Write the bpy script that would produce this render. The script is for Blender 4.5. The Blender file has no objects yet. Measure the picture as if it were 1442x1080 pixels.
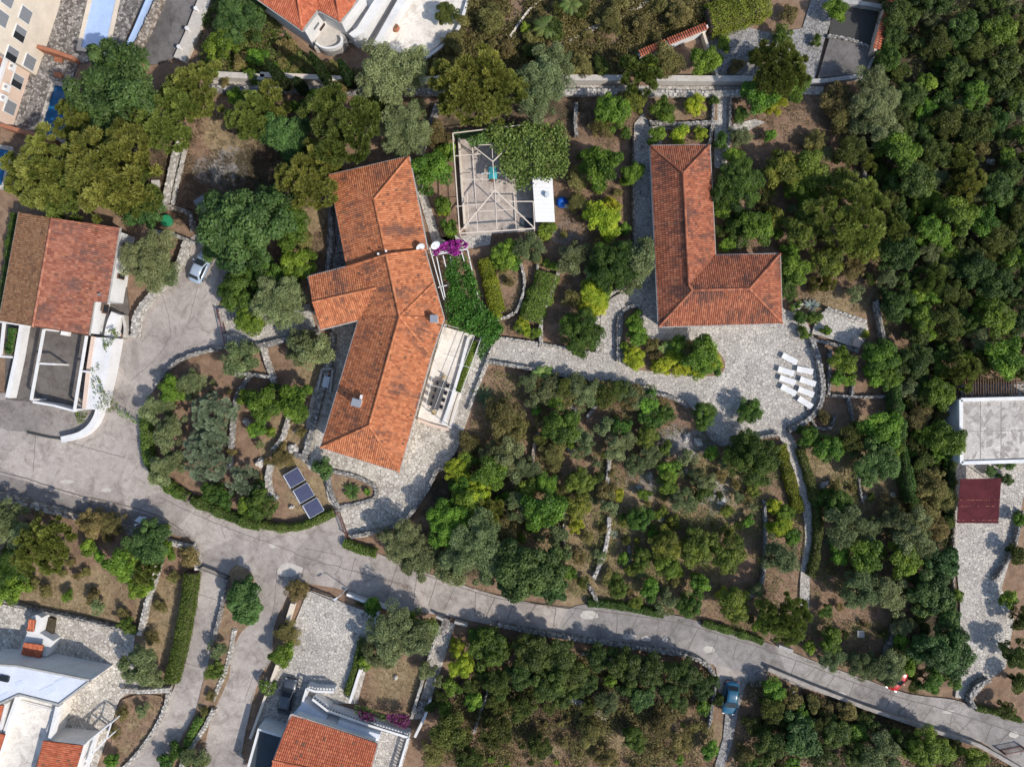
import bpy, math, random
import numpy as np
from mathutils import Vector, Matrix, noise as mnoise
rad = math.radians
SC = bpy.context.scene
COL = SC.collection
rng = np.random.default_rng(7)
random.seed(7)
# ---------------------------------------------------------------- frame: photo pixels -> metres seen from the drone
MPP = 0.088; HC = 86.0; CX, CY = 721.0, 540.0
def W(px, py, z=0.0):
    k = MPP*(HC-z)/HC
    return ((px-CX)*k, -(py-CY)*k, z)
def WP(pts, z=0.0): return [W(p[0], p[1], z) for p in pts]
def G2(px, py): return ((px-CX)*MPP, -(py-CY)*MPP)

# ---------------------------------------------------------------- materials
def new_mat(name):
    m = bpy.data.materials.new(name); m.use_nodes = True
    nt = m.node_tree; b = nt.nodes['Principled BSDF']
    b.inputs['Specular IOR Level'].default_value = 0.25
    return m, nt, b
def nd(nt, t, **kw):
    n = nt.nodes.new(t)
    for k, v in kw.items(): setattr(n, k, v)
    return n
def ramp(nt, stops, fac, interp='LINEAR'):
    r = nd(nt, 'ShaderNodeValToRGB'); r.color_ramp.interpolation = interp
    e = r.color_ramp.elements
    while len(e) < len(stops): e.new(0.5)
    for el, (p, c) in zip(e, stops): el.position = p; el.color = (*c, 1)
    nt.links.new(fac, r.inputs[0]); return r.outputs[0]
def pos(nt): return nd(nt, 'ShaderNodeNewGeometry').outputs['Position']
def noisetex(nt, scale, detail=5, rough=0.6, vec=None, dist=0.0):
    n = nd(nt, 'ShaderNodeTexNoise'); n.inputs['Scale'].default_value = scale
    n.inputs['Detail'].default_value = detail; n.inputs['Roughness'].default_value = rough
    n.inputs['Distortion'].default_value = dist
    nt.links.new(vec or pos(nt), n.inputs['Vector']); return n.outputs['Fac']
def voro(nt, scale, feature='F1', vec=None, rnd=1.0):
    n = nd(nt, 'ShaderNodeTexVoronoi'); n.feature = feature; n.inputs['Scale'].default_value = scale
    n.inputs['Randomness'].default_value = rnd
    nt.links.new(vec or pos(nt), n.inputs['Vector']); return n
def mixc(nt, fac, a, b, mode='MIX'):
    n = nd(nt, 'ShaderNodeMix', data_type='RGBA', blend_type=mode)
    for s, v in ((0, fac), (6, a), (7, b)):
        if hasattr(v, 'is_linked') or hasattr(v, 'node'): nt.links.new(v, n.inputs[s])
        elif s == 0: n.inputs[0].default_value = v
        else: n.inputs[s].default_value = (*v, 1)
    return n.outputs[2]
def math_n(nt, op, a, b=0.0):
    n = nd(nt, 'ShaderNodeMath', operation=op)
    for i, v in enumerate((a, b)):
        if hasattr(v, 'node'): nt.links.new(v, n.inputs[i])
        else: n.inputs[i].default_value = v
    return n.outputs[0]
def bump(nt, b, h, strength=0.5, dist=0.05):
    n = nd(nt, 'ShaderNodeBump'); n.inputs['Strength'].default_value = strength
    n.inputs['Distance'].default_value = dist
    nt.links.new(h, n.inputs['Height']); nt.links.new(n.outputs[0], b.inputs['Normal'])
def plain(name, col, rough=0.6, var=0.18, scale=3.0, metal=0.0, dirt=None):
    m, nt, b = new_mat(name)
    n = noisetex(nt, scale, 6, 0.65)
    lo = tuple(c*(1-var) for c in col) if dirt is None else dirt
    c = ramp(nt, [(0.3, lo), (0.62, col)], n)
    f = noisetex(nt, scale*9, 3)
    c = mixc(nt, 0.5, c, ramp(nt, [(0.3, (0.82,)*3), (0.7, (1.08,)*3)], f), 'MULTIPLY')
    nt.links.new(c, b.inputs['Base Color']); b.inputs['Roughness'].default_value = rough
    b.inputs['Metallic'].default_value = metal
    bump(nt, b, f, 0.25, 0.02)
    return m
def paving(name, tones, joint, scale=2.6, rough=0.8, stain=(0.78, 0.76, 0.75)):
    m, nt, b = new_mat(name)
    p = pos(nt)
    w = noisetex(nt, 1.3, 2, 0.5)
    v = voro(nt, scale); e = voro(nt, scale, 'DISTANCE_TO_EDGE')
    sep = nd(nt, 'ShaderNodeSeparateColor'); nt.links.new(v.outputs['Color'], sep.inputs[0])
    n = len(tones)
    c = ramp(nt, [(i/(n-1), t) for i, t in enumerate(tones)], sep.outputs[0])
    j = ramp(nt, [(0.015, (0, 0, 0)), (0.07, (1, 1, 1))], e.outputs['Distance'])
    c = mixc(nt, j, joint, c)
    c = mixc(nt, 1.0, c, ramp(nt, [(0.3, stain), (0.65, (1.08, 1.07, 1.05))], noisetex(nt, 0.22, 6, 0.7)), 'MULTIPLY')
    c = mixc(nt, 0.6, c, ramp(nt, [(0.3, (0.7,)*3), (0.7, (1.15,)*3)], noisetex(nt, 5, 4)), 'MULTIPLY')
    nt.links.new(c, b.inputs['Base Color']); b.inputs['Roughness'].default_value = rough
    bump(nt, b, j, 0.5, 0.04); return m
def concrete(name, col, stain, dark=(0.72, 0.68, 0.66)):
    m, nt, b = new_mat(name)
    c = ramp(nt, [(0.28, stain), (0.5, col), (0.75, tuple(x*1.14 for x in col))], noisetex(nt, 0.16, 8, 0.68, dist=0.6))
    c = mixc(nt, 0.7, c, ramp(nt, [(0.3, dark), (0.6, (1.06,)*3)], noisetex(nt, 1.1, 6, 0.75)), 'MULTIPLY')
    c = mixc(nt, 0.75, c, ramp(nt, [(0.3, (0.72,)*3), (0.7, (1.18,)*3)], noisetex(nt, 7, 4, 0.7)), 'MULTIPLY')
    sl = voro(nt, 0.19); sp = nd(nt, 'ShaderNodeSeparateColor'); nt.links.new(sl.outputs['Color'], sp.inputs[0])
    c = mixc(nt, 1.0, c, ramp(nt, [(0, (0.84, 0.83, 0.83)), (1, (1.1, 1.09, 1.07))], sp.outputs[0]), 'MULTIPLY')
    c = mixc(nt, 0.8, c, ramp(nt, [(0.36, (0.62, 0.60, 0.59)), (0.5, (1, 1, 1))], noisetex(nt, 0.45, 7, 0.72, dist=1.2)), 'MULTIPLY')
    e = voro(nt, 0.27, 'DISTANCE_TO_EDGE', vec=None)
    wn = nd(nt, 'ShaderNodeTexNoise'); wn.inputs['Scale'].default_value = 0.9; wn.inputs['Detail'].default_value = 6
    nt.links.new(pos(nt), wn.inputs['Vector'])
    add = nd(nt, 'ShaderNodeVectorMath', operation='MULTIPLY_ADD')
    nt.links.new(wn.outputs['Color'], add.inputs[0]); add.inputs[1].default_value = (2.6, 2.6, 2.6)
    nt.links.new(pos(nt), add.inputs[2]); nt.links.new(add.outputs[0], e.inputs['Vector'])
    cr = ramp(nt, [(0.0, (0.5, 0.47, 0.45)), (0.016, (1, 1, 1))], e.outputs['Distance'])
    c = mixc(nt, 0.4, c, cr, 'MULTIPLY')
    nt.links.new(c, b.inputs['Base Color']); b.inputs['Roughness'].default_value = 0.85
    bump(nt, b, noisetex(nt, 7, 4, 0.7), 0.25, 0.03); return m
def attr_mat(name, rough=0.7, noise_amt=0.5, nscale=6.0, spec=0.2, bs=0.4):
    m, nt, b = new_mat(name)
    a = nd(nt, 'ShaderNodeAttribute'); a.attribute_name = 'Col'
    c = mixc(nt, noise_amt, a.outputs['Color'], ramp(nt, [(0.28, (0.55,)*3), (0.7, (1.3,)*3)], noisetex(nt, nscale, 5, 0.7)), 'MULTIPLY')
    nt.links.new(c, b.inputs['Base Color']); b.inputs['Roughness'].default_value = rough
    b.inputs['Specular IOR Level'].default_value = spec
    bump(nt, b, noisetex(nt, nscale*2.3, 4), bs, 0.03); return m
def leaf_mat():
    m, nt, b = new_mat('foliage')
    a = nd(nt, 'ShaderNodeAttribute'); a.attribute_name = 'Col'
    oi = nd(nt, 'ShaderNodeObjectInfo')
    hs = nd(nt, 'ShaderNodeHueSaturation')
    mr = nd(nt, 'ShaderNodeMapRange'); mr.inputs[3].default_value = 0.475; mr.inputs[4].default_value = 0.52
    nt.links.new(oi.outputs['Random'], mr.inputs[0]); nt.links.new(mr.outputs[0], hs.inputs['Hue'])
    wn = nd(nt, 'ShaderNodeTexWhiteNoise', noise_dimensions='1D'); nt.links.new(oi.outputs['Random'], wn.inputs['W'])
    mr2 = nd(nt, 'ShaderNodeMapRange'); mr2.inputs[3].default_value = 0.78; mr2.inputs[4].default_value = 1.22
    nt.links.new(wn.outputs['Value'], mr2.inputs[0]); nt.links.new(mr2.outputs[0], hs.inputs['Value'])
    nt.links.new(a.outputs['Color'], hs.inputs['Color'])
    nt.links.new(hs.outputs[0], b.inputs['Base Color'])
    b.inputs['Roughness'].default_value = 0.55; b.inputs['Specular IOR Level'].default_value = 0.3
    tr = nd(nt, 'ShaderNodeBsdfTranslucent'); nt.links.new(hs.outputs[0], tr.inputs['Color'])
    mx = nd(nt, 'ShaderNodeMixShader'); mx.inputs[0].default_value = 0.32
    out = nt.nodes['Material Output']
    nt.links.new(b.outputs[0], mx.inputs[1]); nt.links.new(tr.outputs[0], mx.inputs[2]); nt.links.new(mx.outputs[0], out.inputs['Surface'])
    return m
def ground_mat():
    m, nt, b = new_mat('soil and dry grass')
    a = nd(nt, 'ShaderNodeAttribute'); a.attribute_name = 'Col'
    sep = nd(nt, 'ShaderNodeSeparateColor'); nt.links.new(a.outputs['Color'], sep.inputs[0])
    soil = ramp(nt, [(0.25, (0.11, 0.072, 0.048)), (0.5, (0.23, 0.148, 0.096)), (0.72, (0.33, 0.225, 0.15))], noisetex(nt, 0.8, 8, 0.72))
    grass = ramp(nt, [(0.3, (0.12, 0.09, 0.05)), (0.55, (0.30, 0.22, 0.125)), (0.75, (0.42, 0.33, 0.20))], noisetex(nt, 2.2, 8, 0.75))
    gravel = ramp(nt, [(0.3, (0.16, 0.15, 0.14)), (0.6, (0.34, 0.32, 0.30))], noisetex(nt, 4.0, 6, 0.8))
    def fac(o, s):
        s1 = math_n(nt, 'ADD', o, math_n(nt, 'MULTIPLY', math_n(nt, 'SUBTRACT', noisetex(nt, s, 6, 0.7), 0.5), 1.6))
        return ramp(nt, [(0.35, (0, 0, 0)), (0.65, (1, 1, 1))], s1)
    c = mixc(nt, fac(sep.outputs[0], 0.5), soil, grass)
    c = mixc(nt, fac(sep.outputs[1], 0.6), c, gravel)
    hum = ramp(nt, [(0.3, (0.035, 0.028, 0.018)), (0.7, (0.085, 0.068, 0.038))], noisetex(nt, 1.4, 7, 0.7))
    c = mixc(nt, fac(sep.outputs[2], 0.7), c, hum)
    st = voro(nt, 3.1); 
    spk = ramp(nt, [(0.0, (1, 1, 1)), (0.11, (1, 1, 1)), (0.16, (0, 0, 0))], st.outputs['Distance'])
    c = mixc(nt, math_n(nt, 'MULTIPLY', spk, 0.55), c, (0.36, 0.33, 0.30))
    c = mixc(nt, 0.7, c, ramp(nt, [(0.3, (0.6,)*3), (0.7, (1.25,)*3)], noisetex(nt, 9, 4, 0.8)), 'MULTIPLY')
    nt.links.new(c, b.inputs['Base Color']); b.inputs['Roughness'].default_value = 0.95
    bump(nt, b, noisetex(nt, 5, 6, 0.8), 0.8, 0.12); return m
def water(name, col):
    m, nt, b = new_mat(name)
    c = ramp(nt, [(0.3, tuple(x*0.75 for x in col)), (0.7, tuple(x*1.25 for x in col))], noisetex(nt, 0.8, 3))
    nt.links.new(c, b.inputs['Base Color']); b.inputs['Roughness'].default_value = 0.12
    b.inputs['Specular IOR Level'].default_value = 0.5
    bump(nt, b, noisetex(nt, 2.5, 3), 0.15, 0.05); return m
def pv_mat():
    m, nt, b = new_mat('solar cells')
    br = nd(nt, 'ShaderNodeTexBrick'); tc = nd(nt, 'ShaderNodeTexCoord')
    br.offset = 0.0; br.inputs['Scale'].default_value = 1.0; br.inputs['Mortar Size'].default_value = 0.004
    br.inputs['Brick Width'].default_value = 0.16; br.inputs['Row Height'].default_value = 0.16
    br.inputs['Color1'].default_value = (0.048, 0.052, 0.095, 1); br.inputs['Color2'].default_value = (0.06, 0.064, 0.115, 1)
    br.inputs['Mortar'].default_value = (0.16, 0.17, 0.22, 1)
    nt.links.new(tc.outputs['Object'], br.inputs['Vector']); nt.links.new(br.outputs['Color'], b.inputs['Base Color'])
    b.inputs['Roughness'].default_value = 0.25; b.inputs['Specular IOR Level'].default_value = 0.5; return m
M = {}
M['leaf'] = leaf_mat()
M['bark'] = plain('bark', (0.13, 0.095, 0.07), 0.9, 0.4, 6)
M['ground'] = ground_mat()
M['tile'] = attr_mat('clay tile', 0.8, 0.55, 7, 0.15)
M['stone'] = attr_mat('field stone', 0.9, 0.6, 7, 0.1, 0.7)
M['rock'] = attr_mat('limestone', 0.9, 0.7, 3, 0.1, 0.9)
M['road'] = concrete('road concrete', (0.37, 0.332, 0.30), (0.24, 0.216, 0.197))
M['road_shade'] = concrete('road concrete darkened for shade', (0.295, 0.277, 0.26), (0.185, 0.174, 0.165))  # same road concrete with the shade over the right side put into its colour
M['court_mid'] = concrete('mid grey concrete', (0.25, 0.225, 0.205), (0.165, 0.15, 0.138))
M['court_pale'] = concrete('pale court concrete', (0.46, 0.405, 0.355), (0.34, 0.29, 0.25))
M['court'] = concrete('court concrete', (0.135, 0.121, 0.11), (0.09, 0.08, 0.074))
M['lot'] = concrete('parking asphalt', (0.15, 0.14, 0.135), (0.10, 0.095, 0.09))
M['joint'] = plain('road joint', (0.145, 0.125, 0.11), 0.9)
M['patch'] = plain('pale patch', (0.50, 0.46, 0.41), 0.9, 0.25, 2)
M['pave'] = paving('crazy paving', [(0.37, 0.345, 0.315), (0.44, 0.412, 0.375), (0.48, 0.45, 0.405), (0.57, 0.535, 0.475)], (0.19, 0.172, 0.155), 2.75)
M['pave_warm'] = paving('warm stone paving', [(0.33, 0.30, 0.26), (0.48, 0.44, 0.38), (0.55, 0.51, 0.45), (0.62, 0.58, 0.51)], (0.22, 0.195, 0.165), 2.8)
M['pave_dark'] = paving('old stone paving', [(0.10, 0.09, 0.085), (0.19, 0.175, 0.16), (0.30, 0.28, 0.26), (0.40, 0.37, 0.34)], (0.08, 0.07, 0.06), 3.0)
M['gravel'] = paving('grey gravel', [(0.15, 0.145, 0.14), (0.26, 0.25, 0.245), (0.38, 0.37, 0.36), (0.30, 0.29, 0.28)], (0.10, 0.10, 0.095), 5.0)
M['floor_white'] = concrete('pale terrace floor', (0.66, 0.62, 0.56), (0.55, 0.51, 0.46), (0.88, 0.86, 0.84))
M['white'] = plain('white render', (0.66, 0.65, 0.635), 0.75, 0.16, 0.6)
M['white_metal'] = plain('white painted metal', (0.68, 0.675, 0.66), 0.4, 0.06)
M['cream'] = plain('cream render', (0.62, 0.54, 0.44), 0.8, 0.14, 0.6)
M['cream_metal'] = plain('cream painted steel', (0.64, 0.55, 0.45), 0.5, 0.15)
M['pink'] = plain('pink beige render', (0.60, 0.46, 0.37), 0.8, 0.12, 0.6)
M['greystone'] = plain('grey concrete coping', (0.40, 0.385, 0.36), 0.85, 0.3, 2)
M['dark'] = plain('dark render', (0.06, 0.058, 0.055), 0.8)
M['underlay'] = plain('roof underlay', (0.10, 0.055, 0.035), 0.9)
M['shutter'] = plain('grey shutter', (0.20, 0.21, 0.225), 0.5, 0.08)
M['glass'] = plain('dark glass', (0.02, 0.024, 0.028), 0.08, 0.1)
M['black'] = plain('black rubber', (0.018, 0.018, 0.018), 0.8)
M['chrome'] = plain('grey metal', (0.45, 0.45, 0.46), 0.35, 0.1, 3, 0.6)
M['pv'] = pv_mat()
M['alu'] = plain('aluminium frame', (0.62, 0.63, 0.64), 0.4, 0.05, 3, 0.3)
M['pool_blue'] = water('dark blue pool water', (0.01, 0.085, 0.20))
M['pool_pale'] = plain('pale blue pool cover', (0.38, 0.50, 0.74), 0.5, 0.14, 0.8)
M['terracotta'] = plain('terracotta coping', (0.36, 0.15, 0.085), 0.8, 0.3, 4)
M['turq'] = plain('turquoise fabric', (0.06, 0.38, 0.40), 0.7, 0.12)
M['bluetarp'] = plain('blue tarpaulin', (0.01, 0.10, 0.45), 0.35, 0.25, 3)
M['greentub'] = plain('green plastic', (0.03, 0.24, 0.11), 0.4, 0.25, 2)
M['redmetal'] = plain('dark red roofing sheet', (0.30, 0.085, 0.08), 0.6, 0.35, 0.9)
M['rust'] = plain('rust brown gate', (0.16, 0.055, 0.04), 0.6, 0.3)
M['wood'] = plain('brown timber', (0.17, 0.095, 0.055), 0.75, 0.3, 4)
M['slate'] = plain('dark blue grey membrane', (0.045, 0.06, 0.072), 0.6, 0.25, 0.6)
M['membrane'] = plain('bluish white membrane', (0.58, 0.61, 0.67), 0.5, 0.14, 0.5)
M['patch_blue'] = plain('pale blue membrane patch', (0.53, 0.575, 0.66), 0.5, 0.1)  # slightly bluer tone for the patches on the flat roof
M['oldroof'] = concrete('stained flat roof', (0.50, 0.47, 0.43), (0.30, 0.27, 0.24), (0.5, 0.46, 0.43))
M['stain'] = plain('weathered stain', (0.26, 0.23, 0.20), 0.9, 0.4, 2, 0.0, (0.36, 0.33, 0.30))
M['dishgrey'] = plain('pale grey plastic', (0.55, 0.58, 0.6), 0.4)
M['table'] = plain('dark grey table', (0.09, 0.085, 0.085), 0.5, 0.2)
M['tan'] = plain('tan wicker', (0.42, 0.32, 0.18), 0.7, 0.2)
def paint(name, col):
    m, nt, b = new_mat(name)
    nt.links.new(ramp(nt, [(0.3, tuple(c*0.9 for c in col)), (0.7, col)], noisetex(nt, 1.5)), b.inputs['Base Color'])
    b.inputs['Roughness'].default_value = 0.3; b.inputs['Specular IOR Level'].default_value = 0.5
    b.inputs['Coat Weight'].default_value = 0.6; b.inputs['Coat Roughness'].default_value = 0.08; return m
# ---------------------------------------------------------------- objects
def tag(o, label=None, cat=None, group=None, kind=None):
    if label: o['label'] = label
    if cat: o['category'] = cat
    if group: o['group'] = group
    if kind: o['kind'] = kind
    return o
def thing(name, label, cat, loc=(0, 0, 0), group=None):
    o = bpy.data.objects.new(name, None); COL.objects.link(o); o.location = loc
    o.empty_display_size = 0.3
    return tag(o, label, cat, group)
def wloc(o):
    v = Vector((0, 0, 0))
    while o is not None: v += o.location; o = o.parent
    return v
class MB:
    def __init__(s): s.v = []; s.f = []; s.c = []; s.m = []
    def add(s, vs, fs, col=(1, 1, 1), mat=0):
        n = len(s.v); s.v.extend([tuple(p) for p in vs])
        for f in fs: s.f.append(tuple(i+n for i in f)); s.c.append(col); s.m.append(mat)
        return s
    def box(s, c, size, rz=0.0, col=(1, 1, 1), mat=0, jit=0.0, taper=1.0):
        ca, sa = math.cos(rz), math.sin(rz); vs = []
        for dz in (-.5, .5):
            for dx, dy in ((-.5, -.5), (.5, -.5), (.5, .5), (-.5, .5)):
                k = taper if dz > 0 else 1.0
                x, y = dx*size[0]*k, dy*size[1]*k
                j = [random.uniform(-jit, jit) for _ in range(3)] if jit else (0, 0, 0)
                vs.append((c[0]+x*ca-y*sa+j[0], c[1]+x*sa+y*ca+j[1], c[2]+dz*size[2]+j[2]))
        return s.add(vs, [(3, 2, 1, 0), (4, 5, 6, 7), (0, 1, 5, 4), (1, 2, 6, 5), (2, 3, 7, 6), (3, 0, 4, 7)], col, mat)
    def prism(s, pts, z0, z1, col=(1, 1, 1), mat=0, top=True):
        a = sum(pts[i-1][0]*pts[i][1]-pts[i][0]*pts[i-1][1] for i in range(len(pts)))
        if a < 0: pts = pts[::-1]
        n = len(pts)
        vs = [(p[0], p[1], z0) for p in pts]+[(p[0], p[1], z1) for p in pts]
        fs = [(i, (i+1) % n, (i+1) % n+n, i+n) for i in range(n)]
        if top: fs.append(tuple(range(n, 2*n)))
        return s.add(vs, fs, col, mat)
    def beam(s, p, q, w=0.1, h=0.1, col=(1, 1, 1), mat=0):
        p, q = Vector(p), Vector(q); d = q-p
        if d.length < 1e-6: return s
        d.normalize()
        up = Vector((0, 0, 1)) if abs(d.z) < 0.95 else Vector((1, 0, 0))
        r = d.cross(up).normalized(); u = r.cross(d)
        vs = [a+r*(x*w/2)+u*(y*h/2) for a in (p, q) for x, y in ((-1, -1), (1, -1), (1, 1), (-1, 1))]
        return s.add(vs, [(0, 3, 2, 1), (4, 5, 6, 7), (0, 1, 5, 4), (1, 2, 6, 5), (2, 3, 7, 6), (3, 0, 4, 7)], col, mat)
    def tube(s, pts, rs, n=8, col=(1, 1, 1), mat=0, cap=True):
        pts = [Vector(p) for p in pts]; base = len(s.v); vs = []
        for i, p in enumerate(pts):
            d = (pts[min(i+1, len(pts)-1)]-pts[max(i-1, 0)]).normalized()
            up = Vector((0, 0, 1)) if abs(d.z) < 0.9 else Vector((1, 0, 0))
            r = d.cross(up).normalized(); u = r.cross(d)
            R = rs[i] if isinstance(rs, (list, tuple)) else rs
            for k in range(n):
                a = 2*math.pi*k/n; vs.append(p+r*(math.cos(a)*R)+u*(math.sin(a)*R))
        fs = [(i*n+k, i*n+(k+1) % n, (i+1)*n+(k+1) % n, (i+1)*n+k) for i in range(len(pts)-1) for k in range(n)]
        if cap: fs += [tuple(range(n))[::-1], tuple(range((len(pts)-1)*n, len(pts)*n))]
        return s.add(vs, fs, col, mat)
    def build(s, name, mats, parent=None, smooth=False):
        me = bpy.data.meshes.new(name)
        off = wloc(parent) if parent else Vector((0, 0, 0))
        me.from_pydata([(p[0]-off.x, p[1]-off.y, p[2]-off.z) for p in s.v], [], s.f)
        if not isinstance(mats, (list, tuple)): mats = [mats]
        for m in mats: me.materials.append(M[m] if isinstance(m, str) else m)
        if len(mats) > 1: me.polygons.foreach_set('material_index', np.array(s.m, dtype=np.int32))
        a = me.attributes.new('Col', 'FLOAT_COLOR', 'FACE')
        a.data.foreach_set('color', np.array([(*c, 1.0) for c in s.c], dtype=np.float32).ravel())
        if smooth: me.polygons.foreach_set('use_smooth', np.ones(len(me.polygons), dtype=bool))
        me.update()
        o = bpy.data.objects.new(name, me); COL.objects.link(o)
        if parent: o.parent = parent
        return o
def rebase(o, loc):
    """give a world-built mesh object its origin at loc"""
    v = Vector(loc); o.data.transform(Matrix.Translation(-v)); o.location = v; return o
def single(mb, name, mats, label, cat, group=None, smooth=False):
    o = mb.build(name, mats, None, smooth)
    n = max(1, len(mb.v)); zs = min(p[2] for p in mb.v)
    rebase(o, (sum(p[0] for p in mb.v)/n, sum(p[1] for p in mb.v)/n, zs))
    return tag(o, label, cat, group)
def inset(pts, d):
    """offset a CCW/CW polygon inwards by d metres (mitred)"""
    pts = [Vector((p[0], p[1])) for p in pts]; n = len(pts)
    a = sum(pts[i-1].x*pts[i].y-pts[i].x*pts[i-1].y for i in range(n))
    sg = 1 if a > 0 else -1; out = []
    for i in range(n):
        e1 = (pts[i]-pts[i-1]).normalized(); e2 = (pts[(i+1) % n]-pts[i]).normalized()
        n1 = Vector((-e1.y, e1.x))*sg; n2 = Vector((-e2.y, e2.x))*sg
        b = n1+n2; L = b.length
        b = n1 if L < 1e-4 else b/L
        out.append(pts[i]+b*(d/max(0.35, b.dot(n1))))
    return [(p.x, p.y) for p in out]
def catmull(pts, step=4):
    if len(pts) < 3: return pts
    P = [pts[0]]+list(pts)+[pts[-1]]; out = []
    for i in range(1, len(P)-2):
        for k in range(step):
            t = k/step; p0, p1, p2, p3 = (np.array(P[j][:2], float) for j in (i-1, i, i+1, i+2))
            out.append(tuple(0.5*((2*p1)+(p2-p0)*t+(2*p0-5*p1+4*p2-p3)*t*t+(3*p1-p0-3*p2+p3)*t**3)))
    out.append(tuple(pts[-1][:2])); return out
def resample(pts, step):
    pts = [np.array(p[:2], float) for p in pts]; out = [pts[0]]; need = step
    for a, b in zip(pts, pts[1:]):
        L = np.linalg.norm(b-a); t = 0.0
        while L-t >= need:
            t += need; out.append(a+(b-a)*t/L); need = step
        need -= (L-t)
    return out
def pip(poly, x, y):
    x = np.asarray(x, float); y = np.asarray(y, float); ins = np.zeros(x.shape, bool)
    n = len(poly)
    for i in range(n):
        x1, y1 = poly[i-1][:2]; x2, y2 = poly[i][:2]
        c = ((y1 > y) != (y2 > y))
        with np.errstate(divide='ignore', invalid='ignore'):
            ins ^= c & (x < (x2-x1)*(y-y1)/((y2-y1) if y2 != y1 else 1e-9)+x1)
    return ins
PAVED = []         # pixel polygons where no ground cover grows
def sheet(name, px, z, mat, smooth=True, extra=None, paved=True):
    """a ground surface slab: top at z, skirt going into the soil"""
    pts = catmull(list(px)+[px[0]], 3)[:-1] if smooth else px
    if paved: PAVED.append(pts)
    mb = MB(); mb.prism([G2(*p) for p in pts], -0.5, z, (0.42, 0.12, 0.04))
    if extra: extra(mb)
    o = mb.build(name, mat if isinstance(mat, list) else [mat]); o['kind'] = 'structure'; return o
def strip(mb, pts, w, z, mat=0):
    """flat ribbon along a metre polyline"""
    pts = [Vector((p[0], p[1])) for p in pts]; L = []; R = []
    for i, p in enumerate(pts):
        d = (pts[min(i+1, len(pts)-1)]-pts[max(i-1, 0)]).normalized(); n = Vector((-d.y, d.x))
        L.append(p+n*w/2); R.append(p-n*w/2)
    n = len(pts); vs = [(p.x, p.y, z) for p in L]+[(p.x, p.y, z) for p in R]
    mb.add(vs, [(i+n, i+n+1, i+1, i) for i in range(n-1)], (1, 1, 1), mat)
GREY = [(0.235, 0.222, 0.205), (0.31, 0.295, 0.27), (0.17, 0.16, 0.15), (0.36, 0.345, 0.32), (0.26, 0.24, 0.21)]
BROWN = [(0.24, 0.20, 0.16), (0.33, 0.28, 0.23), (0.17, 0.14, 0.115), (0.40, 0.35, 0.30), (0.28, 0.25, 0.22)]
PALE = [(0.38, 0.355, 0.32), (0.46, 0.435, 0.39), (0.30, 0.28, 0.25), (0.50, 0.47, 0.42), (0.37, 0.335, 0.285)]
def stone_wall(px, label, w=0.5, h=0.9, tones=GREY, curve=True, stone=0.36, group=None, name='stone_wall'):
    """a dry stone wall: a core and two to three rows of separate rough stones on top and down both faces, all one mesh"""
    w *= 0.8
    P = catmull(px, 4) if curve else list(px)
    path = [W(p[0], p[1], h) for p in P]
    mb = MB(); pts = [Vector((p[0], p[1])) for p in path]
    Lf = []; Rt = []
    for i, p in enumerate(pts):
        d = (pts[min(i+1, len(pts)-1)]-pts[max(i-1, 0)]).normalized(); n = Vector((-d.y, d.x))
        Lf.append(p+n*(w/2-0.05)); Rt.append(p-n*(w/2-0.05))
    mb.prism([(p.x, p.y) for p in Lf+Rt[::-1]], -0.4, h-0.08, tones[2])
    rows = max(2, round(w/0.3))
    for q, nxt in zip(*(lambda r: (r, r[1:]+[r[-1]*2-r[-2]] if len(r) > 1 else r))(resample([(p.x, p.y) for p in pts], stone))):
        d = np.array(nxt)-np.array(q); L = np.linalg.norm(d)
        if L < 1e-6: continue
        d /= L; n = np.array((-d[1], d[0])); rz = math.atan2(d[1], d[0])
        for k in range(rows):
            o = ((k+0.5)/rows-0.5)*w+random.uniform(-.03, .03)
            c = np.array(q)+n*o+d*random.uniform(0, stone)
            t = random.choice(tones); f = random.uniform(0.8, 1.2)
            hh = random.uniform(0.14, 0.26)
            mb.box((c[0], c[1], h-0.12+random.uniform(-.03, .05)), (stone*random.uniform(.8, 1.12), w/rows*random.uniform(.85, 1.1), hh), rz+random.uniform(-.2, .2), tuple(x*f for x in t), 0, 0.035, 0.85)
        nz = int((h-0.1)/0.28)
        for k in range(nz):
            for sgn in (-1, 1):
                t = random.choice(tones); f = random.uniform(0.75, 1.15)
                c = np.array(q)+n*(sgn*w/2)+d*random.uniform(0, stone)
                mb.box((c[0], c[1], (k+0.5)*0.28), (stone*random.uniform(.8, 1.1), 0.1, 0.26), rz, tuple(x*f for x in t), 0, 0.03)
    return single(mb, name, 'stone', label, 'wall', group)
def slab_wall(px, label, w=0.25, h=1.0, mat='white', curve=False, z0=-0.4, name='garden_wall', cat='wall', group=None, cap=None):
    P = catmull(px, 4) if curve else list(px)
    pts = [Vector(W(p[0], p[1], h)[:2]) for p in P]; L = []; R = []
    for i, p in enumerate(pts):
        if 0 < i < len(pts)-1:
            e1 = (p-pts[i-1]).normalized(); e2 = (pts[i+1]-p).normalized(); d = (e1+e2).normalized()
            k = 1/max(0.4, Vector((-d.y, d.x)).dot(Vector((-e1.y, e1.x))))
        else:
            d = (pts[min(i+1, len(pts)-1)]-pts[max(i-1, 0)]).normalized(); k = 1
        n = Vector((-d.y, d.x)); L.append(p+n*w/2*k); R.append(p-n*w/2*k)
    mb = MB(); mb.prism([(p.x, p.y) for p in L+R[::-1]], z0, h)
    if cap is None: return single(mb, name, mat, label, cat, group)
    t = thing(name, label, cat, (pts[0].x, pts[0].y, 0), group)
    mb.build('wall_body', mat, t)
    cap(t, pts); return t
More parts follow.
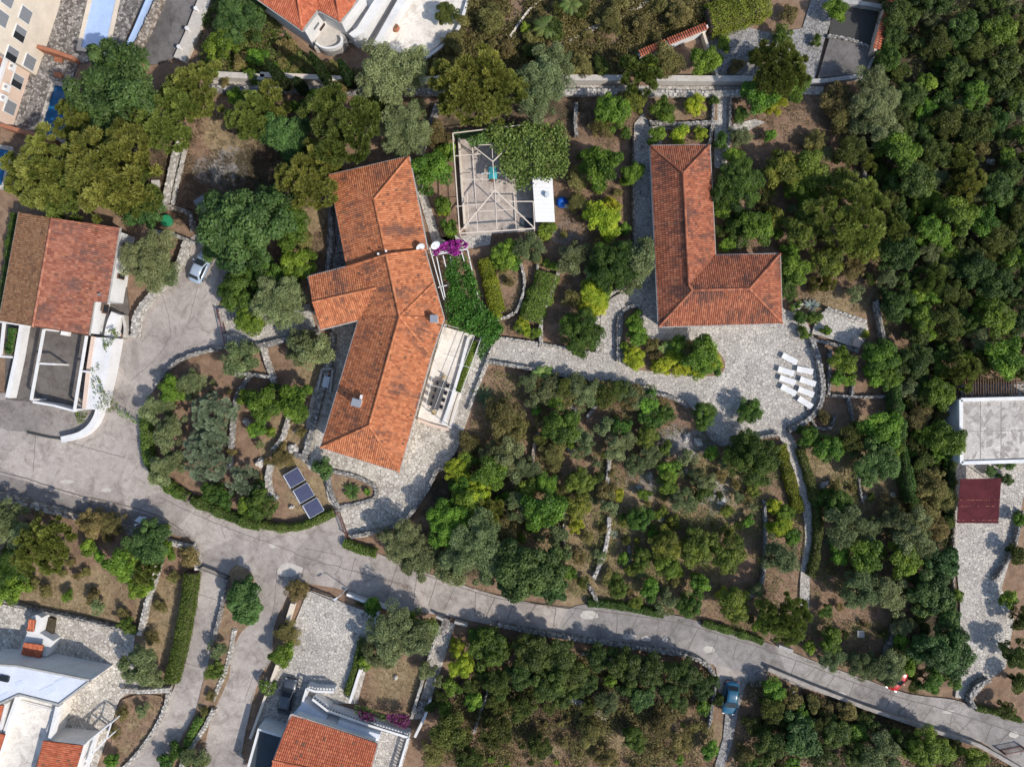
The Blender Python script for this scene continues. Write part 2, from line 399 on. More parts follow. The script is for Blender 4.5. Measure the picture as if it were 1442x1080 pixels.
# ---------------------------------------------------------------- tiled roofs: every tile is modelled
def tile_facets(mb, und, facets, pal, pitch=0.245, course=0.37, seed=0, weather=0.5):
    r = random.Random(seed)
    for pts in facets:
        A = np.array([(p[0], p[1], 1) for p in pts]); zz = np.array([p[2] for p in pts])
        a, b, c = np.linalg.lstsq(A, zz, rcond=None)[0]
        g = math.hypot(a, b)
        dv = np.array((-a/g, -b/g, -g)); dv /= np.linalg.norm(dv)
        hu = np.array((dv[1], -dv[0], 0.0)); hu /= np.linalg.norm(hu)
        nn = np.cross(hu, dv); nn = nn if nn[2] > 0 else -nn
        o = np.array((pts[0][0], pts[0][1], a*pts[0][0]+b*pts[0][1]+c))
        uv = [((np.array((p[0], p[1], a*p[0]+b*p[1]+c))-o)@hu, (np.array((p[0], p[1], a*p[0]+b*p[1]+c))-o)@dv) for p in pts]
        und.add([tuple(o+hu*u+dv*v-nn*0.05) for u, v in uv], [tuple(range(len(uv)))])
        umin, umax = min(p[0] for p in uv), max(p[0] for p in uv)
        prof = ((0.0, 0.0), (0.16, 0.05), (0.5, 0.078), (0.84, 0.05), (1.0, 0.0))
        def iv(u):
            xs = []
            for i in range(len(uv)):
                (u1, v1), (u2, v2) = uv[i-1], uv[i]
                if (u1 > u) != (u2 > u): xs.append(v1+(v2-v1)*(u-u1)/(u2-u1))
            return (min(xs), max(xs)) if xs else None
        k = 0; ph = r.random()*course
        while umin+k*pitch < umax:
            u0 = umin+k*pitch; k += 1
            us = [min(max(u0+f*pitch, umin+1e-4), umax-1e-4) for f, _ in prof]
            ivs = [iv(u) for u in us]
            if any(i is None for i in ivs): continue
            lo = min(i[0] for i in ivs); hi = max(i[1] for i in ivs)
            j = math.floor((lo-ph)/course)
            while ph+j*course < hi:
                v0 = ph+j*course; v1 = v0+course+0.03; j += 1
                rngs = [(min(max(v0, i[0]), i[1]), max(min(v1, i[1]), i[0])) for i in ivs]
                if all(q-p < 1e-3 for p, q in rngs): continue
                ctr = o+hu*(u0+pitch/2)+dv*(v0+course/2)
                w = 0.5+0.5*mnoise.noise(Vector((ctr[0]*0.42+seed*9, ctr[1]*0.42, 0)))+0.28*mnoise.noise(Vector((ctr[0]*1.7, ctr[1]*1.7, seed)))
                w += 0.24*mnoise.noise(Vector((u0*3.1+seed, v0*0.25, 3.3)))
                t = r.random()
                base = pal[0] if t < 0.45 else pal[1] if t < 0.8 else pal[2]
                wf = min(1, max(0, (w-weather)*2.6+r.uniform(-.22, .18)))
                f = r.uniform(0.89, 1.11)
                col = tuple(f*(x*(1-wf*0.85)+y*wf*0.85) for x, y in zip(base, pal[3]))
                if r.random() < .03: col = tuple(f*c_ for c_ in r.choice(((.21, .10, .06), (.17, .085, .055), (.34, .14, .07))))
                sl = r.uniform(.02, .07) if r.random() < .05 else 0.0
                vs = []
                for (f_, hgt), u, (p, q) in zip(prof, us, rngs):
                    vs.append(o+hu*u+dv*p+nn*(hgt-0.01+sl))
                    vs.append(o+hu*u+dv*q+nn*(hgt+0.035+sl*.6))
                fs = [(2*i, 2*i+1, 2*i+3, 2*i+2) for i in range(4) if not (rngs[i][1]-rngs[i][0] < 1e-3 and rngs[i+1][1]-rngs[i+1][0] < 1e-3)]
                mb.add([tuple(x) for x in vs], fs, col)
def ridge_row(mb, p, q, pal, seed=0, rr=0.15):
    r = random.Random(seed); p, q = Vector(p), Vector(q); L = (q-p).length; n = max(1, int(L/0.42))
    d = (q-p)/L; s = d.cross(Vector((0, 0, 1))).normalized(); u = s.cross(d)
    for i in range(n):
        a = p+d*(L*i/n); b = p+d*(L*(i+1)/n+0.05); base = pal[r.choice((0, 0, 1, 1, 2))]; f = r.uniform(.85, 1.15)
        vs = []
        for pt, R in ((a, rr*0.88), (b, rr)):
            for k in range(6):
                t = math.pi*k/5; vs.append(pt+s*(math.cos(t)*R)+u*(math.sin(t)*R*0.9+0.04))
        mb.add(vs, [(k, k+1, k+7, k+6) for k in range(5)], tuple(f*x for x in base))
PAL_A = [(0.40, 0.145, 0.066), (0.46, 0.18, 0.085), (0.32, 0.108, 0.05), (0.125, 0.066, 0.05)]
PAL_B = [(0.30, 0.103, 0.055), (0.36, 0.135, 0.075), (0.235, 0.08, 0.045), (0.095, 0.052, 0.042)]
PAL_C = [(0.30, 0.118, 0.075), (0.36, 0.155, 0.10), (0.24, 0.088, 0.058), (0.14, 0.078, 0.065)]
PAL_D = [(0.26, 0.135, 0.07), (0.31, 0.17, 0.09), (0.21, 0.11, 0.06), (0.13, 0.08, 0.05)]
PAL_F = [(0.40, 0.115, 0.06), (0.45, 0.145, 0.075), (0.36, 0.10, 0.05), (0.27, 0.085, 0.05)]
def roof(parent, facets_px, ridges_px, pal, seed, weather=0.5, gutters=(), gz=None, pitch=0.245):
    """facets: lists of (px,py,z)"""
    F = [[W(*p) for p in f] for f in facets_px]
    mb, und = MB(), MB(); tile_facets(mb, und, F, pal, pitch=pitch, seed=seed, weather=weather)
    ro = mb.build('roof', 'tile', parent); und.build('roof_underlay', 'underlay', ro)
    for i, (a, b) in enumerate(ridges_px):
        rm = MB(); ridge_row(rm, Vector(W(*a))+Vector((0, 0, .07)), Vector(W(*b))+Vector((0, 0, .07)), pal, seed*31+i); rm.build('ridge', 'tile', ro)
    for a, b in gutters:
        gm = MB(); a, b = Vector(W(*a)), Vector(W(*b)); gm.beam(a-Vector((0, 0, .08)), b-Vector((0, 0, .08)), 0.26, 0.16); gm.build('gutter', 'greystone', parent)
    return ro
# ---------------------------------------------------------------- foliage
def leaf_mesh(name, C, D, N, l, w, cols):
    """C centres, D long axes, N normals (n x 3): one pointed leaf each"""
    n = len(C)
    D = D/np.maximum(np.linalg.norm(D, axis=1, keepdims=True), 1e-6)
    S = np.cross(N, D); S /= np.maximum(np.linalg.norm(S, axis=1, keepdims=True), 1e-6)
    l = np.broadcast_to(np.asarray(l, float).reshape(-1, 1), (n, 1)); w = np.broadcast_to(np.asarray(w, float).reshape(-1, 1), (n, 1))
    V = np.stack([C-D*l/2, C+S*w/2-D*l*0.05, C+D*l/2, C-S*w/2-D*l*0.05], 1).reshape(-1, 3).astype(np.float32)
    me = bpy.data.meshes.new(name)
    me.vertices.add(4*n); me.vertices.foreach_set('co', V.ravel())
    me.loops.add(4*n); me.loops.foreach_set('vertex_index', np.arange(4*n, dtype=np.int32))
    me.polygons.add(n); me.polygons.foreach_set('loop_start', np.arange(0, 4*n, 4, dtype=np.int32))
    me.polygons.foreach_set('loop_total', np.full(n, 4, dtype=np.int32))
    a = me.attributes.new('Col', 'FLOAT_COLOR', 'FACE')
    cc = np.ones((n, 4), np.float32); cc[:, :3] = cols; a.data.foreach_set('color', cc.ravel())
    me.materials.append(M['leaf']); me.update(calc_edges=True); me.validate(); return me
def unit(n, r, zmin=-1.0):
    v = r.normal(size=(n*3+20, 3)); v /= np.linalg.norm(v, axis=1, keepdims=True)
    v = v[v[:, 2] > zmin]; return v[:n] if len(v) >= n else np.concatenate([v, v])[:n]
def crown(seed, R, hz, zc, ncl, rc, nleaf, l, w, colA, colB, mode='broad', gap=0.0):
    """ncl clumps through an uneven dome of radius R and half-height hz centred at zc; nleaf leaves per clump"""
    r = np.random.default_rng(seed)
    # limbs carry lobes, lobes carry clumps: gaps of shade open between the lobes
    nl_ = max(4, int((5 if R < 1.5 else 8 if R < 3 else 13)*(1.35 if mode == 'pine' else 1)))
    th = (np.arange(nl_)*2.39996+r.uniform(0, 6.28)+r.normal(0, .3, nl_)); u = np.sqrt((np.arange(nl_)+.35)/nl_)*r.uniform(.82, 1.08, nl_)
    lr = R*r.uniform(.27, .44, nl_)*(1.25 if R < 1.5 else 1.0 if R < 3 else .86)
    lx, ly = u*(R-lr*.8)*np.cos(th), u*(R-lr*.8)*np.sin(th)
    lz = zc+hz*np.sqrt(np.maximum(0, 1-(u*.92)**2))*r.uniform(.55, 1.0, nl_)-lr*.35
    k = r.choice(nl_, ncl, p=lr**2/(lr**2).sum()); dd = unit(ncl, r, -.25)
    sh0 = r.uniform(.45, 1, ncl)**.5
    cc = np.stack([lx[k]+dd[:, 0]*lr[k]*sh0, ly[k]+dd[:, 1]*lr[k]*sh0, lz[k]+dd[:, 2]*lr[k]*sh0*(hz/R+.15)*1.15], 1)
    low = r.uniform(size=ncl) < .16
    aa, uu = r.uniform(0, 6.28, ncl), np.sqrt(r.uniform(0, .8, ncl))
    cc[low] = np.stack([uu*R*.85*np.cos(aa), uu*R*.85*np.sin(aa), zc-hz*r.uniform(.0, .45, ncl)], 1)[low]
    ltone = r.normal(0, .16, nl_)[k]
    rc = rc*.8
    rad_ = rc*r.uniform(0.65, 1.3, ncl)
    ci = np.repeat(np.arange(ncl), nleaf); n = len(ci)
    d = unit(n, r, -0.35)
    if mode == 'pine':
        out = cc.copy(); out[:, 2] = (out[:, 2]-zc)*0.8+hz*0.5; out /= np.linalg.norm(out, axis=1, keepdims=True)
        d = d+out[ci]*0.8+np.array((0, 0, 0.35)); d /= np.linalg.norm(d, axis=1, keepdims=True)
    sh = r.uniform(0.35, 1.05, n)**0.6
    C = cc[ci]+d*(rad_[ci]*sh)[:, None]*np.array((1, 1, 0.8))
    if mode == 'pine':
        D = d+r.normal(0, 0.28, (n, 3)); N = np.cross(D, r.normal(size=(n, 3)))+np.array((0, 0, 0.5))
    elif mode == 'broad':
        N = d*0.8+r.normal(0, 0.45, (n, 3))+np.array((0, 0, 0.45)); D = np.cross(N, r.normal(size=(n, 3)))
    else:
        N = d*0.4+r.normal(0, 0.7, (n, 3))+np.array((0, 0, 0.3)); D = np.cross(N, r.normal(size=(n, 3)))+d*0.3
    N /= np.linalg.norm(N, axis=1, keepdims=True)
    t = np.clip(r.normal(0.45, 0.28, ncl)[ci]*0.7+ltone[ci]+r.normal(0.45, 0.3, n)*0.45, 0, 1)[:, None]
    col = np.array(colA)*(1-t)+np.array(colB)*t
    col = col*(r.uniform(0.86, 1.14, n)*r.uniform(0.82, 1.18, ncl)[ci])[:, None]
    return leaf_mesh('crown', C, D, N, l*r.uniform(0.7, 1.3, n), w*r.uniform(0.7, 1.3, n), col)
def trunk_mesh(seed, R, zc, hz, r0, limbs=6):
    r = random.Random(seed); mb = MB()
    top = zc+hz*0.1; ax, ay = r.uniform(-.12, .12)*R, r.uniform(-.12, .12)*R
    mb.tube([(0, 0, -0.5), (ax*.4, ay*.4, top*0.45), (ax, ay, top)], [r0*1.25, r0*0.9, r0*0.55], 8)
    for k in range(limbs):
        a = 6.283*k/limbs+r.uniform(-.4, .4); s = r.uniform(0.3, 0.6)
        z1 = top*r.uniform(0.5, 0.95)
        mb.tube([(ax*.7, ay*.7, z1), (math.cos(a)*R*.35, math.sin(a)*R*.35, z1+hz*.35), (math.cos(a)*R*s, math.sin(a)*R*s, zc+hz*r.uniform(.1, .4))], [r0*.5, r0*.33, r0*.12], 6)
    o = mb.build('trunk', 'bark', None, True); me = o.data; bpy.data.objects.remove(o); return me
# species: kind, size R -> prototypes
SPEC = {
 # key: (name, looks, colA, colB, mode, leaf l, w, hz/R, zc/R, trunk)
 'P': ('pine_tree', 'yellow-green pine', (0.085, 0.112, 0.018), (0.25, 0.28, 0.06), 'pine', 0.42, 0.11, 0.62, 1.05, True),
 'L': ('mastic_tree', 'olive-yellow rounded mastic', (0.075, 0.105, 0.012), (0.235, 0.265, 0.036), 'broad', 0.24, 0.12, 0.68, 0.8, True),
 'C': ('carob_tree', 'rich green carob tree', (0.032, 0.078, 0.016), (0.115, 0.205, 0.05), 'broad', 0.27, 0.17, 0.62, 0.8, True),
 'O': ('olive_tree', 'grey-green olive tree', (0.11, 0.14, 0.05), (0.28, 0.32, 0.14), 'fine', 0.25, 0.085, 0.62, 0.85, True),
 'G': ('broadleaf_tree', 'mid-green leafy tree', (0.052, 0.11, 0.009), (0.18, 0.285, 0.028), 'broad', 0.25, 0.15, 0.66, 0.85, True),
 'B': ('evergreen_tree', 'dark green bushy tree', (0.032, 0.07, 0.009), (0.11, 0.18, 0.022), 'broad', 0.22, 0.13, 0.7, 0.75, True),
 'Y': ('bright_shrub', 'bright lime-green shrub', (0.17, 0.25, 0.012), (0.42, 0.46, 0.035), 'broad', 0.2, 0.12, 0.7, 0.55, False),
 'D': ('dry_shrub', 'dry olive-brown shrub', (0.11, 0.10, 0.03), (0.30, 0.26, 0.09), 'fine', 0.24, 0.08, 0.65, 0.5, False),
 'S': ('silver_tree', 'silvery blue-green feathery tree', (0.17, 0.22, 0.12), (0.39, 0.45, 0.28), 'pine', 0.32, 0.07, 0.6, 0.75, True),
 'M': ('evergreen_tree', 'dark maquis tree', (0.026, 0.050, 0.009), (0.09, 0.135, 0.023), 'broad', 0.23, 0.13, 0.68, 0.9, True),
 'Q': ('maquis_oak', 'olive-toned maquis oak', (0.05, 0.073, 0.012), (0.15, 0.175, 0.036), 'fine', 0.26, 0.10, 0.68, 0.9, True),
}
PROTO = {}
def proto(sp, size):
    key = (sp, size)
    if key in PROTO: return PROTO[key]
    name, look, cA, cB, mode, l, w, hz, zc, tr = SPEC[sp]
    R = (1.05, 2.1, 3.9)[size]; out = []
    ncl, rc, nl = ((22, 0.44, 130), (62, 0.60, 155), (140, 0.84, 190))[size]
    if mode == 'pine': rc *= 0.9; nl = int(nl*1.15)
    if mode == 'fine': nl = int(nl*1.3)
    lk = (0.72, 0.86, 0.98)[size]
    for v in range(3 if size else 2):
        sd = hash((ord(sp), size, v)) % 99991
        cm = crown(sd, R, hz*R, zc*R, ncl, rc, nl, l*lk, w*lk, cA, cB, mode)
        tm = trunk_mesh(sd, R, zc*R, hz*R, 0.055*R+0.05, 5+size) if tr else None
        out.append((cm, tm))
    PROTO[key] = (R, out); return PROTO[key]
PLANTS = []
def plant(sp, px, py, rpx, zs=1.0, fac=1.14, label=None, group=None):
    name, look, cA, cB, mode, l, w, hz, zc, tr = SPEC[sp]
    r = rpx*MPP*fac
    size = 0 if r < 1.45 else 1 if r < 2.9 else 2
    R, vs = proto(sp, size); s = r/R
    zz = (zc+hz*0.45)*R*s*zs
    x, y, _ = W(px, py, zz)
    cm, tm = random.choice(vs); rz = random.uniform(0, 6.283)
    PLANTS.append(dict(sp=sp, px=px, py=py, r=rpx, x=x, y=y, s=s, zs=zs*random.uniform(.92, 1.1), rz=rz, cm=cm, tm=tm, label=label, group=group, name=name, look=look))
def leaf_field(poly_px, z, n, l, w, colA, colB, seed, thick=0.3, lumps=0.6, upb=0.7, name='vine', clump=0.9, excl=True, base=None, jit=0.0):
    """loose leaves over a pixel polygon at height z(+-thick), clumped by noise"""
    r = np.random.default_rng(seed)
    xs = [p[0] for p in poly_px]; ys = [p[1] for p in poly_px]
    X = r.uniform(min(xs), max(xs), n*3); Y = r.uniform(min(ys), max(ys), n*3)
    k = pip(poly_px, X, Y)
    if excl:
        for p in PAVED: k &= ~pip(p, X, Y)
    X, Y = X[k], Y[k]
    if lumps > 0:
        nv = np.array([mnoise.noise(Vector((x*MPP*clump, y*MPP*clump, seed*1.7)))+0.5*mnoise.noise(Vector((x*MPP*clump*2.6, y*MPP*clump*2.6, seed))) for x, y in zip(X, Y)])
        keep = r.uniform(size=len(X)) < np.clip(0.5+nv*lumps*1.6, 0.03, 1)
        X, Y, nv = X[keep][:n], Y[keep][:n], nv[keep][:n]
    else:
        X, Y = X[:n], Y[:n]; nv = np.zeros(len(X))
    m = len(X)
    if jit: X = X+r.normal(0, jit, m); Y = Y+r.normal(0, jit, m)
    Z = z+(nv*0.8+r.uniform(-0.5, 0.6, m))*thick
    if base is not None: Z = np.maximum(Z, base+0.03)
    kk = MPP*(HC-Z)/HC
    C = np.stack([(X-CX)*kk, -(Y-CY)*kk, Z], 1)
    N = r.normal(0, 0.6, (m, 3))+np.array((0, 0, upb)); N /= np.linalg.norm(N, axis=1, keepdims=True)
    D = np.cross(N, r.normal(size=(m, 3)))
    t = np.clip(r.normal(0.45, 0.3, m)+nv*0.5, 0, 1)[:, None]
    col = (np.array(colA)*(1-t)+np.array(colB)*t)*r.uniform(0.7, 1.3, m)[:, None]
    me = leaf_mesh(name, C, D, N, l*r.uniform(0.6, 1.4, m), w*r.uniform(0.6, 1.4, m), col)
    o = bpy.data.objects.new(name, me); COL.objects.link(o); return o
def hedge(px, wpx, h, label, colA, colB, seed, name='hedge', dens=230, curve=True, l=0.17, w=0.11, rag=0.32):
    """clipped hedge: leaves on top and sides of a rounded run, over a woody core"""
    r = np.random.default_rng(seed)
    P = catmull(px, 4) if curve else px
    pts = np.array([W(p[0], p[1], h*0.85)[:2] for p in P]); wd = wpx*MPP*1.12
    seg = np.linalg.norm(np.diff(pts, axis=0), axis=1); L = seg.sum(); n = int(L*(wd+2*h*0.6)*dens)
    t = r.uniform(0, L, n); cum = np.concatenate([[0], np.cumsum(seg)])
    i = np.clip(np.searchsorted(cum, t)-1, 0, len(seg)-1); f = ((t-cum[i])/seg[i])[:, None]
    c = pts[i]*(1-f)+pts[i+1]*f; d = (pts[i+1]-pts[i])/seg[i][:, None]; nr = np.stack([-d[:, 1], d[:, 0]], 1)
    wob = np.array([mnoise.noise(Vector((q[0]*.9, q[1]*.9, seed))) for q in c])
    sx = r.uniform(-1, 1, n); side = r.uniform(size=n) < .3; sx[side] = np.sign(sx[side])*r.uniform(.9, 1, side.sum()); sz = np.sqrt(np.maximum(.02, 1-np.abs(sx)**4))
    k = r.uniform(0.82, 1.06, n)+wob*rag
    off = sx*k*wd/2; z = h*(0.12+0.88*sz*k)*np.where(r.uniform(size=n) < 0.25, r.uniform(0.3, 1, n), 1)
    C = np.stack([c[:, 0]+nr[:, 0]*off, c[:, 1]+nr[:, 1]*off, z], 1)
    N = np.stack([nr[:, 0]*sx, nr[:, 1]*sx, sz], 1)*0.7+r.normal(0, 0.5, (n, 3)); N /= np.linalg.norm(N, axis=1, keepdims=True)
    D = np.cross(N, r.normal(size=(n, 3)))
    tt = np.clip(r.normal(0.45, 0.3, n)+wob*0.5, 0, 1)[:, None]
    col = (np.array(colA)*(1-tt)+np.array(colB)*tt)*r.uniform(0.75, 1.25, n)[:, None]
    me = leaf_mesh('foliage', C, D, N, l*r.uniform(0.7, 1.3, n), w*r.uniform(0.7, 1.3, n), col)
    root = thing(name, label, 'hedge', (pts[0][0], pts[0][1], 0))
    o = bpy.data.objects.new('foliage', me); COL.objects.link(o); me.transform(Matrix.Translation(-root.location)); o.parent = root
    mb = MB(); R_ = []; L_ = []
    for j, p in enumerate(pts):
        dd = pts[min(j+1, len(pts)-1)]-pts[max(j-1, 0)]; dd = dd/np.linalg.norm(dd); q = np.array((-dd[1], dd[0]))*wd*0.32
        L_.append(tuple(p+q)); R_.append(tuple(p-q))
    mb.prism(L_+R_[::-1], -0.3, h*0.72, (0.02, 0.03, 0.012)); mb.build('stems', 'bark', root)
    return root
# ================================================================ the setting
def build_ground():
    xs = np.concatenate([np.linspace(-420, -78, 16), np.arange(-76, 76.1, 0.7), np.linspace(78, 420, 16)])
    ys = np.concatenate([np.linspace(-420, -60, 16), np.arange(-58, 58.1, 0.7), np.linspace(60, 420, 16)])
    nx, ny = len(xs), len(ys); X, Y = np.meshgrid(xs, ys)
    inner = (np.abs(X) < 76) & (np.abs(Y) < 58)
    Z = np.full(X.shape, -0.12); col = np.zeros((ny, nx, 4), np.float32); col[..., 3] = 1
    px = X/MPP+CX; py = -Y/MPP+CY
    for j, i in zip(*np.nonzero(inner)):
        Z[j, i] = -0.16+0.14*mnoise.noise(Vector((X[j, i]*.35, Y[j, i]*.35, 0)))+0.06*mnoise.noise(Vector((X[j, i]*1.3, Y[j, i]*1.3, 5)))
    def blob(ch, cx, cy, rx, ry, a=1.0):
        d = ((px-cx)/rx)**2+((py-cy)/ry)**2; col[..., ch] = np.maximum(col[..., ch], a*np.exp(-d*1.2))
    for b in [(100, 845, 110, 60), (222, 870, 45, 80), (330, 190, 60, 60), (430, 300, 40, 60), (870, 780, 170, 120), (1190, 660, 90, 90), (1180, 430, 70, 30), (1300, 95, 45, 45), (880, 1040, 220, 60, .8),
              (420, 620, 60, 60), (450, 520, 40, 50), (560, 960, 50, 40), (440, 700, 50, 40), (740, 60, 170, 60, .7), (1080, 90, 60, 60, .7), (1000, 700, 120, 110, .8), (700, 400, 60, 80, .6)]:
        blob(0, *b)
    for b in [(315, 240, 55, 35, .8), (965, 625, 60, 30, .8), (1010, 700, 40, 40, .6), (1030, 60, 60, 60, .7), (1040, 950, 50, 25, .9), (800, 330, 40, 30, .6), (910, 680, 50, 50, .5), (500, 250, 20, 20, .1)]:
        blob(1, *b)
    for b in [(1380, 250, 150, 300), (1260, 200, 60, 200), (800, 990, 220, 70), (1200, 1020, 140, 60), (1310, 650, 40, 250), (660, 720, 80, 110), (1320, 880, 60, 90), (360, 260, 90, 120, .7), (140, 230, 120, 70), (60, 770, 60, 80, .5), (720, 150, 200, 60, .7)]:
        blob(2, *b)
    V = np.stack([X, Y, Z], -1).reshape(-1, 3)
    idx = np.arange(nx*ny).reshape(ny, nx)
    F = np.stack([idx[:-1, :-1], idx[:-1, 1:], idx[1:, 1:], idx[1:, :-1]], -1).reshape(-1, 4)
    me = bpy.data.meshes.new('ground'); me.vertices.add(len(V)); me.vertices.foreach_set('co', V.astype(np.float32).ravel())
    me.loops.add(F.size); me.loops.foreach_set('vertex_index', F.astype(np.int32).ravel())
    me.polygons.add(len(F)); me.polygons.foreach_set('loop_start', np.arange(0, F.size, 4, dtype=np.int32)); me.polygons.foreach_set('loop_total', np.full(len(F), 4, dtype=np.int32))
    a = me.attributes.new('Col', 'FLOAT_COLOR', 'POINT'); a.data.foreach_set('color', col.reshape(-1, 4).ravel())
    me.materials.append(M['ground']); me.update(calc_edges=True)
    o = bpy.data.objects.new('ground', me); COL.objects.link(o); o['kind'] = 'structure'
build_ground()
ROAD = [(-30, 552), (118, 552), (145, 520), (152, 478), (186, 474), (192, 448), (216, 411), (250, 372), (264, 338), (300, 330), (332, 395), (306, 432), (317, 489), (272, 500), (240, 521), (217, 549), (200, 580), (203, 640), (218, 672), (262, 702), (330, 728), (386, 740), (442, 731), (474, 718), (488, 758), (530, 778), (600, 806), (700, 838), (800, 857), (826, 850), (905, 860), (960, 868), (1008, 882), (1081, 905), (1156, 934), (1221, 957), (1281, 977), (1343, 985), (1374, 996), (1441, 1017), (1480, 1030),
        (1480, 1095), (1442, 1082), (1406, 1062), (1381, 1044), (1331, 1030), (1266, 1009), (1181, 984), (1113, 962), (1081, 945), (1045, 950), (1040, 975), (1012, 975), (1008, 940), (990, 930), (945, 922), (895, 912), (795, 898), (720, 886), (635, 868), (540, 854), (490, 832), (437, 822), (416, 818), (404, 840), (386, 882), (382, 930), (366, 952), (350, 1010), (340, 1060), (336, 1095), (150, 1095),
        (170, 1075), (205, 1035), (228, 1000), (246, 966), (262, 900), (276, 815), (276, 790), (266, 756), (225, 752), (190, 745), (140, 737), (95, 722), (55, 712), (-30, 690)]
def road_extra(mb):
    r = random.Random(3)
    # expansion joints across the lower road, and the long joint beside the upper edge
    up = resample(catmull([G2(*p) for p in [(560, 795), (700, 842), (830, 858), (960, 878), (1081, 915), (1221, 967), (1343, 1003), (1470, 1045)]], 4), 2.55)
    lo = catmull([G2(*p) for p in [(540, 838), (690, 870), (800, 884), (945, 906), (1070, 938), (1200, 980), (1340, 1027), (1460, 1070)]], 8)
    lo = np.array(lo)
    for u in up:
        d = np.linalg.norm(lo-u, axis=1); q = lo[d.argmin()]
        q = q+np.array((r.uniform(-.3, .3)-0.5, 0))
        pts = [u+(q-u)*t+np.array((r.uniform(-.05, .05), r.uniform(-.05, .05))) for t in (0, .2, .4, .6, .8, 1)]
        strip(mb, pts, r.uniform(.05, .1), 0.026, 1)
    strip(mb, [p+np.array((r.uniform(-.04, .04), r.uniform(-.05, .05))) for p in up], 0.09, 0.027, 1)
    for ln, w in (([(0, 664), (42, 675), (100, 694), (175, 711), (225, 727), (262, 750)], .14), ([(0, 600), (60, 612), (130, 632), (180, 645)], .07), ([(50, 613), (47, 665)], .06), ([(225, 700), (300, 735), (400, 772), (440, 788), (560, 820)], .07),
                  ([(430, 772), (480, 785), (470, 812)], .06), ([(205, 360), (240, 470), (180, 540)], .05), ([(280, 400), (265, 455)], .05), ([(277, 835), (320, 850)], .06), ([(250, 930), (285, 940)], .06), ([(390, 800), (385, 860), (375, 880)], .06), ([(500, 786), (492, 818)], .06), ([(318, 760), (312, 740), (325, 725)], .05), ([(9, 556), (8, 590), (12, 607)], .06), ([(345, 985), (360, 940)], .05)):
        c = resample(catmull([G2(*p) for p in ln], 5), 0.5)
        strip(mb, [p+np.array((r.uniform(-.05, .05), r.uniform(-.05, .05))) for p in c], w, 0.0265, 1)
    for (x, y, a, b) in ((830, 866, 13, 7), (886, 896, 10, 4), (910, 899, 7, 4), (937, 900, 5, 4), (998, 914, 8, 5), (1182, 977, 9, 4), (1336, 1002, 8, 3), (384, 768, 5, 4), (95, 678, 10, 3), (1428, 1034, 7, 5), (408, 803, 18, 10), (150, 690, 8, 3)):
        pl = [G2(x+a*math.cos(t)*r.uniform(.8, 1.15), y+b*math.sin(t)*r.uniform(.8, 1.15)) for t in np.linspace(0, 6.283, 15)[:-1]]
        mb.add([(p[0], p[1], 0.0255) for p in pl], [tuple(range(len(pl)))[::-1]], (1, 1, 1), 2)
sheet('road', ROAD, 0.02, ['road', 'joint', 'patch'], True, road_extra)
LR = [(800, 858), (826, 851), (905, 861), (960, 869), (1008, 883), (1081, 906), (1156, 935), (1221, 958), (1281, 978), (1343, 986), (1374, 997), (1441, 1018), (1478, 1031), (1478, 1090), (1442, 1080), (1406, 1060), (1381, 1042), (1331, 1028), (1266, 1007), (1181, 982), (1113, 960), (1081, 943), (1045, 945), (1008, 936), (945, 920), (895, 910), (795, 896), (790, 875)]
sheet('lower_road_shade', LR, 0.0235, ['road_shade'], True, None, False)  # darker overlay on the road, its tone stands in for shade on this stretch
sheet('planted_island_soil', [(332, 795), (345, 800), (358, 815), (357, 870), (340, 890), (326, 920), (322, 955), (300, 1005), (290, 1045), (285, 1090), (243, 1090), (252, 1047), (274, 1005), (284, 970), (301, 905), (318, 850), (320, 812)], 0.12, ['ground'], True, None, False)
sheet('courtyard', [(8, 452), (126, 474), (106, 578), (8, 562)], 0.03, ['court'], False)
sheet('patio', [(-30, 560), (45, 566), (106, 580), (118, 590), (112, 607), (92, 619), (40, 608), (10, 606), (-30, 590)], 0.032, ['court_mid'], False)
sheet('path_white_house', [(118, 580), (150, 545), (160, 478), (182, 440), (178, 405), (160, 420), (128, 480), (112, 560)], 0.024, ['court'], False)
TERR = [(893, 400), (893, 188), (930, 188), (935, 300), (936, 400), (1000, 405), (1085, 400), (1100, 430), (1108, 437), (1126, 442), (1142, 466), (1153, 500), (1157, 545), (1150, 575), (1131, 592), (1106, 604), (1098, 614), (1060, 616), (1022, 625), (1002, 612), (984, 586), (955, 560), (900, 548), (850, 540), (790, 526), (735, 515), (690, 508), (668, 505), (678, 474), (740, 481), (800, 489), (838, 496), (841, 447), (851, 421), (872, 406)]
sheet('stone_terrace', TERR, 0.03, ['pave'], True)
HT = [(434, 438), (500, 440), (600, 470), (690, 490), (690, 508), (675, 545), (655, 600), (640, 640), (618, 662), (604, 690), (578, 728), (562, 740), (495, 758), (474, 719), (462, 704), (455, 672), (428, 648), (438, 560), (470, 470)]
sheet('house_terrace', HT, 0.026, ['pave_warm'], True)
sheet('front_path', [(306, 432), (345, 425), (380, 440), (436, 428), (446, 468), (400, 476), (365, 487), (318, 489)], 0.05, ['pave'], False)
sheet('side_path', [(572, 218), (584, 228), (606, 290), (620, 335), (648, 352), (690, 345), (692, 330), (640, 332), (650, 365), (612, 352)], 0.022, ['pave'], False)
sheet('west_side_path', [(464, 262), (476, 262), (494, 372), (470, 384), (458, 384)], 0.022, ['pave_dark'], False)
sheet('garden_path', [(1096, 612), (1112, 607), (1134, 660), (1147, 710), (1150, 758), (1141, 800), (1139, 856), (1127, 851), (1128, 800), (1134, 755), (1127, 700), (1117, 660)], 0.034, ['pave'], True)
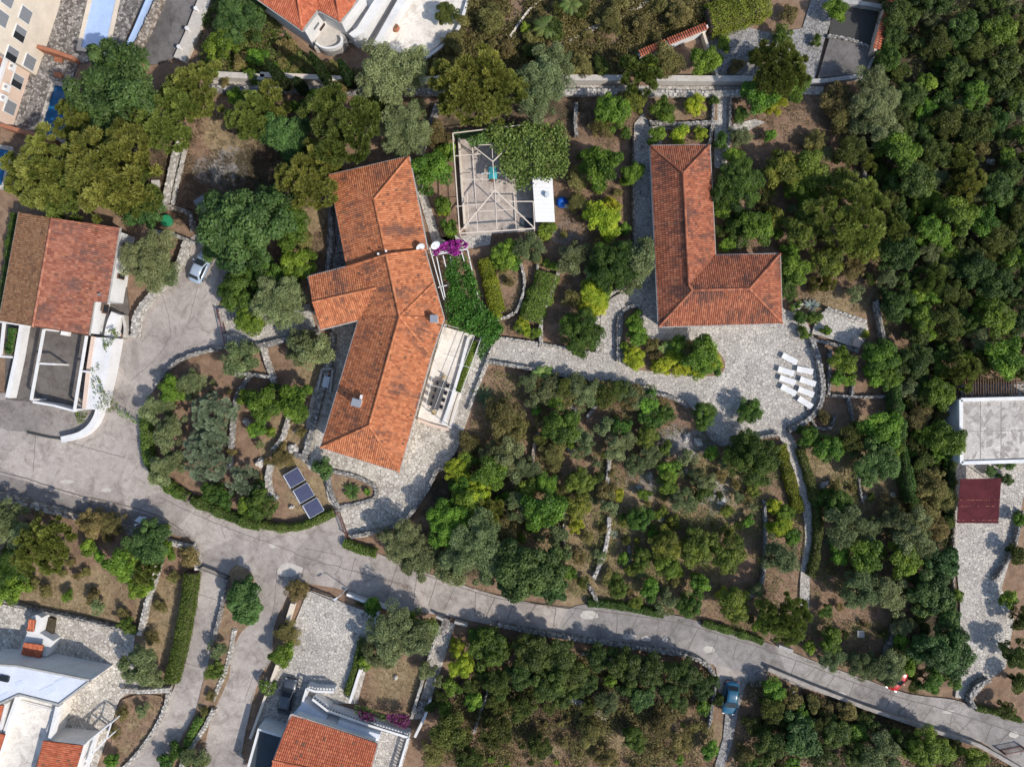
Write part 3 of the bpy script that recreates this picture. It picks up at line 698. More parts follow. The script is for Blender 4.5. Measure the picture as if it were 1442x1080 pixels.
sheet('neighbour_yard', [(1346, 645), (1455, 640), (1455, 690), (1441, 700), (1426, 775), (1410, 828), (1428, 872), (1416, 940), (1392, 958), (1370, 985), (1345, 982), (1352, 930), (1352, 850), (1343, 760)], 0.03, ['pave'], False)
sheet('front_yard', [(434, 830), (470, 842), (492, 852), (533, 866), (522, 920), (503, 990), (470, 990), (440, 1010), (395, 1030), (358, 1030), (372, 985), (392, 940), (410, 890)], 0.034, ['pave'], False)
sheet('stone_yard', [(-30, 842), (50, 862), (78, 866), (190, 893), (186, 930), (200, 962), (168, 985), (150, 1040), (130, 1095), (-30, 1095)], 0.03, ['pave_warm'], False)
sheet('pool_yard', [(40, 100), (62, 80), (80, 20), (85, -25), (212, -25), (165, 82), (110, 90), (85, 150), (52, 196), (10, 180)], 0.03, ['pave_dark'], False)
sheet('parking_lot', [(206, -25), (286, -25), (246, 82), (215, 92), (178, 80)], 0.024, ['lot'], False)
sheet('villa_terrace', [(524, 66), (586, -25), (668, -25), (645, 38), (600, 80), (560, 95)], 0.04, ['floor_white'], False)
sheet('villa_side_path', [(490, 60), (545, -25), (590, -25), (530, 66)], 0.02, ['patch'], False)
sheet('lane', [(288, 108), (400, 110), (600, 122), (800, 120), (1000, 122), (1160, 122), (1160, 134), (1000, 131), (800, 130), (600, 134), (290, 124)], 0.02, ['pave'], False)
sheet('gravel_drive', [(998, 42), (1040, 36), (1090, 48), (1130, 40), (1150, -25), (1190, -25), (1160, 60), (1148, 112), (1010, 112)], 0.015, ['gravel'], False, None, False)
sheet('pergola_court', [(644, 186), (700, 180), (760, 180), (760, 325), (656, 332)], 0.03, ['court_pale'], False)
sheet('drain_channel', [(-30, 668), (0, 668), (42, 679), (100, 698), (175, 715), (222, 729), (262, 752), (262, 757), (225, 748), (190, 741), (140, 733), (95, 718), (55, 708), (-30, 686)], 0.03, ['court_mid'], False)
sheet('garden_steps_path', [(1008, 136), (1030, 136), (1030, 176), (1062, 168), (1078, 172), (1030, 196), (1022, 240), (1006, 236), (1006, 190)], 0.022, ['pave'], False)
sheet('kitchen_garden_path', [(893, 175), (905, 160), (916, 175), (1000, 172), (1006, 180), (916, 184), (917, 195), (893, 195)], 0.028, ['pave'], False)
sheet('stone_platform', [(1142, 470), (1150, 444), (1166, 435), (1218, 452), (1222, 470), (1208, 493), (1170, 478)], 0.3, ['pave'], False)
sheet('side_steps_path', [(622, 873), (641, 878), (620, 945), (606, 985), (594, 1012), (575, 1012), (588, 995), (606, 940), (604, 925)], 0.03, ['pave'], False)
sheet('tiled_terrace', [(1150, 112), (1167, 54), (1232, 74), (1221, 105)], 0.35, ['lot'], False)
sheet('gravel_track', [(1020, 935), (1070, 945), (1050, 965), (1040, 1000), (1030, 1050), (1015, 1095), (1002, 1095), (1018, 1040), (1022, 1000), (1012, 965)], 0.014, ['gravel'], False, None, False)
def soil_patch(pts, z, cur=True): return sheet('planting_bed_soil', pts, z, ['ground'], cur, None, False)
soil_patch([(878, 440), (888, 433), (902, 436), (903, 462), (918, 478), (960, 478), (1000, 486), (1021, 510), (1012, 528), (980, 529), (930, 524), (880, 512)], 0.1)
soil_patch([(468, 667), (500, 674), (524, 686), (526, 696), (515, 704), (480, 711), (468, 702), (463, 680)], 0.1)
soil_patch([(155, 1095), (158, 1040), (172, 985), (228, 980), (222, 1010), (200, 1050), (170, 1090)], 0.1)
soil_patch([(1010, 136), (1010, 170), (925, 170), (920, 136)], 0.06, False)

# ================================================================ walls and fences
def SWL(*a, **k): return stone_wall(*a, **k)
slab_wall([(286, 103), (310, 105), (350, 107), (372, 109)], 'pale coped boundary wall below the bramble slope next to the parking lot', 0.7, 1.2, 'patch')
slab_wall([(366, 105), (430, 108), (505, 112)], 'pale boundary wall behind the four leaning cypresses', 0.6, 1.2, 'cream')
slab_wall([(590, 112), (625, 110)], 'short pale wall length beside the tall olive above the main house', 0.6, 1.2, 'cream')
slab_wall([(790, 109), (880, 110)], 'pale coped wall stretch between the grey olive and the yellowish pine', 0.7, 1.2, 'patch')
slab_wall([(925, 110), (1010, 111), (1060, 111)], 'long pale coped wall above the small kitchen garden', 0.7, 1.2, 'patch')
SWL([(300, 124), (400, 126), (500, 128)], 'rubble retaining wall along the lane behind the tall pine and cypresses', 0.9, 0.7, GREY, False)
SWL([(505, 129), (570, 129), (626, 128)], 'rubble retaining wall of the lane between olive and broad pine', 0.9, 0.7, GREY, False)
SWL([(788, 129), (870, 129)], 'rubble retaining wall of the lane right above the vine pergola', 0.9, 0.7, PALE, False)
SWL([(905, 130), (1000, 132), (1050, 130)], 'pale rubble retaining wall above the small kitchen garden beds', 0.9, 0.7, PALE, False)
def tile_cap(t, pts):
    mb = MB()
    for a, b in zip(pts, pts[1:]):
        A, B = Vector((a.x, a.y, 1.85)), Vector((b.x, b.y, 1.85)); d = (B-A).normalized(); n = Vector((-d.y, d.x, 0))
        L = (B-A).length
        for k in range(int(L/0.3)):
            for s in (-1, 1):
                c = A+d*(k+.5)*0.3; col = random.choice(PAL_F[:3])
                mb.tube([c+Vector((0, 0, .14)), c+n*s*0.42], [.1, .13], 6, col, 0, False)
    mb.build('tile_coping', 'tile', t)
slab_wall([(900, 77), (940, 60), (997, 37)], 'wall with red tile coping running slantwise across the bramble slope', 0.35, 1.8, 'white', cap=tile_cap)
slab_wall([(1257, -12), (1245, 30), (1233, 72)], 'red tile coped wall beside the dark sunken court', 0.4, 1.8, 'pink', cap=tile_cap)
slab_wall([(1233, 76), (1220, 104)], 'grey kerb wall closing the grey tiled terrace at the top', 0.3, 0.6, 'greystone')
slab_wall([(1136, 114), (1160, 114), (1221, 106)], 'grey concrete wall in front of the grey tiled terrace', 0.5, 0.7, 'greystone')
slab_wall([(989, 40), (1000, 75), (1011, 108)], 'pale wall bordering the grey gravel drive', 0.3, 0.9, 'cream')
SWL([(1166, 50), (1200, 56), (1232, 70)], 'stone ledge between the sunken court and the grey tiled terrace', 0.5, 0.5, GREY, False)
SWL([(262, 338), (250, 372), (232, 394), (216, 412), (200, 430), (190, 448), (188, 474)], 'pale curving stone wall climbing beside the concrete parking area', 1.0, 1.1, PALE)
SWL([(214, 325), (245, 331), (270, 341)], 'low stone wall under the green tub', 0.5, 0.9, GREY)
SWL([(230, 290), (250, 294), (266, 302), (270, 322)], 'curved stone wall around the bed with the green tub', 0.6, 0.9, BROWN)
SWL([(251, 200), (243, 225), (236, 258), (230, 290)], 'broad pale stone wall with steps above the green tub', 0.75, 1.0, PALE, True, 0.45)
SWL([(260, 200), (254, 230), (246, 262), (242, 285)], 'narrow pale kerb wall beside the stepped wall above the green tub', 0.3, 0.7, PALE)
SWL([(317, 488), (290, 494), (262, 502), (240, 515), (222, 538)], 'dark edged stone wall along the lower rim of the parking area', 0.4, 0.9, GREY)
SWL([(349, 484), (365, 487), (400, 478), (446, 467)], 'stone wall along the lower side of the front path', 0.8, 0.8, GREY)
SWL([(369, 487), (376, 512), (383, 530), (386, 550)], 'stone wall going down between two soil beds below the front path', 0.75, 0.7, PALE)
SWL([(330, 527), (350, 527), (384, 532)], 'short cross wall under the round clipped olive', 0.5, 0.6, PALE)
SWL([(352, 528), (340, 545), (332, 560), (327, 590), (325, 620), (322, 658)], 'long thin stone wall beside the silvery trees', 0.6, 0.7, GREY)
SWL([(408, 582), (402, 600), (396, 618), (385, 632)], 'pale stone wall in the ochre bed west of the main house', 0.65, 0.7, PALE)
SWL([(380, 654), (376, 675), (380, 695), (386, 702)], 'broad pale stone wall left of the solar panels', 0.85, 0.7, PALE)
SWL([(468, 470), (466, 500), (458, 530), (450, 560), (440, 600), (428, 642)], 'retaining stone wall along the west side of the main house', 0.8, 0.9, GREY)
SWL([(414, 640), (424, 643), (430, 648)], 'short stone return wall above the solar panels', 0.8, 0.6, GREY)
SWL([(460, 250), (464, 300), (466, 340), (460, 380)], 'dark retaining wall beside the north wing', 0.6, 0.9, GREY)
SWL([(462, 672), (464, 690), (473, 710), (478, 718)], 'stone kerb between the solar panels and the palm bed', 0.6, 0.6, GREY)
SWL([(470, 664), (500, 671), (523, 682), (530, 692), (526, 702), (505, 709), (480, 714)], 'curved stone kerb round the bed with the sago palm', 0.55, 0.45, GREY)
SWL([(495, 756), (530, 748), (562, 738), (578, 724), (602, 688), (614, 664), (622, 660)], 'grey parapet wall on the lower rim of the house terrace', 0.5, 0.9, GREY)
SWL([(694, 488), (686, 507), (672, 545), (660, 575)], 'stone kerb on the planted side of the house terrace', 0.45, 0.6, PALE)
SWL([(686, 509), (735, 517), (790, 528), (850, 542)], 'low wall under the flagged walk, dry hedge side, near the house', 0.5, 0.8, GREY)
SWL([(850, 542), (900, 550), (948, 560), (968, 573)], 'low wall under the flagged walk, dry hedge side, near the terrace', 0.5, 0.8, GREY)
SWL([(984, 588), (1000, 612), (1022, 627), (1060, 618), (1094, 612)], 'stone parapet at the bottom rim of the sunlounger terrace', 0.45, 0.8, GREY)
SWL([(1112, 606), (1135, 594), (1153, 576), (1160, 548), (1155, 512), (1147, 485), (1142, 474)], 'curved double parapet round the sunloungers', 0.75, 0.8, GREY)
SWL([(682, 474), (720, 478), (760, 484), (800, 491), (838, 498)], 'stone edging on the garden side of the flagged walk', 0.4, 0.5, PALE)
SWL([(842, 494), (840, 470), (842, 446), (850, 426), (864, 412), (880, 402), (898, 397)], 'curved stone edging outside the quarter-turn steps', 0.4, 0.5, PALE)
SWL([(871, 508), (871, 470), (872, 448), (880, 436), (892, 431), (902, 432), (903, 448)], 'hook-shaped stone wall inside the quarter-turn steps', 0.55, 0.7, GREY)
SWL([(786, 384), (778, 408), (768, 432), (762, 452), (762, 486)], 'slim pale stone wall between brown bed and leafy hedge', 0.5, 0.7, PALE)
SWL([(731, 366), (737, 384), (738, 405), (732, 428), (726, 440)], 'thin curved stone wall beside the dark bed', 0.35, 0.6, PALE)
SWL([(700, 449), (712, 447), (720, 443)], 'tiny stone wall at the foot of the lime hedge', 0.4, 0.5, PALE)
SWL([(757, 364), (757, 380)], 'tiny stone wall stub under the olive in the garden', 0.3, 0.5, PALE)
SWL([(894, 190), (893, 240), (893, 300), (894, 350)], 'thin kerb wall along the shaded path of the L-shaped house', 0.3, 0.9, BROWN)
SWL([(916, 172), (960, 174), (1004, 172)], 'stone wall between the two rows of kitchen garden beds', 0.6, 0.8, GREY)
SWL([(1006, 140), (1004, 172), (1000, 202)], 'stone wall closing the kitchen garden beds', 0.4, 0.8, GREY)
SWL([(1029, 138), (1028, 180)], 'short stone wall beyond the kitchen garden path', 0.35, 0.8, GREY)
SWL([(812, 145), (810, 172), (812, 190)], 'short dark wall behind the vine pergola', 0.5, 0.8, GREY)
SWL([(616, 148), (604, 180), (592, 214)], 'slanting stone wall between the olive and the north wing', 0.9, 0.7, GREY)
SWL([(1220, 212), (1219, 240), (1219, 268)], 'grey straight wall at the forest edge above the big pine', 0.4, 1.0, GREY, False)
SWL([(1235, 424), (1240, 448), (1246, 478)], 'grey straight wall at the forest edge below the big pine', 0.5, 1.0, GREY, False)
SWL([(1166, 434), (1192, 443), (1220, 452)], 'stone edging along the upper side of the stone platform', 0.4, 0.7, PALE)
SWL([(1146, 478), (1180, 486), (1208, 494)], 'stone edging along the lower side of the stone platform', 0.4, 0.7, GREY)
SWL([(1171, 492), (1169, 520), (1168, 556)], 'low stone wall dividing the beds beside the sunlounger parapet', 0.4, 0.6, GREY)
SWL([(1172, 557), (1210, 559), (1250, 558)], 'long cross wall under the orchard beds', 0.4, 0.6, GREY)
SWL([(1202, 524), (1201, 556)], 'short stone divider between two orchard beds', 0.4, 0.6, GREY)
SWL([(1196, 560), (1200, 580), (1203, 596)], 'thin grey divider below the orchard cross wall', 0.3, 0.6, GREY)
SWL([(1209, 660), (1212, 690), (1216, 708)], 'thin pale stone line in the dry meadow beside the garden path', 0.3, 0.5, GREY)
SWL([(1138, 575), (1150, 601), (1170, 603), (1176, 588)], 'ring of stones round a small dark bush', 0.3, 0.4, GREY)
SWL([(858, 648), (857, 664), (855, 680)], 'pale stone wall stub among the garden olives', 0.5, 0.7, PALE)
SWL([(858, 728), (857, 748), (852, 776), (843, 800), (836, 815)], 'long curved pale stone wall through the lower garden', 0.55, 0.7, PALE)
SWL([(758, 610), (752, 630), (750, 650)], 'stone wall stub beside the red soil of the garden', 0.5, 0.6, BROWN)
SWL([(800, 570), (812, 578), (808, 592)], 'short stone wall by the bright green round tree', 0.5, 0.6, GREY)
SWL([(826, 588), (836, 576), (842, 568)], 'slanting stone wall stub under the dry hedge', 0.5, 0.6, GREY)
SWL([(796, 715), (795, 740), (793, 775)], 'broken stone wall along the pines of the lower garden', 0.4, 0.5, BROWN)
SWL([(1077, 705), (1079, 740), (1078, 790), (1072, 828), (1058, 840)], 'dark winding stone wall beside the yellow hedge', 0.4, 0.7, GREY)
SWL([(885, 768), (888, 785), (884, 800)], 'small stone wall among the dark bushes of the lower garden', 0.4, 0.5, GREY)
SWL([(826, 822), (836, 836), (842, 852)], 'stone wall stub above the road with the pale patch', 0.5, 0.7, GREY)
SWL([(-20, 694), (20, 705), (60, 716), (100, 727), (150, 740), (195, 752), (228, 760)], 'stepped stone wall along the lower edge of the wide road', 1.0, 0.9, BROWN, True, 0.6)
SWL([(228, 762), (250, 768), (266, 772)], 'broken pale wall end beside the dark driveway', 0.7, 0.8, PALE)
SWL([(268, 768), (275, 785), (277, 800)], 'golden curved wall end above the iron gate', 0.8, 0.8, PALE)
SWL([(222, 792), (216, 815), (205, 850), (195, 895)], 'pale straight wall between two dry soil plots', 0.65, 0.9, PALE, False)
SWL([(170, 972), (200, 974), (238, 972)], 'short stone wall at the foot of the clipped hedge', 0.7, 0.7, PALE)
SWL([(236, 976), (228, 1005), (205, 1045), (172, 1084)], 'curved pale kerb wall round the bushy corner bed', 0.5, 0.6, PALE)
SWL([(318, 818), (310, 860), (300, 900)], 'pale kerb wall beside the big rounded tree on the island', 0.4, 0.8, GREY)
SWL([(300, 1000), (284, 1030), (262, 1062), (250, 1090)], 'pale kerb wall beside the sloping lane at the bottom', 0.6, 0.7, PALE)
SWL([(330, 885), (320, 935), (300, 985)], 'pale stone strip along the planted island', 0.7, 0.3, PALE)
slab_wall([(412, 850), (404, 875), (396, 890)], 'pale wall beside the reddish bush of the front yard', 0.5, 0.8, 'cream')
slab_wall([(390, 936), (372, 985), (352, 1040)], 'long pale wall between the sloping lane and the parked dark car', 0.3, 0.9, 'cream')
slab_wall([(488, 837), (510, 846), (548, 857), (556, 861)], 'white wall between the front yard and the shaded road', 0.3, 1.0, 'white')
slab_wall([(533, 858), (524, 890), (508, 940), (492, 990)], 'thin pale blue-white wall dividing front yard from olive garden', 0.3, 1.0, 'white')
slab_wall([(614, 868), (624, 873)], 'small pale wall beside the dark road steps', 0.3, 1.0, 'greystone')
slab_wall([(640, 876), (658, 881)], 'small pale wall past the dark road steps', 0.3, 1.0, 'greystone')
slab_wall([(606, 985), (598, 1010), (584, 1038)], 'thin white wall at the bottom of the long stone steps', 0.3, 1.1, 'white')
SWL([(620, 882), (606, 920), (592, 968), (580, 1008)], 'pale kerb wall between the olive garden and the stone steps', 0.35, 0.7, PALE)
SWL([(700, 880), (760, 892), (830, 903), (900, 913), (960, 922)], 'grey roadside wall above the dense green slope', 0.6, 0.9, GREY)
SWL([(960, 922), (985, 930), (1000, 942), (1006, 952)], 'curved end of the roadside wall near the gravel track', 0.6, 0.9, GREY)
SWL([(820, 921), (860, 929), (900, 935)], 'thin pale ledge under the roadside wall', 0.3, 0.4, PALE)
slab_wall([(1082, 942), (1140, 966), (1220, 997), (1300, 1024), (1380, 1050), (1450, 1090)], 'low concrete parapet along the lower road towards the red barrier', 0.45, 0.8, 'stain')
SWL([(1010, 955), (1005, 985), (1000, 1022)], 'crumbling stone wall beside the blue car', 0.4, 0.9, GREY)
SWL([(688, 970), (678, 1000), (668, 1030)], 'thin pale ledge in the bramble garden', 0.3, 0.5, PALE)
SWL([(806, 985), (830, 997), (855, 1012)], 'pale stone heap wall in the lower scrub', 0.9, 0.4, PALE)
slab_wall([(1097, 910), (1117, 917)], 'short grey wall end by the road under the round pine', 0.35, 0.8, 'greystone')
SWL([(1262, 880), (1256, 905), (1250, 925)], 'twin grey wall beside the pine above the red car', 0.8, 0.8, GREY)
SWL([(1345, 700), (1344, 780), (1343, 850)], 'overgrown kerb wall of the neighbour yard', 0.3, 0.7, BROWN, False)
SWL([(1442, 720), (1428, 775), (1404, 815)], 'dark kerb wall on the outer rim of the neighbour yard', 0.4, 0.8, GREY)
SWL([(1394, 958), (1376, 968), (1368, 985), (1374, 997)], 'grey curved rubble wall at the neighbour yard entrance', 0.7, 0.9, GREY)
SWL([(-20, 838), (40, 858), (110, 872), (190, 892)], 'dark edged wall above the warm stone yard', 0.35, 0.8, GREY)
slab_wall([(170, 83), (190, 40), (212, -12)], 'pale blue railing wall between the pool yard and the parking lot', 0.3, 0.9, 'pool_pale')
SWL([(184, 80), (205, 40), (228, -12)], 'broad rubble wall between the blue railing and the parking lot', 1.1, 0.7, BROWN, False)
slab_wall([(252, 84), (268, 50), (292, -12)], 'broad sandy wall with white bollards on the parking lot rim', 1.5, 0.5, 'patch', name='retaining_wall')
slab_wall([(50, 65), (75, 72), (103, 82)], 'terracotta coped wall between the apartments and the pale pool', 0.45, 1.4, 'terracotta')
slab_wall([(0, 176), (35, 186), (76, 198)], 'terracotta coped wall below the dark blue pool', 0.45, 1.4, 'terracotta')
slab_wall([(718, 52), (742, 18), (764, -4)], 'thin pale ledge high on the bramble slope', 0.25, 0.4, 'cream', True)
slab_wall([(790, 62), (830, 42), (880, 20), (925, -4)], 'long pale ledge slanting across the bramble slope', 0.45, 0.4, 'cream', True)
slab_wall([(596, 84), (625, 62), (645, 40), (662, -10)], 'curved pale kerb round the villa terrace', 0.35, 0.6, 'white', True)
# ================================================================ houses
def walls(parent, px_eave, z, d=0.35, mat='white', h=None):
    pts = inset([W(p[0], p[1], z)[:2] for p in px_eave], d)
    mb = MB(); mb.prism(pts, -0.4, (h or z)-0.06); return mb.build('wall', mat, parent)
def chimney(parent, px, py, z0, z1, sx, sy, rz, capmat='chrome', mat='white'):
    x, y, _ = W(px, py, z1); t = MB(); t.box((x, y, (z0+z1)/2), (sx, sy, z1-z0), rz); c = t.build('chimney', mat, parent)
    g = MB(); g.box((x, y, z1+0.05), (sx+.14, sy+.14, .1), rz)
    for s in (-1, 1):
        for q in (-1, 1):
            ca, sa = math.cos(rz), math.sin(rz); dx, dy = s*(sx/2-.08), q*(sy/2-.08)
            g.box((x+dx*ca-dy*sa, y+dx*sa+dy*ca, z1+.2), (.1, .1, .2), rz)
    g.box((x, y, z1+0.33), (sx+.06, sy+.06, .06), rz); g.build('chimney_cap', capmat, c)
    return c
# ---- main house
ez, rz_, e1, r1 = 4.6, 6.9, 4.1, 6.1
mh = thing('brick_tiled_house', 'sprawling house with bright orange tiled hip roofs around two chimneys', 'house', (*G2(540, 460), 0))
mh.name = 'tiled_house'
walls(mh, [(464, 247), (576, 221), (602, 350), (611, 399), (625, 449), (607, 501), (562, 664), (452, 630), (505, 452), (451, 464), (434, 390), (489, 377)], 4.1, 0.5, 'cream')
roof(mh, [[(464, 247, e1), (527, 281, r1), (544, 362, r1), (489, 380, e1)], [(464, 247, e1), (576, 221, e1), (527, 281, r1)], [(576, 221, e1), (602, 354, e1), (544, 362, r1), (527, 281, r1)],
          [(544, 359, rz_), (563, 446, rz_), (509, 446, ez), (529, 406, 5.7), (489, 376, ez)], [(434, 390, ez), (489, 376, ez), (529, 406, 5.85), (440, 426, 5.85)], [(440, 426, 5.85), (529, 406, 5.85), (509, 446, ez), (503, 451, ez), (451, 464, ez)],
          [(544, 359, rz_), (598, 352, ez), (611, 399, ez), (563, 446, rz_)], [(563, 446, rz_), (611, 399, ez), (625, 449, ez)], [(563, 446, rz_), (625, 449, ez), (607, 501, ez)],
          [(563, 446, rz_), (520, 599, rz_), (452, 630, ez), (505, 452, ez), (509, 446, ez)], [(563, 446, rz_), (607, 501, ez), (562, 664, ez), (520, 599, rz_)], [(520, 599, rz_), (562, 664, ez), (452, 630, ez)]],
     [((464, 247, e1), (527, 281, r1)), ((576, 221, e1), (527, 281, r1)), ((527, 281, r1), (544, 360, r1)), ((544, 359, rz_), (563, 446, rz_)), ((440, 426, 5.85), (529, 406, 5.85)),
      ((611, 399, ez), (563, 446, rz_)), ((625, 449, ez), (563, 446, rz_)), ((607, 501, ez), (563, 446, rz_)), ((563, 446, rz_), (520, 599, rz_)), ((520, 599, rz_), (452, 630, ez)), ((520, 599, rz_), (562, 664, ez)), ((489, 376, ez), (544, 359, rz_)), ((544, 359, rz_), (598, 352, ez))],
     PAL_A, 3, 0.52, [((464, 247, e1), (489, 374, e1)), ((464, 247, e1), (576, 221, e1)), ((576, 221, e1), (602, 352, e1)), ((434, 390, ez), (451, 464, ez)), ((451, 464, ez), (503, 451, ez)), ((434, 390, ez), (489, 376, ez)), ((505, 452, ez), (452, 630, ez)), ((452, 630, ez), (562, 664, ez)), ((562, 664, ez), (607, 501, ez)), ((607, 501, ez), (625, 449, ez)), ((598, 352, ez), (625, 449, ez))])
sw = MB()
sw.prism([W(p[0], p[1], 5.85)[:2] for p in ((491, 377), (544, 362), (596, 355), (596, 359), (544, 367), (491, 381))], 4.2, 4.5)
sw.build('step_wall', 'cream', mh)
chimney(mh, 611, 449, 4.6, 6.2, 0.75, 0.75, 0.0)
chimney(mh, 502, 567, 4.8, 6.9, 0.95, 0.8, rad(-17), 'chrome', 'white')
dw = MB(); a, b = Vector(W(509, 556, 6.6)), Vector(W(505, 573, 6.6)); dw.beam(a-Vector((0, 0, .5)), b-Vector((0, 0, .5)), .22, 1.2); dw.build('chimney_flank', 'white', mh)
for pts in (((545, 355), (548, 362)), ((534, 359), (538, 364)),):
    m = MB(); p = Vector(W(*pts[0], 6.5)); m.tube([p, p+Vector((0, 0, .6))], .05, 6); m.box((p.x, p.y, p.z+.62), (.22, .22, .06)); m.build('vent_pipe', 'white_metal', mh)
# satellite dish on the north wing roof
def dish(px, py, z, label, s=0.5):
    x, y, _ = W(px, py, z); t = thing('satellite_dish', label, 'satellite dish', (x, y, z-.5))
    m = MB(); m.tube([(x, y, z-.5), (x, y, z)], .035, 6); m.build('mast', 'chrome', t)
    m = MB(); ax = Vector((.5, -.7, .55)).normalized(); r = ax.cross(Vector((0, 0, 1))).normalized(); u = r.cross(ax)
    c = Vector((x, y, z)); rings = []
    for k in range(5):
        R = s*k/4
        rings.append([c+r*(math.cos(a)*R)+u*(math.sin(a)*R)+ax*(0.5*(R*R)/s*.8) for a in np.linspace(0, 6.283, 15)[:-1]])
    vs = [p for g in rings for p in g]; n = 14
    m.add(vs, [(i*n+k, i*n+(k+1) % n, (i+1)*n+(k+1) % n, (i+1)*n+k) for i in range(4) for k in range(n)]); m.build('reflector', 'dishgrey', t, True)
    m = MB(); m.tube([c-u*s, c+ax*s*1.1], .02, 5); f = c+ax*s*1.1; m.box(f, (.1, .1, .1)); m.build('feed_arm', 'chrome', t)
dish(591, 347, 5.2, 'white satellite dish on the roof of the north wing', .55)
dish(612, 344, 3.6, 'white satellite dish above the magenta bougainvillea', .6)
# ---- L-shaped house
bz, br = 3.4, 5.5
lh = thing('tiled_house', 'L-shaped house with rusty red tiled roof beside the stone terrace', 'house', (*G2(985, 380), 0))
walls(lh, [(916, 206), (999, 205), (1007, 360), (1098, 358), (1101, 455), (928, 460)], bz, 0.5, 'white')
roof(lh, [[(916, 206, bz), (962, 244, br), (970, 402, br), (975, 409, br), (928, 460, bz)], [(916, 206, bz), (999, 205, bz), (962, 244, br)], [(999, 205, bz), (1007, 360, bz), (970, 402, br), (962, 244, br)],
          [(1007, 360, bz), (1098, 358, bz), (1055, 407, br), (975, 408, br), (970, 402, br)], [(1098, 358, bz), (1101, 455, bz), (1055, 407, br)], [(975, 409, br), (1055, 407, br), (1101, 455, bz), (928, 460, bz)]],
     [((916, 206, bz), (962, 244, br)), ((999, 205, bz), (962, 244, br)), ((962, 244, br), (970, 402, br)), ((970, 402, br), (975, 409, br)), ((975, 409, br), (928, 460, bz)), ((975, 409, br), (1055, 407, br)), ((1055, 407, br), (1098, 358, bz)), ((1055, 407, br), (1101, 455, bz))],
     PAL_B, 11, 0.45, [((916, 206, bz), (928, 460, bz)), ((916, 206, bz), (999, 205, bz)), ((999, 205, bz), (1007, 360, bz)), ((1007, 360, bz), (1098, 358, bz)), ((1098, 358, bz), (1101, 455, bz)), ((928, 460, bz), (1101, 455, bz))])
# ---- house on the far left
cz, cr = 3.7, 5.7
ch = thing('tiled_house', 'house with two-tone gabled tile roof and white side wall near the parking', 'house', (*G2(85, 385), 0))
walls(ch, [(27, 300), (73, 308), (169, 322), (152, 426), (133, 426), (126, 473), (46, 460), (0, 452)], cz, 0.3, 'white')
roof(ch, [[(27, 299, cz), (74, 307, cr), (47, 460, cr), (-1, 452, cz)]], [], PAL_D, 21, 0.66)
roof(ch, [[(74, 307, cr), (169, 321, cz), (151, 426, cz+.05), (132, 425, cz+.5), (125, 472, cz+.4), (47, 460, cr)]], [((74, 307, cr), (47, 460, cr))], PAL_C, 22, 0.5,
     [((169, 321, cz), (151, 426, cz)), ((27, 299, cz), (-1, 452, cz)), ((132, 425, cz), (125, 472, cz))])
for (x, y, z, w, h) in ((181, 352, 1.9, 1.2, 1.1), (150, 437, 1.9, 1.2, 1.2), (176, 392, 1.6, .6, 1.5)):
    m = MB(); p = W(x-10 if x > 160 else x-6, y-2, z); m.box((p[0]+.38, p[1], z), (.08, w, h), rad(-10)); wi = m.build('window', 'wood', ch)
    m = MB(); m.box((p[0]+.43, p[1], z), (.04, w*.8, h*.8), rad(-10)); m.build('pane', 'glass', wi)
m = MB(); p = W(140, 415, 4.6); m.tube([(p[0], p[1], 3.8), p], .06, 6); m.box((p[0], p[1], 4.65), (.3, .2, .1)); m.build('vent_pipe', 'chrome', ch)
def low_white(px, z, label, mat='white', name='terrace_parapet', cat='parapet'):
    mb = MB(); mb.prism([W(p[0], p[1], z)[:2] for p in px], -0.4, z); return single(mb, name, mat, label, cat)
low_white([(134, 475), (160, 476), (152, 520), (144, 555), (140, 577), (120, 576), (126, 530)], 2.2, 'broad white flat terrace slab trailing green creepers')
slab_wall([(162, 441), (156, 456), (152, 474)], 'thick curved white wall at the corner of the two-tone house', 1.0, 1.6, 'white', True)
slab_wall([(172, 444), (176, 460), (175, 475)], 'narrow sandy wall beside the white house corner', 0.35, 0.9, 'patch', True)
slab_wall([(140, 570), (136, 586), (126, 602), (110, 613), (86, 619)], 'sweeping curved white wall at the driveway corner', 0.75, 1.0, 'white', True)
slab_wall([(38, 609), (70, 616), (92, 618)], 'low dark kerb at the rim of the concrete patio', 0.2, 0.3, 'dark', True)
slab_wall([(46, 566), (75, 571), (105, 579)], 'white topped wall closing the concrete courtyard', 0.25, 1.9, 'white')
slab_wall([(30, 458), (22, 505), (10, 560)], 'broad white side wall of the concrete courtyard', 0.5, 1.3, 'white')
slab_wall([(131, 474), (124, 520), (118, 575)], 'pale pink inner wall on the courtyard side of the terrace slab', 0.45, 2.3, 'pink')
SLABSTEP = MB(); SLABSTEP.box((*G2(95, 470), .3), (.9, .5, .6), rad(-10)); single(SLABSTEP, 'step_block', 'white', 'small white block against the courtyard house wall', 'block')
def pergola(label, beams, posts, z, mat, bw=0.12, group=None, name='pergola'):
    c = W(*posts[0], 0); t = thing(name, label, 'pergola', (c[0], c[1], 0), group)
    for b in beams:
        w = b[4] if len(b) > 4 else bw; za = b[5] if len(b) > 5 else z; zb = b[6] if len(b) > 6 else za
        m = MB(); p, q = Vector(W(b[0], b[1], za)), Vector(W(b[2], b[3], zb)); m.beam(p, q, w, w*1.1); m.build('beam', mat, t)
    for p in posts:
        zt = p[2] if len(p) > 2 else z
        x, y, _ = W(p[0], p[1], zt); m = MB(); m.box((x, y, zt/2-.1), (bw, bw, zt+.1)); m.build('post', mat, t)
    return t
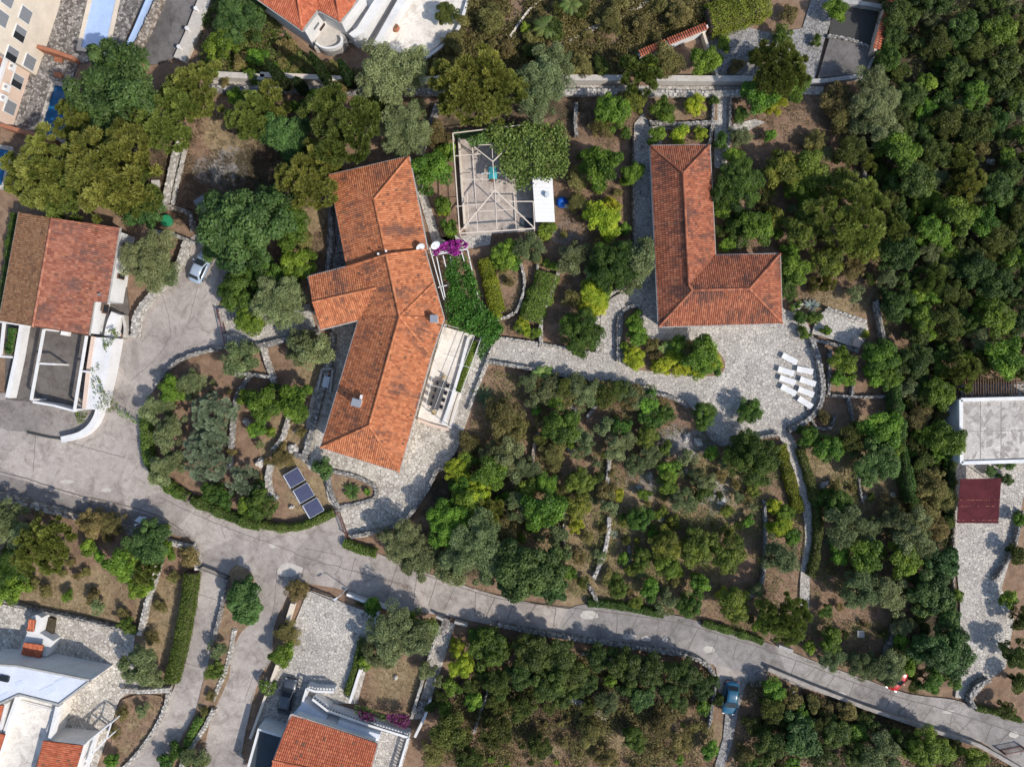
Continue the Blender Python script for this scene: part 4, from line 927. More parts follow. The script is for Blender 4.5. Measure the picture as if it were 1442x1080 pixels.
pergola('white concrete pergola over the courtyard of the two-tone house', [(62, 464, 44, 563, .24), (122, 473, 105, 577, .24), (6, 454, 1, 502, .25), (0, 502, 17, 503, .22), (0, 453, 43, 459, .24), (56, 512, 76, 513, .22), (114, 522.5, 128, 524, .2)], [(62, 464), (44, 563), (105, 577), (6, 454), (76, 513)], 2.7, 'white', .2)
# ---- apartment block, top left
A1, B1 = (80, 22), (50, 110)
hb = thing('apartment_building', 'cream apartment building with grey shuttered windows next to the pools', 'building', (*G2(20, 40), 0))
m = MB(); m.prism([G2(*p) for p in ((80, 22), (94, -30), (-80, -70), (-80, 60), (10, 92), (51, 107))], -.4, 9.6); m.build('wall', 'cream', hb)
m = MB(); m.prism([G2(*p) for p in ((44, 98), (18, 180), (-70, 150), (-70, 66))], -.4, 3.8); m.build('wall', 'pink', hb)
m = MB(); m.prism([G2(*p) for p in ((40, 104), (15, 176), (-70, 146), (-70, 72))], 3.7, 3.83); m.build('roof_terrace', 'terracotta', hb)
m = MB(); m.prism([G2(*p) for p in ((45, 97), (19, 181), (15, 180), (41, 96))], 3.75, 4.1); m.build('parapet', 'white', hb)
def wall_win(A, B, t, z, w=1.3, h=1.3, half=False, flat=False):
    a, b = Vector(G2(*A)), Vector(G2(*B)); d = (b-a).normalized(); n = Vector((-d.y, d.x))
    if n.x < 0: n = -n
    p = a+(b-a)*t+n*.04; rz = math.atan2(d.y, d.x)
    m = MB(); m.box((p.x, p.y, z), (w+.16, .1, h+.16), rz); f = m.build('window', 'white', hb)
    q = p+n*.06
    if half:
        s = q-d*(w/4); m = MB(); m.box((s.x, s.y, z), (w/2, .06, h), rz); m.build('shutter', 'shutter', f)
        s = q+d*(w/4); m = MB(); m.box((s.x, s.y, z), (w/2, .05, h), rz); m.build('pane', 'glass', f)
    else:
        for k in (-1, 1):
            s = q+d*(w/4*k); m = MB(); m.box((s.x, s.y, z), (w/2-.02, .06, h), rz); m.build('shutter', 'shutter', f)
for t, z, hf in ((.30, 4.5, False), (.58, 4.4, True), (.27, 7.5, False), (.55, 7.4, False), (.85, 1.7, False), (.9, 4.5, True)): wall_win(A1, B1, t, z, 1.5, 1.6, hf)
for t, z, hf in ((.30, 1.55, True), (.73, 1.4, False)): wall_win((44, 98), (18, 180), t, z, 1.5, 1.6, hf)
for i, (x, y) in enumerate(((18, 95), (10, 124), (6, 139))):
    c = W(x, y, 3.0); m = MB(); m.box((c[0]-.1, c[1], 3.0), (.5, .9, .7), rad(-18))
    t = thing('air_conditioner', ['white air conditioner unit highest up on the pink apartment wall', 'white air conditioner between the two upper shutters of the pink wall', 'white air conditioner lowest down on the pink apartment wall'][i], 'air conditioner', (c[0], c[1], 2.6))
    m.build('casing', 'white_metal', t); m = MB(); m.tube([(c[0]+.1, c[1], 3.36), (c[0]+.1, c[1], 3.37)], .2, 12); m.build('fan_grille', 'chrome', t)
# ---- white villa, top
vz = 5.3
vh = thing('tiled_house', 'white villa with crisp orange-red roof and rounded balcony at the top', 'house', (*G2(450, 10), 0))
roof(vh, [[(344, -14, vz), (426, 44, vz), (418, -14, 7.4), (380, -60, 7.4)], [(418, -14, 7.4), (426, 44, vz), (448, 15, vz), (446, -14, 6.6), (432, -60, 7.6)], [(446, -14, 6.6), (448, 15, vz), (479, 32, vz), (472, -14, 7.4), (460, -60, 7.8)], [(472, -14, 7.4), (479, 32, vz), (514, -14, vz), (520, -40, 5.3)]],
     [((426, 44, vz), (418, -14, 7.4)), ((479, 32, vz), (472, -14, 7.4))], PAL_F, 31, 0.95, [((344, -14, vz), (426, 44, vz)), ((426, 44, vz), (448, 15, vz)), ((448, 15, vz), (479, 32, vz)), ((479, 32, vz), (514, -14, vz))])
walls(vh, [(344, -14), (426, 44), (448, 15), (479, 32), (514, -14), (500, -90), (360, -90)], vz, 0.45, 'white')
bx, by = G2(468, 66)
m = MB(); arc = [(bx+1.75*math.cos(a), by+1.15*math.sin(a)) for a in np.linspace(rad(200), rad(385), 14)]; arc2 = [(bx+1.5*math.cos(a), by+0.9*math.sin(a)) for a in np.linspace(rad(200), rad(385), 14)]
m.prism(arc+arc2[::-1], -.3, 1.8); m.build('balcony_parapet', 'white', vh)
m = MB(); m.prism(arc, -.3, 1.1); m.build('balcony_floor', 'patch', vh)
m = MB(); m.prism([G2(*p) for p in ((446, 74), (455, 30), (484, 40), (492, 66))], -.3, 1.05); m.build('balcony_floor', 'patch', vh)
c = W(447, 33, 4.2); m = MB(); m.box((c[0]+.5, c[1]-.3, 3.9), (1.0, .1, .4), rad(55)); w_ = m.build('window', 'wood', vh); m = MB(); m.box((c[0]+.54, c[1]-.34, 3.9), (.8, .08, .26), rad(55)); m.build('pane', 'glass', w_)
low_white([(543, -25), (556, -25), (512, 46), (498, 54), (491, 48), (502, 40)], 2.6, 'rounded white garden wall next to the villa roof')
low_white([(574, -25), (588, -25), (536, 58), (525, 62)], 1.8, 'straight white garden wall along the pale villa terrace')
low_white([(512, -25), (543, -25), (500, 42), (484, 40)], 1.2, 'white side terrace under the villa eaves', 'white', 'side_terrace', 'terrace')
# ---- bottom left house
sh = thing('flat_roofed_house', 'white house with bluish flat roof and small orange tiled roofs', 'house', (*G2(50, 1000), 0))
m = MB(); fr = [W(p[0], p[1], 4.4)[:2] for p in ((-30, 933), (27, 937), (129, 957), (84, 991), (28, 977), (-30, 1004))]; m.prism(fr, -.4, 4.38); m.build('wall', 'white', sh)
m = MB(); i2 = inset(fr, .18); m.prism(i2, 4.36, 4.45); m.build('roof', 'membrane', sh)
n = len(fr); m = MB()
for i in range(n):
    a, b = Vector((*fr[i-1], 4.5)), Vector((*fr[i], 4.5)); m.beam(a, b, .22, .22)
m.build('roof_edge', 'greystone', sh)
for x, y, a, b in ((67, 972, 1.9, .9), (27, 962, 1.0, .5), (86, 958, 1.6, .4), (6, 980, 1.2, .6)):
    p = W(x, y, 4.46); m = MB(); m.box((p[0], p[1], 4.47), (a, b, .02), rad(25)); m.build('roof_patch', 'patch_blue', sh)
p = W(6, 955, 4.6); m = MB(); m.box((p[0], p[1], 4.6), (1.1, .6, .3), rad(-12)); m.build('skylight', 'glass', sh)
m = MB(); tp = [W(p[0], p[1], 2.6)[:2] for p in ((28, 978), (84, 992), (72, 1042), (62, 1043), (44, 1095), (-30, 1095), (2, 1050))]; m.prism(tp, -.4, 2.6); m.build('terrace', 'floor_white', sh)
m = MB()
for a, b in (((28, 978), (2, 1050)), ((2, 1050), (-16, 1095))): m.beam(Vector(W(*a, 3.1)), Vector(W(*b, 3.1)), .35, 1.0)
m.build('parapet', 'white', sh)
m = MB(); m.beam(Vector(W(84, 992, 3.1)), Vector(W(72, 1042, 3.1)), .35, 1.0); m.build('parapet', 'white', sh)
m = MB()
for a, b in (((22, 986), (76, 1000)), ((76, 1000), (62, 1042))): m.beam(Vector(W(*a, 2.9)), Vector(W(*b, 2.9)), .1, .1)
m.build('handrail', 'white_metal', sh)
m = MB(); m.prism([W(p[0], p[1], 3.4)[:2] for p in ((62, 1043), (118, 1049), (104, 1095), (46, 1095))], -.4, 3.3); m.build('wall', 'white', sh)
roof(sh, [[(61, 1042, 4.0), (118, 1049, 3.3), (103, 1100, 3.3), (46, 1100, 4.0)]], [], PAL_F, 41, 1.1)
roof(sh, [[(-20, 990, 4.6), (6, 993, 3.9), (0, 1018, 3.9), (-24, 1020, 4.6)]], [], PAL_F, 42, 1.1)
roof(sh, [[(-20, 1030, 4.6), (8, 1033, 3.9), (0, 1059, 3.9), (-26, 1060, 4.6)]], [], PAL_F, 43, 1.1)
m = MB(); m.prism([W(p[0], p[1], 3.9)[:2] for p in ((-30, 985), (7, 992), (-6, 1062), (-40, 1062))], -.4, 3.75); m.build('wall', 'white', sh)
pergola('white pergola beside the orange roof at the bottom corner', [(118, 1049, 157, 1017, .16), (120, 1072, 150, 1040, .16), (134, 1035, 122, 1090, .2), (157, 1017, 150, 1040, .12)], [(157, 1017), (134, 1035), (150, 1040)], 2.6, 'white', .16)
# outdoor kitchen with two tiled canopies
ok = thing('barbecue_shelter', 'white outdoor oven shelter with two little orange tiled canopies', 'barbecue', (*G2(45, 898), 0))
m = MB(); m.prism([W(p[0], p[1], 1.9)[:2] for p in ((44, 868), (52, 866), (58, 870), (53, 892), (36, 890))], -.2, 1.8); m.build('oven_body', 'white', ok)
m = MB(); m.prism([W(p[0], p[1], 1.9)[:2] for p in ((36, 890), (52, 892), (72, 904), (62, 926), (32, 921), (24, 928), (26, 914))], -.2, 1.5); m.build('oven_body', 'white', ok)
roof(ok, [[(41, 871, 2.3), (51, 873, 2.3), (48, 889, 2.0), (38, 888, 2.0)]], [], PAL_F, 44, 1.1, pitch=.2)
roof(ok, [[(34, 904, 2.3), (62, 908, 2.3), (58, 926, 1.9), (30, 921, 1.9)]], [], PAL_F, 45, 1.1, pitch=.2)
m = MB(); m.prism([W(p[0], p[1], .6)[:2] for p in ((60, 868), (76, 872), (72, 900), (58, 894))], -.2, .5); m.build('planter_box', 'ground', ok)
for a, b in (((0, 874), (13, 876)), ((13, 876), (36, 864)), ((13, 876), (9, 900)), ((0, 890), (10, 892)), ((0, 904), (6, 906))):
    pass
# ---- bottom middle house
nh = thing('tiled_house', 'house with neat brick-red tiled roof and white balustraded terraces', 'house', (*G2(460, 1050), 0))
walls(nh, [(410, 1006), (532, 1046), (514, 1110), (378, 1110)], 4.0, 0.4, 'white')
roof(nh, [[(410, 1006, 4.0), (532, 1046, 4.0), (518, 1098, 5.85), (386, 1068, 5.85)], [(386, 1068, 5.85), (518, 1098, 5.85), (508, 1150, 4.0), (364, 1130, 4.0)]], [((384, 1070, 5.85), (518, 1099, 5.85))], PAL_F, 51, 0.85, [((410, 1006, 4.0), (532, 1046, 4.0)), ((532, 1046, 4.0), (518, 1098, 5.4)), ((410, 1006, 4.0), (386, 1068, 5.4))])
low_white([(428, 988), (460, 1010), (454, 1022), (412, 1006)], 1.9, 'bluish shaded terrace block above the parked dark car', 'membrane', 'terrace_block', 'terrace')  # white masonry, the blue cast of its shade is put into the colour
low_white([(476, 1016), (535, 1034), (531, 1048), (474, 1028)], 2.4, 'bluish shaded flat porch roof along the brick-red roof', 'membrane', 'porch_roof', 'porch roof')  # white porch roof, bluish shade painted in by the base colour
low_white([(459, 1008), (478, 1014), (578, 1040), (562, 1095), (520, 1095), (533, 1046)], 0.8, 'raised stone terrace beyond the brick-red roof', 'pave', 'raised_terrace', 'terrace')
def balustrade(px, label, z0, h=0.9):
    pts = [W(p[0], p[1], z0+h) for p in px]; t = thing('balustrade', label, 'balustrade', (pts[0][0], pts[0][1], 0))
    r, ba = MB(), MB()
    for a, b in zip(pts, pts[1:]):
        a, b = Vector(a), Vector(b); r.beam(a, b, .26, .12); r.beam(a-Vector((0, 0, h-.06)), b-Vector((0, 0, h-.06)), .26, .12)
        L = (b-a).length; n = max(2, int(L/.36))
        for i in range(n+1):
            p = a+(b-a)*i/n; ba.tube([p-Vector((0, 0, h-.1)), p-Vector((0, 0, h*.6)), p-Vector((0, 0, .1))], [.05, .09, .05], 6)
    r.build('rail', 'white', t); o = ba.build('balusters', 'white', t); o['kind'] = 'stuff'
    m = MB()
    for a, b in zip(pts, pts[1:]): m.beam(Vector((a[0], a[1], z0/2-.1)), Vector((b[0], b[1], z0/2-.1)), .3, z0)
    m.build('plinth', 'white', t); return t
balustrade([(425, 992), (432, 969), (444, 973), (470, 974)], 'short white balustrade with a corner next to the parked dark car', 0.9)
balustrade([(440, 984), (462, 1001)], 'slanting white balustrade beside the entrance steps', 1.2)
balustrade([(462, 1001), (520, 1021), (575, 1038)], 'long white balustrade behind the bougainvillea', 1.0)
balustrade([(575, 1038), (566, 1068), (558, 1095)], 'white balustrade along the terrace side facing the stone steps', 1.0)
low_white([(365, 1028), (396, 1038), (384, 1095), (346, 1095)], 2.6, 'dark blue-grey flat roof with white rim below the dark car', 'slate', 'flat_roof_garage', 'garage')
slab_wall([(345, 1095), (364, 1027), (397, 1037)], 'white rim wall around the dark blue-grey garage roof', .25, 2.9, 'white')
# ---- flat roofed house on the right
fz = 3.4
rh = thing('flat_roofed_house', 'house with weathered concrete flat roof and thick white parapet', 'house', (*G2(1400, 606), 0))
m = MB(); fr = [W(p[0], p[1], fz)[:2] for p in ((1353, 563), (1480, 560), (1480, 648), (1354, 652))]; m.prism(fr, -.4, fz-.3); m.build('wall', 'white', rh)
m = MB(); m.prism(inset(fr, .1), fz-.32, fz-.2); m.build('roof', 'oldroof', rh)
m = MB()
for i in range(4): m.beam(Vector((*fr[i-1], fz-.15)), Vector((*fr[i], fz-.15)), .42, .4)
m.build('parapet', 'white', rh)
m = MB(); r_ = random.Random(5)
for x0, y0, x1, y1 in ((1381, 566, 1381, 646), (1410, 566, 1410, 646), (1358, 608, 1442, 606)): m.beam(Vector(W(x0, y0, fz-.19)), Vector(W(x1, y1, fz-.19)), .07, .03)
for k in range(60):
    x, y = r_.uniform(1360, 1445), r_.uniform(569, 644); p = W(x, y, fz-.19); n_ = r_.randint(5, 9); R = r_.uniform(.1, .8); a0 = r_.uniform(0, 3); e = r_.uniform(.25, .7)
    pl = []
    for q in range(n_*2):
        t = 6.283*q/(n_*2); rr = R*r_.uniform(.4, 1.1); u, v = rr*math.cos(t), rr*e*math.sin(t); pl.append((p[0]+u*math.cos(a0)-v*math.sin(a0), p[1]+u*math.sin(a0)+v*math.cos(a0), fz-.19+k*.0002))
    m.add(pl, [tuple(range(len(pl)))], (1, 1, 1), 0)
m.build('roof_stains', 'stain', rh)
pg = thing('pergola', 'dark slatted pergola behind the weathered flat roof', 'pergola', (*G2(1390, 550), 0))
m = MB(); m.beam(Vector(W(1354, 540, 2.6)), Vector(W(1450, 537, 2.6)), .12, .14); m.build('beam', 'wood', pg)
for k in range(21):
    x = 1359+k*3.6; m = MB(); m.beam(Vector(W(x, 531+(k % 3), 2.75)), Vector(W(x+.3, 562, 2.75)), .06, .1); m.build('slat', 'wood', pg)
for x in (1356, 1400, 1440): m = MB(); p = W(x, 540, 2.6); m.box((p[0], p[1], 1.25), (.12, .12, 2.6)); m.build('post', 'wood', pg)
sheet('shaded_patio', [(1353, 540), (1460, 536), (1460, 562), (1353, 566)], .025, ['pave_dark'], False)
# carport with red sheeting
cp = thing('carport', 'carport with dark red corrugated sheet roof in the neighbour yard', 'carport', (*G2(1378, 706), 0))
c = [Vector(W(*p, 2.7)) for p in ((1351, 674), (1409, 673), (1407, 737), (1348, 736.5))]
m = MB(); nrib = 40; vs = []
for i in range(nrib*2+1):
    f = i/(nrib*2); a = c[0].lerp(c[1], f); b = c[3].lerp(c[2], f); dz = .075 if i % 2 else 0
    vs += [a+Vector((0, 0, dz+.12)), b+Vector((0, 0, dz-.12))]
m.add(vs, [(2*i, 2*i+1, 2*i+3, 2*i+2) for i in range(nrib*2)]); m.build('roof_sheet', 'redmetal', cp)
for q in c: m = MB(); cc = c[0].lerp(c[2], .5); p = q.lerp(cc, .08); m.box((p.x, p.y, 1.2), (.1, .1, 2.7)); m.build('post', 'chrome', cp)
m = MB()
for r_y in (.48, .62, .93):
    for k in range(26):
        f = k/26+random.uniform(0, .02)
        if random.random() < .45: continue
        a = c[0].lerp(c[3], r_y).lerp(c[1].lerp(c[2], r_y), f); m.box((a.x, a.y, a.z+.12-.24*r_y+.06), (random.uniform(.08, .2), .06, .02))
m.build('fixing_strips', 'terracotta', cp)
# ---- sunken dark court (top right)
m = MB(); m.prism([G2(*p) for p in ((1172, 4), (1250, 12), (1231, 70), (1167, 52))], -.35, .04); o = m.build('sunken_court', M['dark']); o['kind'] = 'structure'
slab_wall([(1170, 2), (1210, 4), (1246, 10)], 'pale concrete rim along the far edge of the sunken court', .5, .8, 'greystone')
# ---- pools
def pool(label, px, wmat, rim='pave_warm', rimw=.5, zz=.06):
    P = [G2(*p) for p in px]; c = np.mean(P, 0); t = thing('swimming_pool', label, 'pool', (c[0], c[1], 0))
    m = MB(); m.prism(inset(P, rimw), -.3, zz); m.build('water' if wmat == 'pool_blue' else 'cover', wmat, t)
    m = MB(); I = inset(P, rimw)
    n = len(P)
    for i in range(n):
        q = [P[i-1], P[i], I[i], I[i-1]]; m.prism(q, -.3, .16)
    m.build('rim', rim, t); return t
pool('swimming pool with pale blue cover on the stone yard', [(128, -14), (171, -6), (153, 79), (108, 72)], 'pool_pale', 'cream')
pool('dark blue swimming pool half hidden by the carob tree', [(74, 114), (112, 122), (92, 205), (51, 189)], 'pool_blue', 'pave_warm')
pool('dark blue pool corner peeking out under the big pine at the edge', [(-40, 196), (20, 208), (8, 268), (-40, 262)], 'pool_blue', 'pave_warm')
# ================================================================ pergolas, furniture, vehicles, small things
zp = 2.7
pergola('white beam pergola loaded with dark green vine beside the main house', [(605, 349, 625, 421), (615, 362, 627, 419), (624, 360, 628, 376), (658, 351, 678, 438), (650, 355, 654, 369), (608, 360, 659, 351), (608, 357, 632, 354), (617, 405, 633, 401), (634, 362, 636, 373), (662, 406, 663, 408), (668, 430, 670, 436)], [(606, 350), (658, 351), (625, 421), (678, 438)], zp, 'white_metal', .11)
pergola('slim white steel pergola over the pale dining terrace', [(626, 458, 598, 577, .05), (626, 457, 679, 472, .055), (679, 472, 649, 554, .06), (649, 554, 634, 603, .06), (603, 541, 650, 554, .045), (645, 513, 664, 518, .045), (669, 472, 638, 551, .04), (638, 551, 622, 596, .04), (651, 466, 612, 575, .035), (598, 577, 634, 603, .04)],
        [(626, 457), (679, 472), (598, 577), (634, 603), (649, 554)], 2.7, 'white_metal', .07)
low = MB(); low.prism([G2(*p) for p in ((624, 460), (668, 472), (640, 598), (628, 606), (588, 590))], -.3, .3); o = low.build('dining_terrace', M['floor_white']); o['kind'] = 'structure'; PAVED.append([(624, 460), (668, 472), (640, 598), (628, 606), (588, 590)])
slab_wall([(660, 475), (648, 520), (632, 575), (624, 598)], 'low white wall along the outer side of the dining terrace', .35, .75, 'white')
slab_wall([(671, 478), (656, 528), (642, 568), (633, 600)], 'outer pale planter wall of the dining terrace', .22, .45, 'cream')
slab_wall([(588, 591), (606, 598), (632, 605)], 'rose-grey low wall at the end of the dining terrace', .35, .7, 'pink')
hedge([(669, 480), (660, 508), (652, 532), (645, 552)], 8, .7, 'narrow grassy planter strip beside the dining terrace', (0.06, 0.13, 0.012), (0.17, 0.27, 0.03), 301, 'planter_hedge', 200)
pergola('cream steel pergola frame above the concrete court with the turquoise swing', [(637.5, 188, 647.5, 329, .12), (647.5, 329, 753, 322, .12), (753, 322, 751, 284, .1), (637.5, 188, 737, 176, .1), (665, 205, 673, 327, .08), (693, 205, 694, 228, .08), (694, 228, 697, 268, .09, 3.3), (697, 268, 700, 323, .08, 3.3, 2.9), (722, 248, 727, 322, .08), (665, 205, 694, 228, .11, 2.9, 3.3), (694, 228, 712, 211, .11, 3.3, 2.9), (697, 268, 648, 327, .12, 3.3, 2.9), (697, 268, 752, 321, .12, 3.3, 2.9),
         (675, 298, 724, 295, .08), (641, 220, 677, 217, .08), (652, 253, 689, 253, .07), (717, 284, 751, 284, .1), (642, 291, 677, 288, .07), (665, 205, 693, 204, .07), (658, 270, 660, 318, .07)],
        [(637.5, 188), (647.5, 329), (753, 322), (737, 176), (665, 205), (751, 284), (722, 250)], 2.9, 'cream_metal', .11)
slab_wall([(646, 190), (650, 260), (655, 322)], 'low beige wall along the pergola court', .3, .6, 'cream')
slab_wall([(653, 317), (700, 312), (724, 309)], 'thin grey kerb step across the pergola court', .18, .1, 'greystone')
m = MB(); m.box((*G2(741, 314), .05), (1.6, 1.2, .1), rad(-4)); single(m, 'floor_mat', 'slate', 'dark mat in the corner of the pergola court', 'mat')
# garden swing with turquoise canopy
gx, gy = G2(694.5, 251); t = thing('garden_swing', 'garden swing with turquoise gabled canopy under the cream pergola', 'swing', (gx, gy, 0))
m = MB(); m.add([(gx-.5, gy-.72, 1.95), (gx+.02, gy-.72, 2.2), (gx+.52, gy-.72, 1.95), (gx-.5, gy+.72, 1.95), (gx+.02, gy+.72, 2.2), (gx+.52, gy+.72, 1.95)], [(0, 1, 4, 3), (1, 2, 5, 4)]); m.build('canopy', 'turq', t)
m = MB(); m.beam((gx-1.35, gy-.05, 2.0), (gx+1.6, gy+.05, 2.0), .07, .07); m.build('crossbar', 'white_metal', t)
for s in (-1.3, 1.55):
    for q in (-.55, .55): m = MB(); m.tube([(gx+s, gy, 2.0), (gx+s*1.05, gy+q, 0)], .035, 6); m.build('leg', 'white_metal', t)
m = MB(); m.box((gx, gy, .5), (.5, 1.3, .08)); m.build('seat', 'wood', t)
# shed, barrel, tarp, tub
t = thing('garden_shed', 'little shed with white corrugated roof at the pergola corner', 'shed', (*G2(766, 282), 0))
c = [Vector(W(*p, 2.4)) for p in ((749.5, 250), (778, 249), (781.5, 312.5), (754, 313))]
m = MB(); m.prism([(p.x, p.y) for p in [q.lerp(c[0].lerp(c[2], .5), .1) for q in c]], -.2, 2.2); m.build('wall', 'greystone', t)
m = MB(); vs = []; nr = 34
for i in range(nr*2+1):
    f = i/(nr*2); a = c[0].lerp(c[3], f); b = c[1].lerp(c[2], f); dz = .035 if i % 2 else 0
    vs += [a+Vector((0, 0, dz+.08)), b+Vector((0, 0, dz-.08))]
m.add(vs, [(2*i+1, 2*i, 2*i+2, 2*i+3) for i in range(nr*2)]); m.build('roof_sheet', 'white_metal', t)
p = W(770.5, 274, 2.9); m = MB(); m.tube([(p[0], p[1], 2.45), (p[0], p[1], 2.5), (p[0], p[1], 2.95), (p[0], p[1], 3.0)], [.28, .31, .31, .27], 14); single(m, 'water_barrel', 'dishgrey', 'grey-blue barrel standing on the white shed roof', 'barrel')
def lump(px, py, rx, ry, h, rz, seed, rough=.25, z0=0.0, n=22, k=9):
    m = MB(); x, y, _ = W(px, py, h/2); vs = []
    for i in range(k):
        ph = math.pi/2*i/(k-1)
        for j in range(n):
            a = 6.283*j/n; d = Vector((math.cos(a)*math.cos(ph), math.sin(a)*math.cos(ph), math.sin(ph)))
            s = 1+rough*mnoise.noise(d*1.6+Vector((seed*3.1, 0, 0)))+rough*.6*mnoise.noise(d*4+Vector((0, seed, 0)))
            u, v, w = d.x*rx*s, d.y*ry*s, d.z*h*s; vs.append((x+u*math.cos(rz)-v*math.sin(rz), y+u*math.sin(rz)+v*math.cos(rz), z0-.1+w))
    m.add(vs, [(i*n+j, i*n+(j+1) % n, (i+1)*n+(j+1) % n, (i+1)*n+j) for i in range(k-1) for j in range(n)], (.45, .42, .38)); return m
single(lump(793, 285, .95, .7, .75, rad(-25), 3, .3), 'covered_boat', 'bluetarp', 'bulky load under a shiny blue tarpaulin next to the white shed', 'tarpaulin', None, True)
p = G2(236.5, 312); m = MB(); m.tube([(p[0], p[1], -.1), (p[0], p[1], .5), (p[0], p[1], .55)], [.66, .75, .7], 18, cap=False); t = thing('garden_tub', 'round green plastic tub in the walled soil bed', 'tub', (p[0], p[1], 0)); m.build('tub_side', 'greentub', t)
m = MB(); m.tube([(p[0], p[1], .40), (p[0], p[1], .48)], .70, 18); m.build('lid', 'greentub', t)
t = thing('water_tank', 'slate-blue covered box half hidden by the big carob', 'tank', (*G2(283, 290), 0))
m = MB(); m.prism([W(q[0], q[1], 1.3)[:2] for q in ((273, 283), (286, 275), (294, 293), (283, 301))], -.1, 1.2); m.build('tank_body', 'slate', t)
m = MB(); m.prism([W(q[0], q[1], 1.35)[:2] for q in ((272, 283), (286, 274), (295, 293), (283, 302))], 1.2, 1.32); m.build('lid', 'shutter', t)
# solar panels
def solar():
    t = thing('solar_panel', 'blue solar panel at the upper end of the three', 'solar panel', (0, 0, 0), 'solar panels on the brown slope')
    m = MB(); m.box((0, 0, .8), (1.95, 1.72, .04)); m.build('cells', 'pv', t)
    m = MB()
    for a, b in (((-1, -.9), (1, -.9)), ((1, -.9), (1, .9)), ((1, .9), (-1, .9)), ((-1, .9), (-1, -.9))): m.beam((*a, .81), (*b, .81), .045, .06)
    m.build('frame', 'alu', t)
    m = MB(); m.tube([(-1.03, -.9, .87), (-1.03, .9, .87)], .065, 8); m.build('tank_tube', 'alu', t)
    for sx in (-.85, .85):
        for sy in (-.7, .7): m = MB(); m.box((sx, sy, .35), (.06, .06, .9)); m.build('leg', 'alu', t)
    return t
def copy_tree(o, parent=None):
    c = o.copy(); COL.objects.link(c)
    if parent: c.parent = parent
    for ch in o.children: copy_tree(ch, c)
    return c
base = solar(); LB = ['blue solar panel at the uphill end of the three', 'blue solar panel in the middle of the three', 'blue solar panel at the end of the three nearer to the road']
for i, q in enumerate(((414.5, 672.5), (428, 694), (441.5, 715))):
    o = base if i == 0 else copy_tree(base); x, y, _ = W(*q, .8); o.location = (x, y, 0); o.rotation_euler = (0, 0, rad(30)); o['label'] = LB[i]
# sun loungers
def lounger():
    t = thing('sun_lounger', 'white sun lounger', 'sun lounger', (0, 0, 0), 'white sun loungers on the stone terrace')
    m = MB()
    for s in (-.33, .33): m.beam((-.55, s, .33), (.98, s, .33), .05, .06)
    for k in range(15): m.box((-.5+k*.105, 0, .355), (.095, .62, .025))
    m.build('frame', 'white_metal', t)
    m = MB()
    for k in range(6): m.box((-.56-k*.09, 0, .37+k*.02), (.085, .64, .028))
    m.beam((-.52, -.33, .35), (-1.06, -.33, .47), .05, .05); m.beam((-.52, .33, .35), (-1.06, .33, .47), .05, .05); m.build('backrest', 'white_metal', t)
    for sx in (-.5, .85):
        for sy in (-.3, .3): m = MB(); m.box((sx, sy, .17), (.06, .06, .34)); m.build('leg', 'white_metal', t)
    for s in (-.37, .37): m = MB(); m.box((.72, s, .12), (.2, .05, .2)); m.build('wheel', 'white_metal', t)
    return t
base = lounger()
LG = [(1112, 505.5, -27, 'white sun lounger standing alone at the top of the group'), (1107, 523, -17, 'white sun lounger first below the lone one, left column'), (1133.5, 521.5, -10, 'white sun lounger at the top of the outer column by the parapet'), (1109, 535.5, -18, 'white sun lounger in the middle of the inner column'), (1137.5, 537.5, -18, 'white sun lounger second in the outer column by the parapet'),
      (1110.5, 549.5, -27, 'white sun lounger at the bottom of the inner column'), (1135, 552, -21, 'white sun lounger third in the outer column by the parapet'), (1134, 567, -32, 'white sun lounger at the very bottom of the outer column')]
for i, (x, y, a, lb) in enumerate(LG):
    o = base if i == 0 else copy_tree(base); X, Y, _ = W(x, y, .35); o.location = (X, Y, .03); o.rotation_euler = (0, 0, rad(a)); o['label'] = lb
# dining table and chairs
tx, ty, _ = W(618.5, 556, .75); ang = rad(73)
t = thing('dining_table', 'long dark dining table on the pale terrace', 'table', (tx, ty, .3))
m = MB(); m.box((tx, ty, 1.03), (3.7, .95, .05), ang); m.build('table_top', 'table', t)
for sx in (-1.6, 1.6):
    for sy in (-.35, .35): m = MB(); m.box((tx+sx*math.cos(ang)-sy*math.sin(ang), ty+sx*math.sin(ang)+sy*math.cos(ang), .65), (.08, .08, .72), ang); m.build('leg', 'table', t)
def chair(mat):
    t = thing('dining_chair', 'chair', 'chair', (0, 0, 0), 'dining chairs round the dark table')
    m = MB(); m.box((0, 0, .45), (.48, .48, .06)); m.build('seat', mat, t)
    m = MB(); m.box((-.24, 0, .72), (.06, .48, .5)); m.build('backrest', mat, t)
    for sx in (-.2, .2):
        for sy in (-.2, .2): m = MB(); m.box((sx, sy, .22), (.04, .04, .44)); m.build('leg', mat, t)
    return t
dk = chair('table'); first = True
for k in range(4):
    for s in (-1, 1):
        u = -1.35+k*.9; v = s*.64
        o = dk if first else copy_tree(dk); first = False
        o.location = (tx+u*math.cos(ang)-v*math.sin(ang), ty+u*math.sin(ang)+v*math.cos(ang), .3); o.rotation_euler = (0, 0, ang-rad(90)*s)
        o['label'] = f"dark dining chair {['lowest', 'second lowest', 'third lowest', 'topmost'][k]} along the {'house' if s > 0 else 'planter'} side of the table"
tn = chair('tan')
for i, u in enumerate((2.25, -2.25)):
    o = tn if i == 0 else copy_tree(tn); o.location = (tx+u*math.cos(ang), ty+u*math.sin(ang), .3); o.rotation_euler = (0, 0, ang+(rad(180) if u > 0 else 0)); o['label'] = ('tan wicker chair at the vine end of the dark table', 'tan wicker chair at the open end of the dark table')[i]
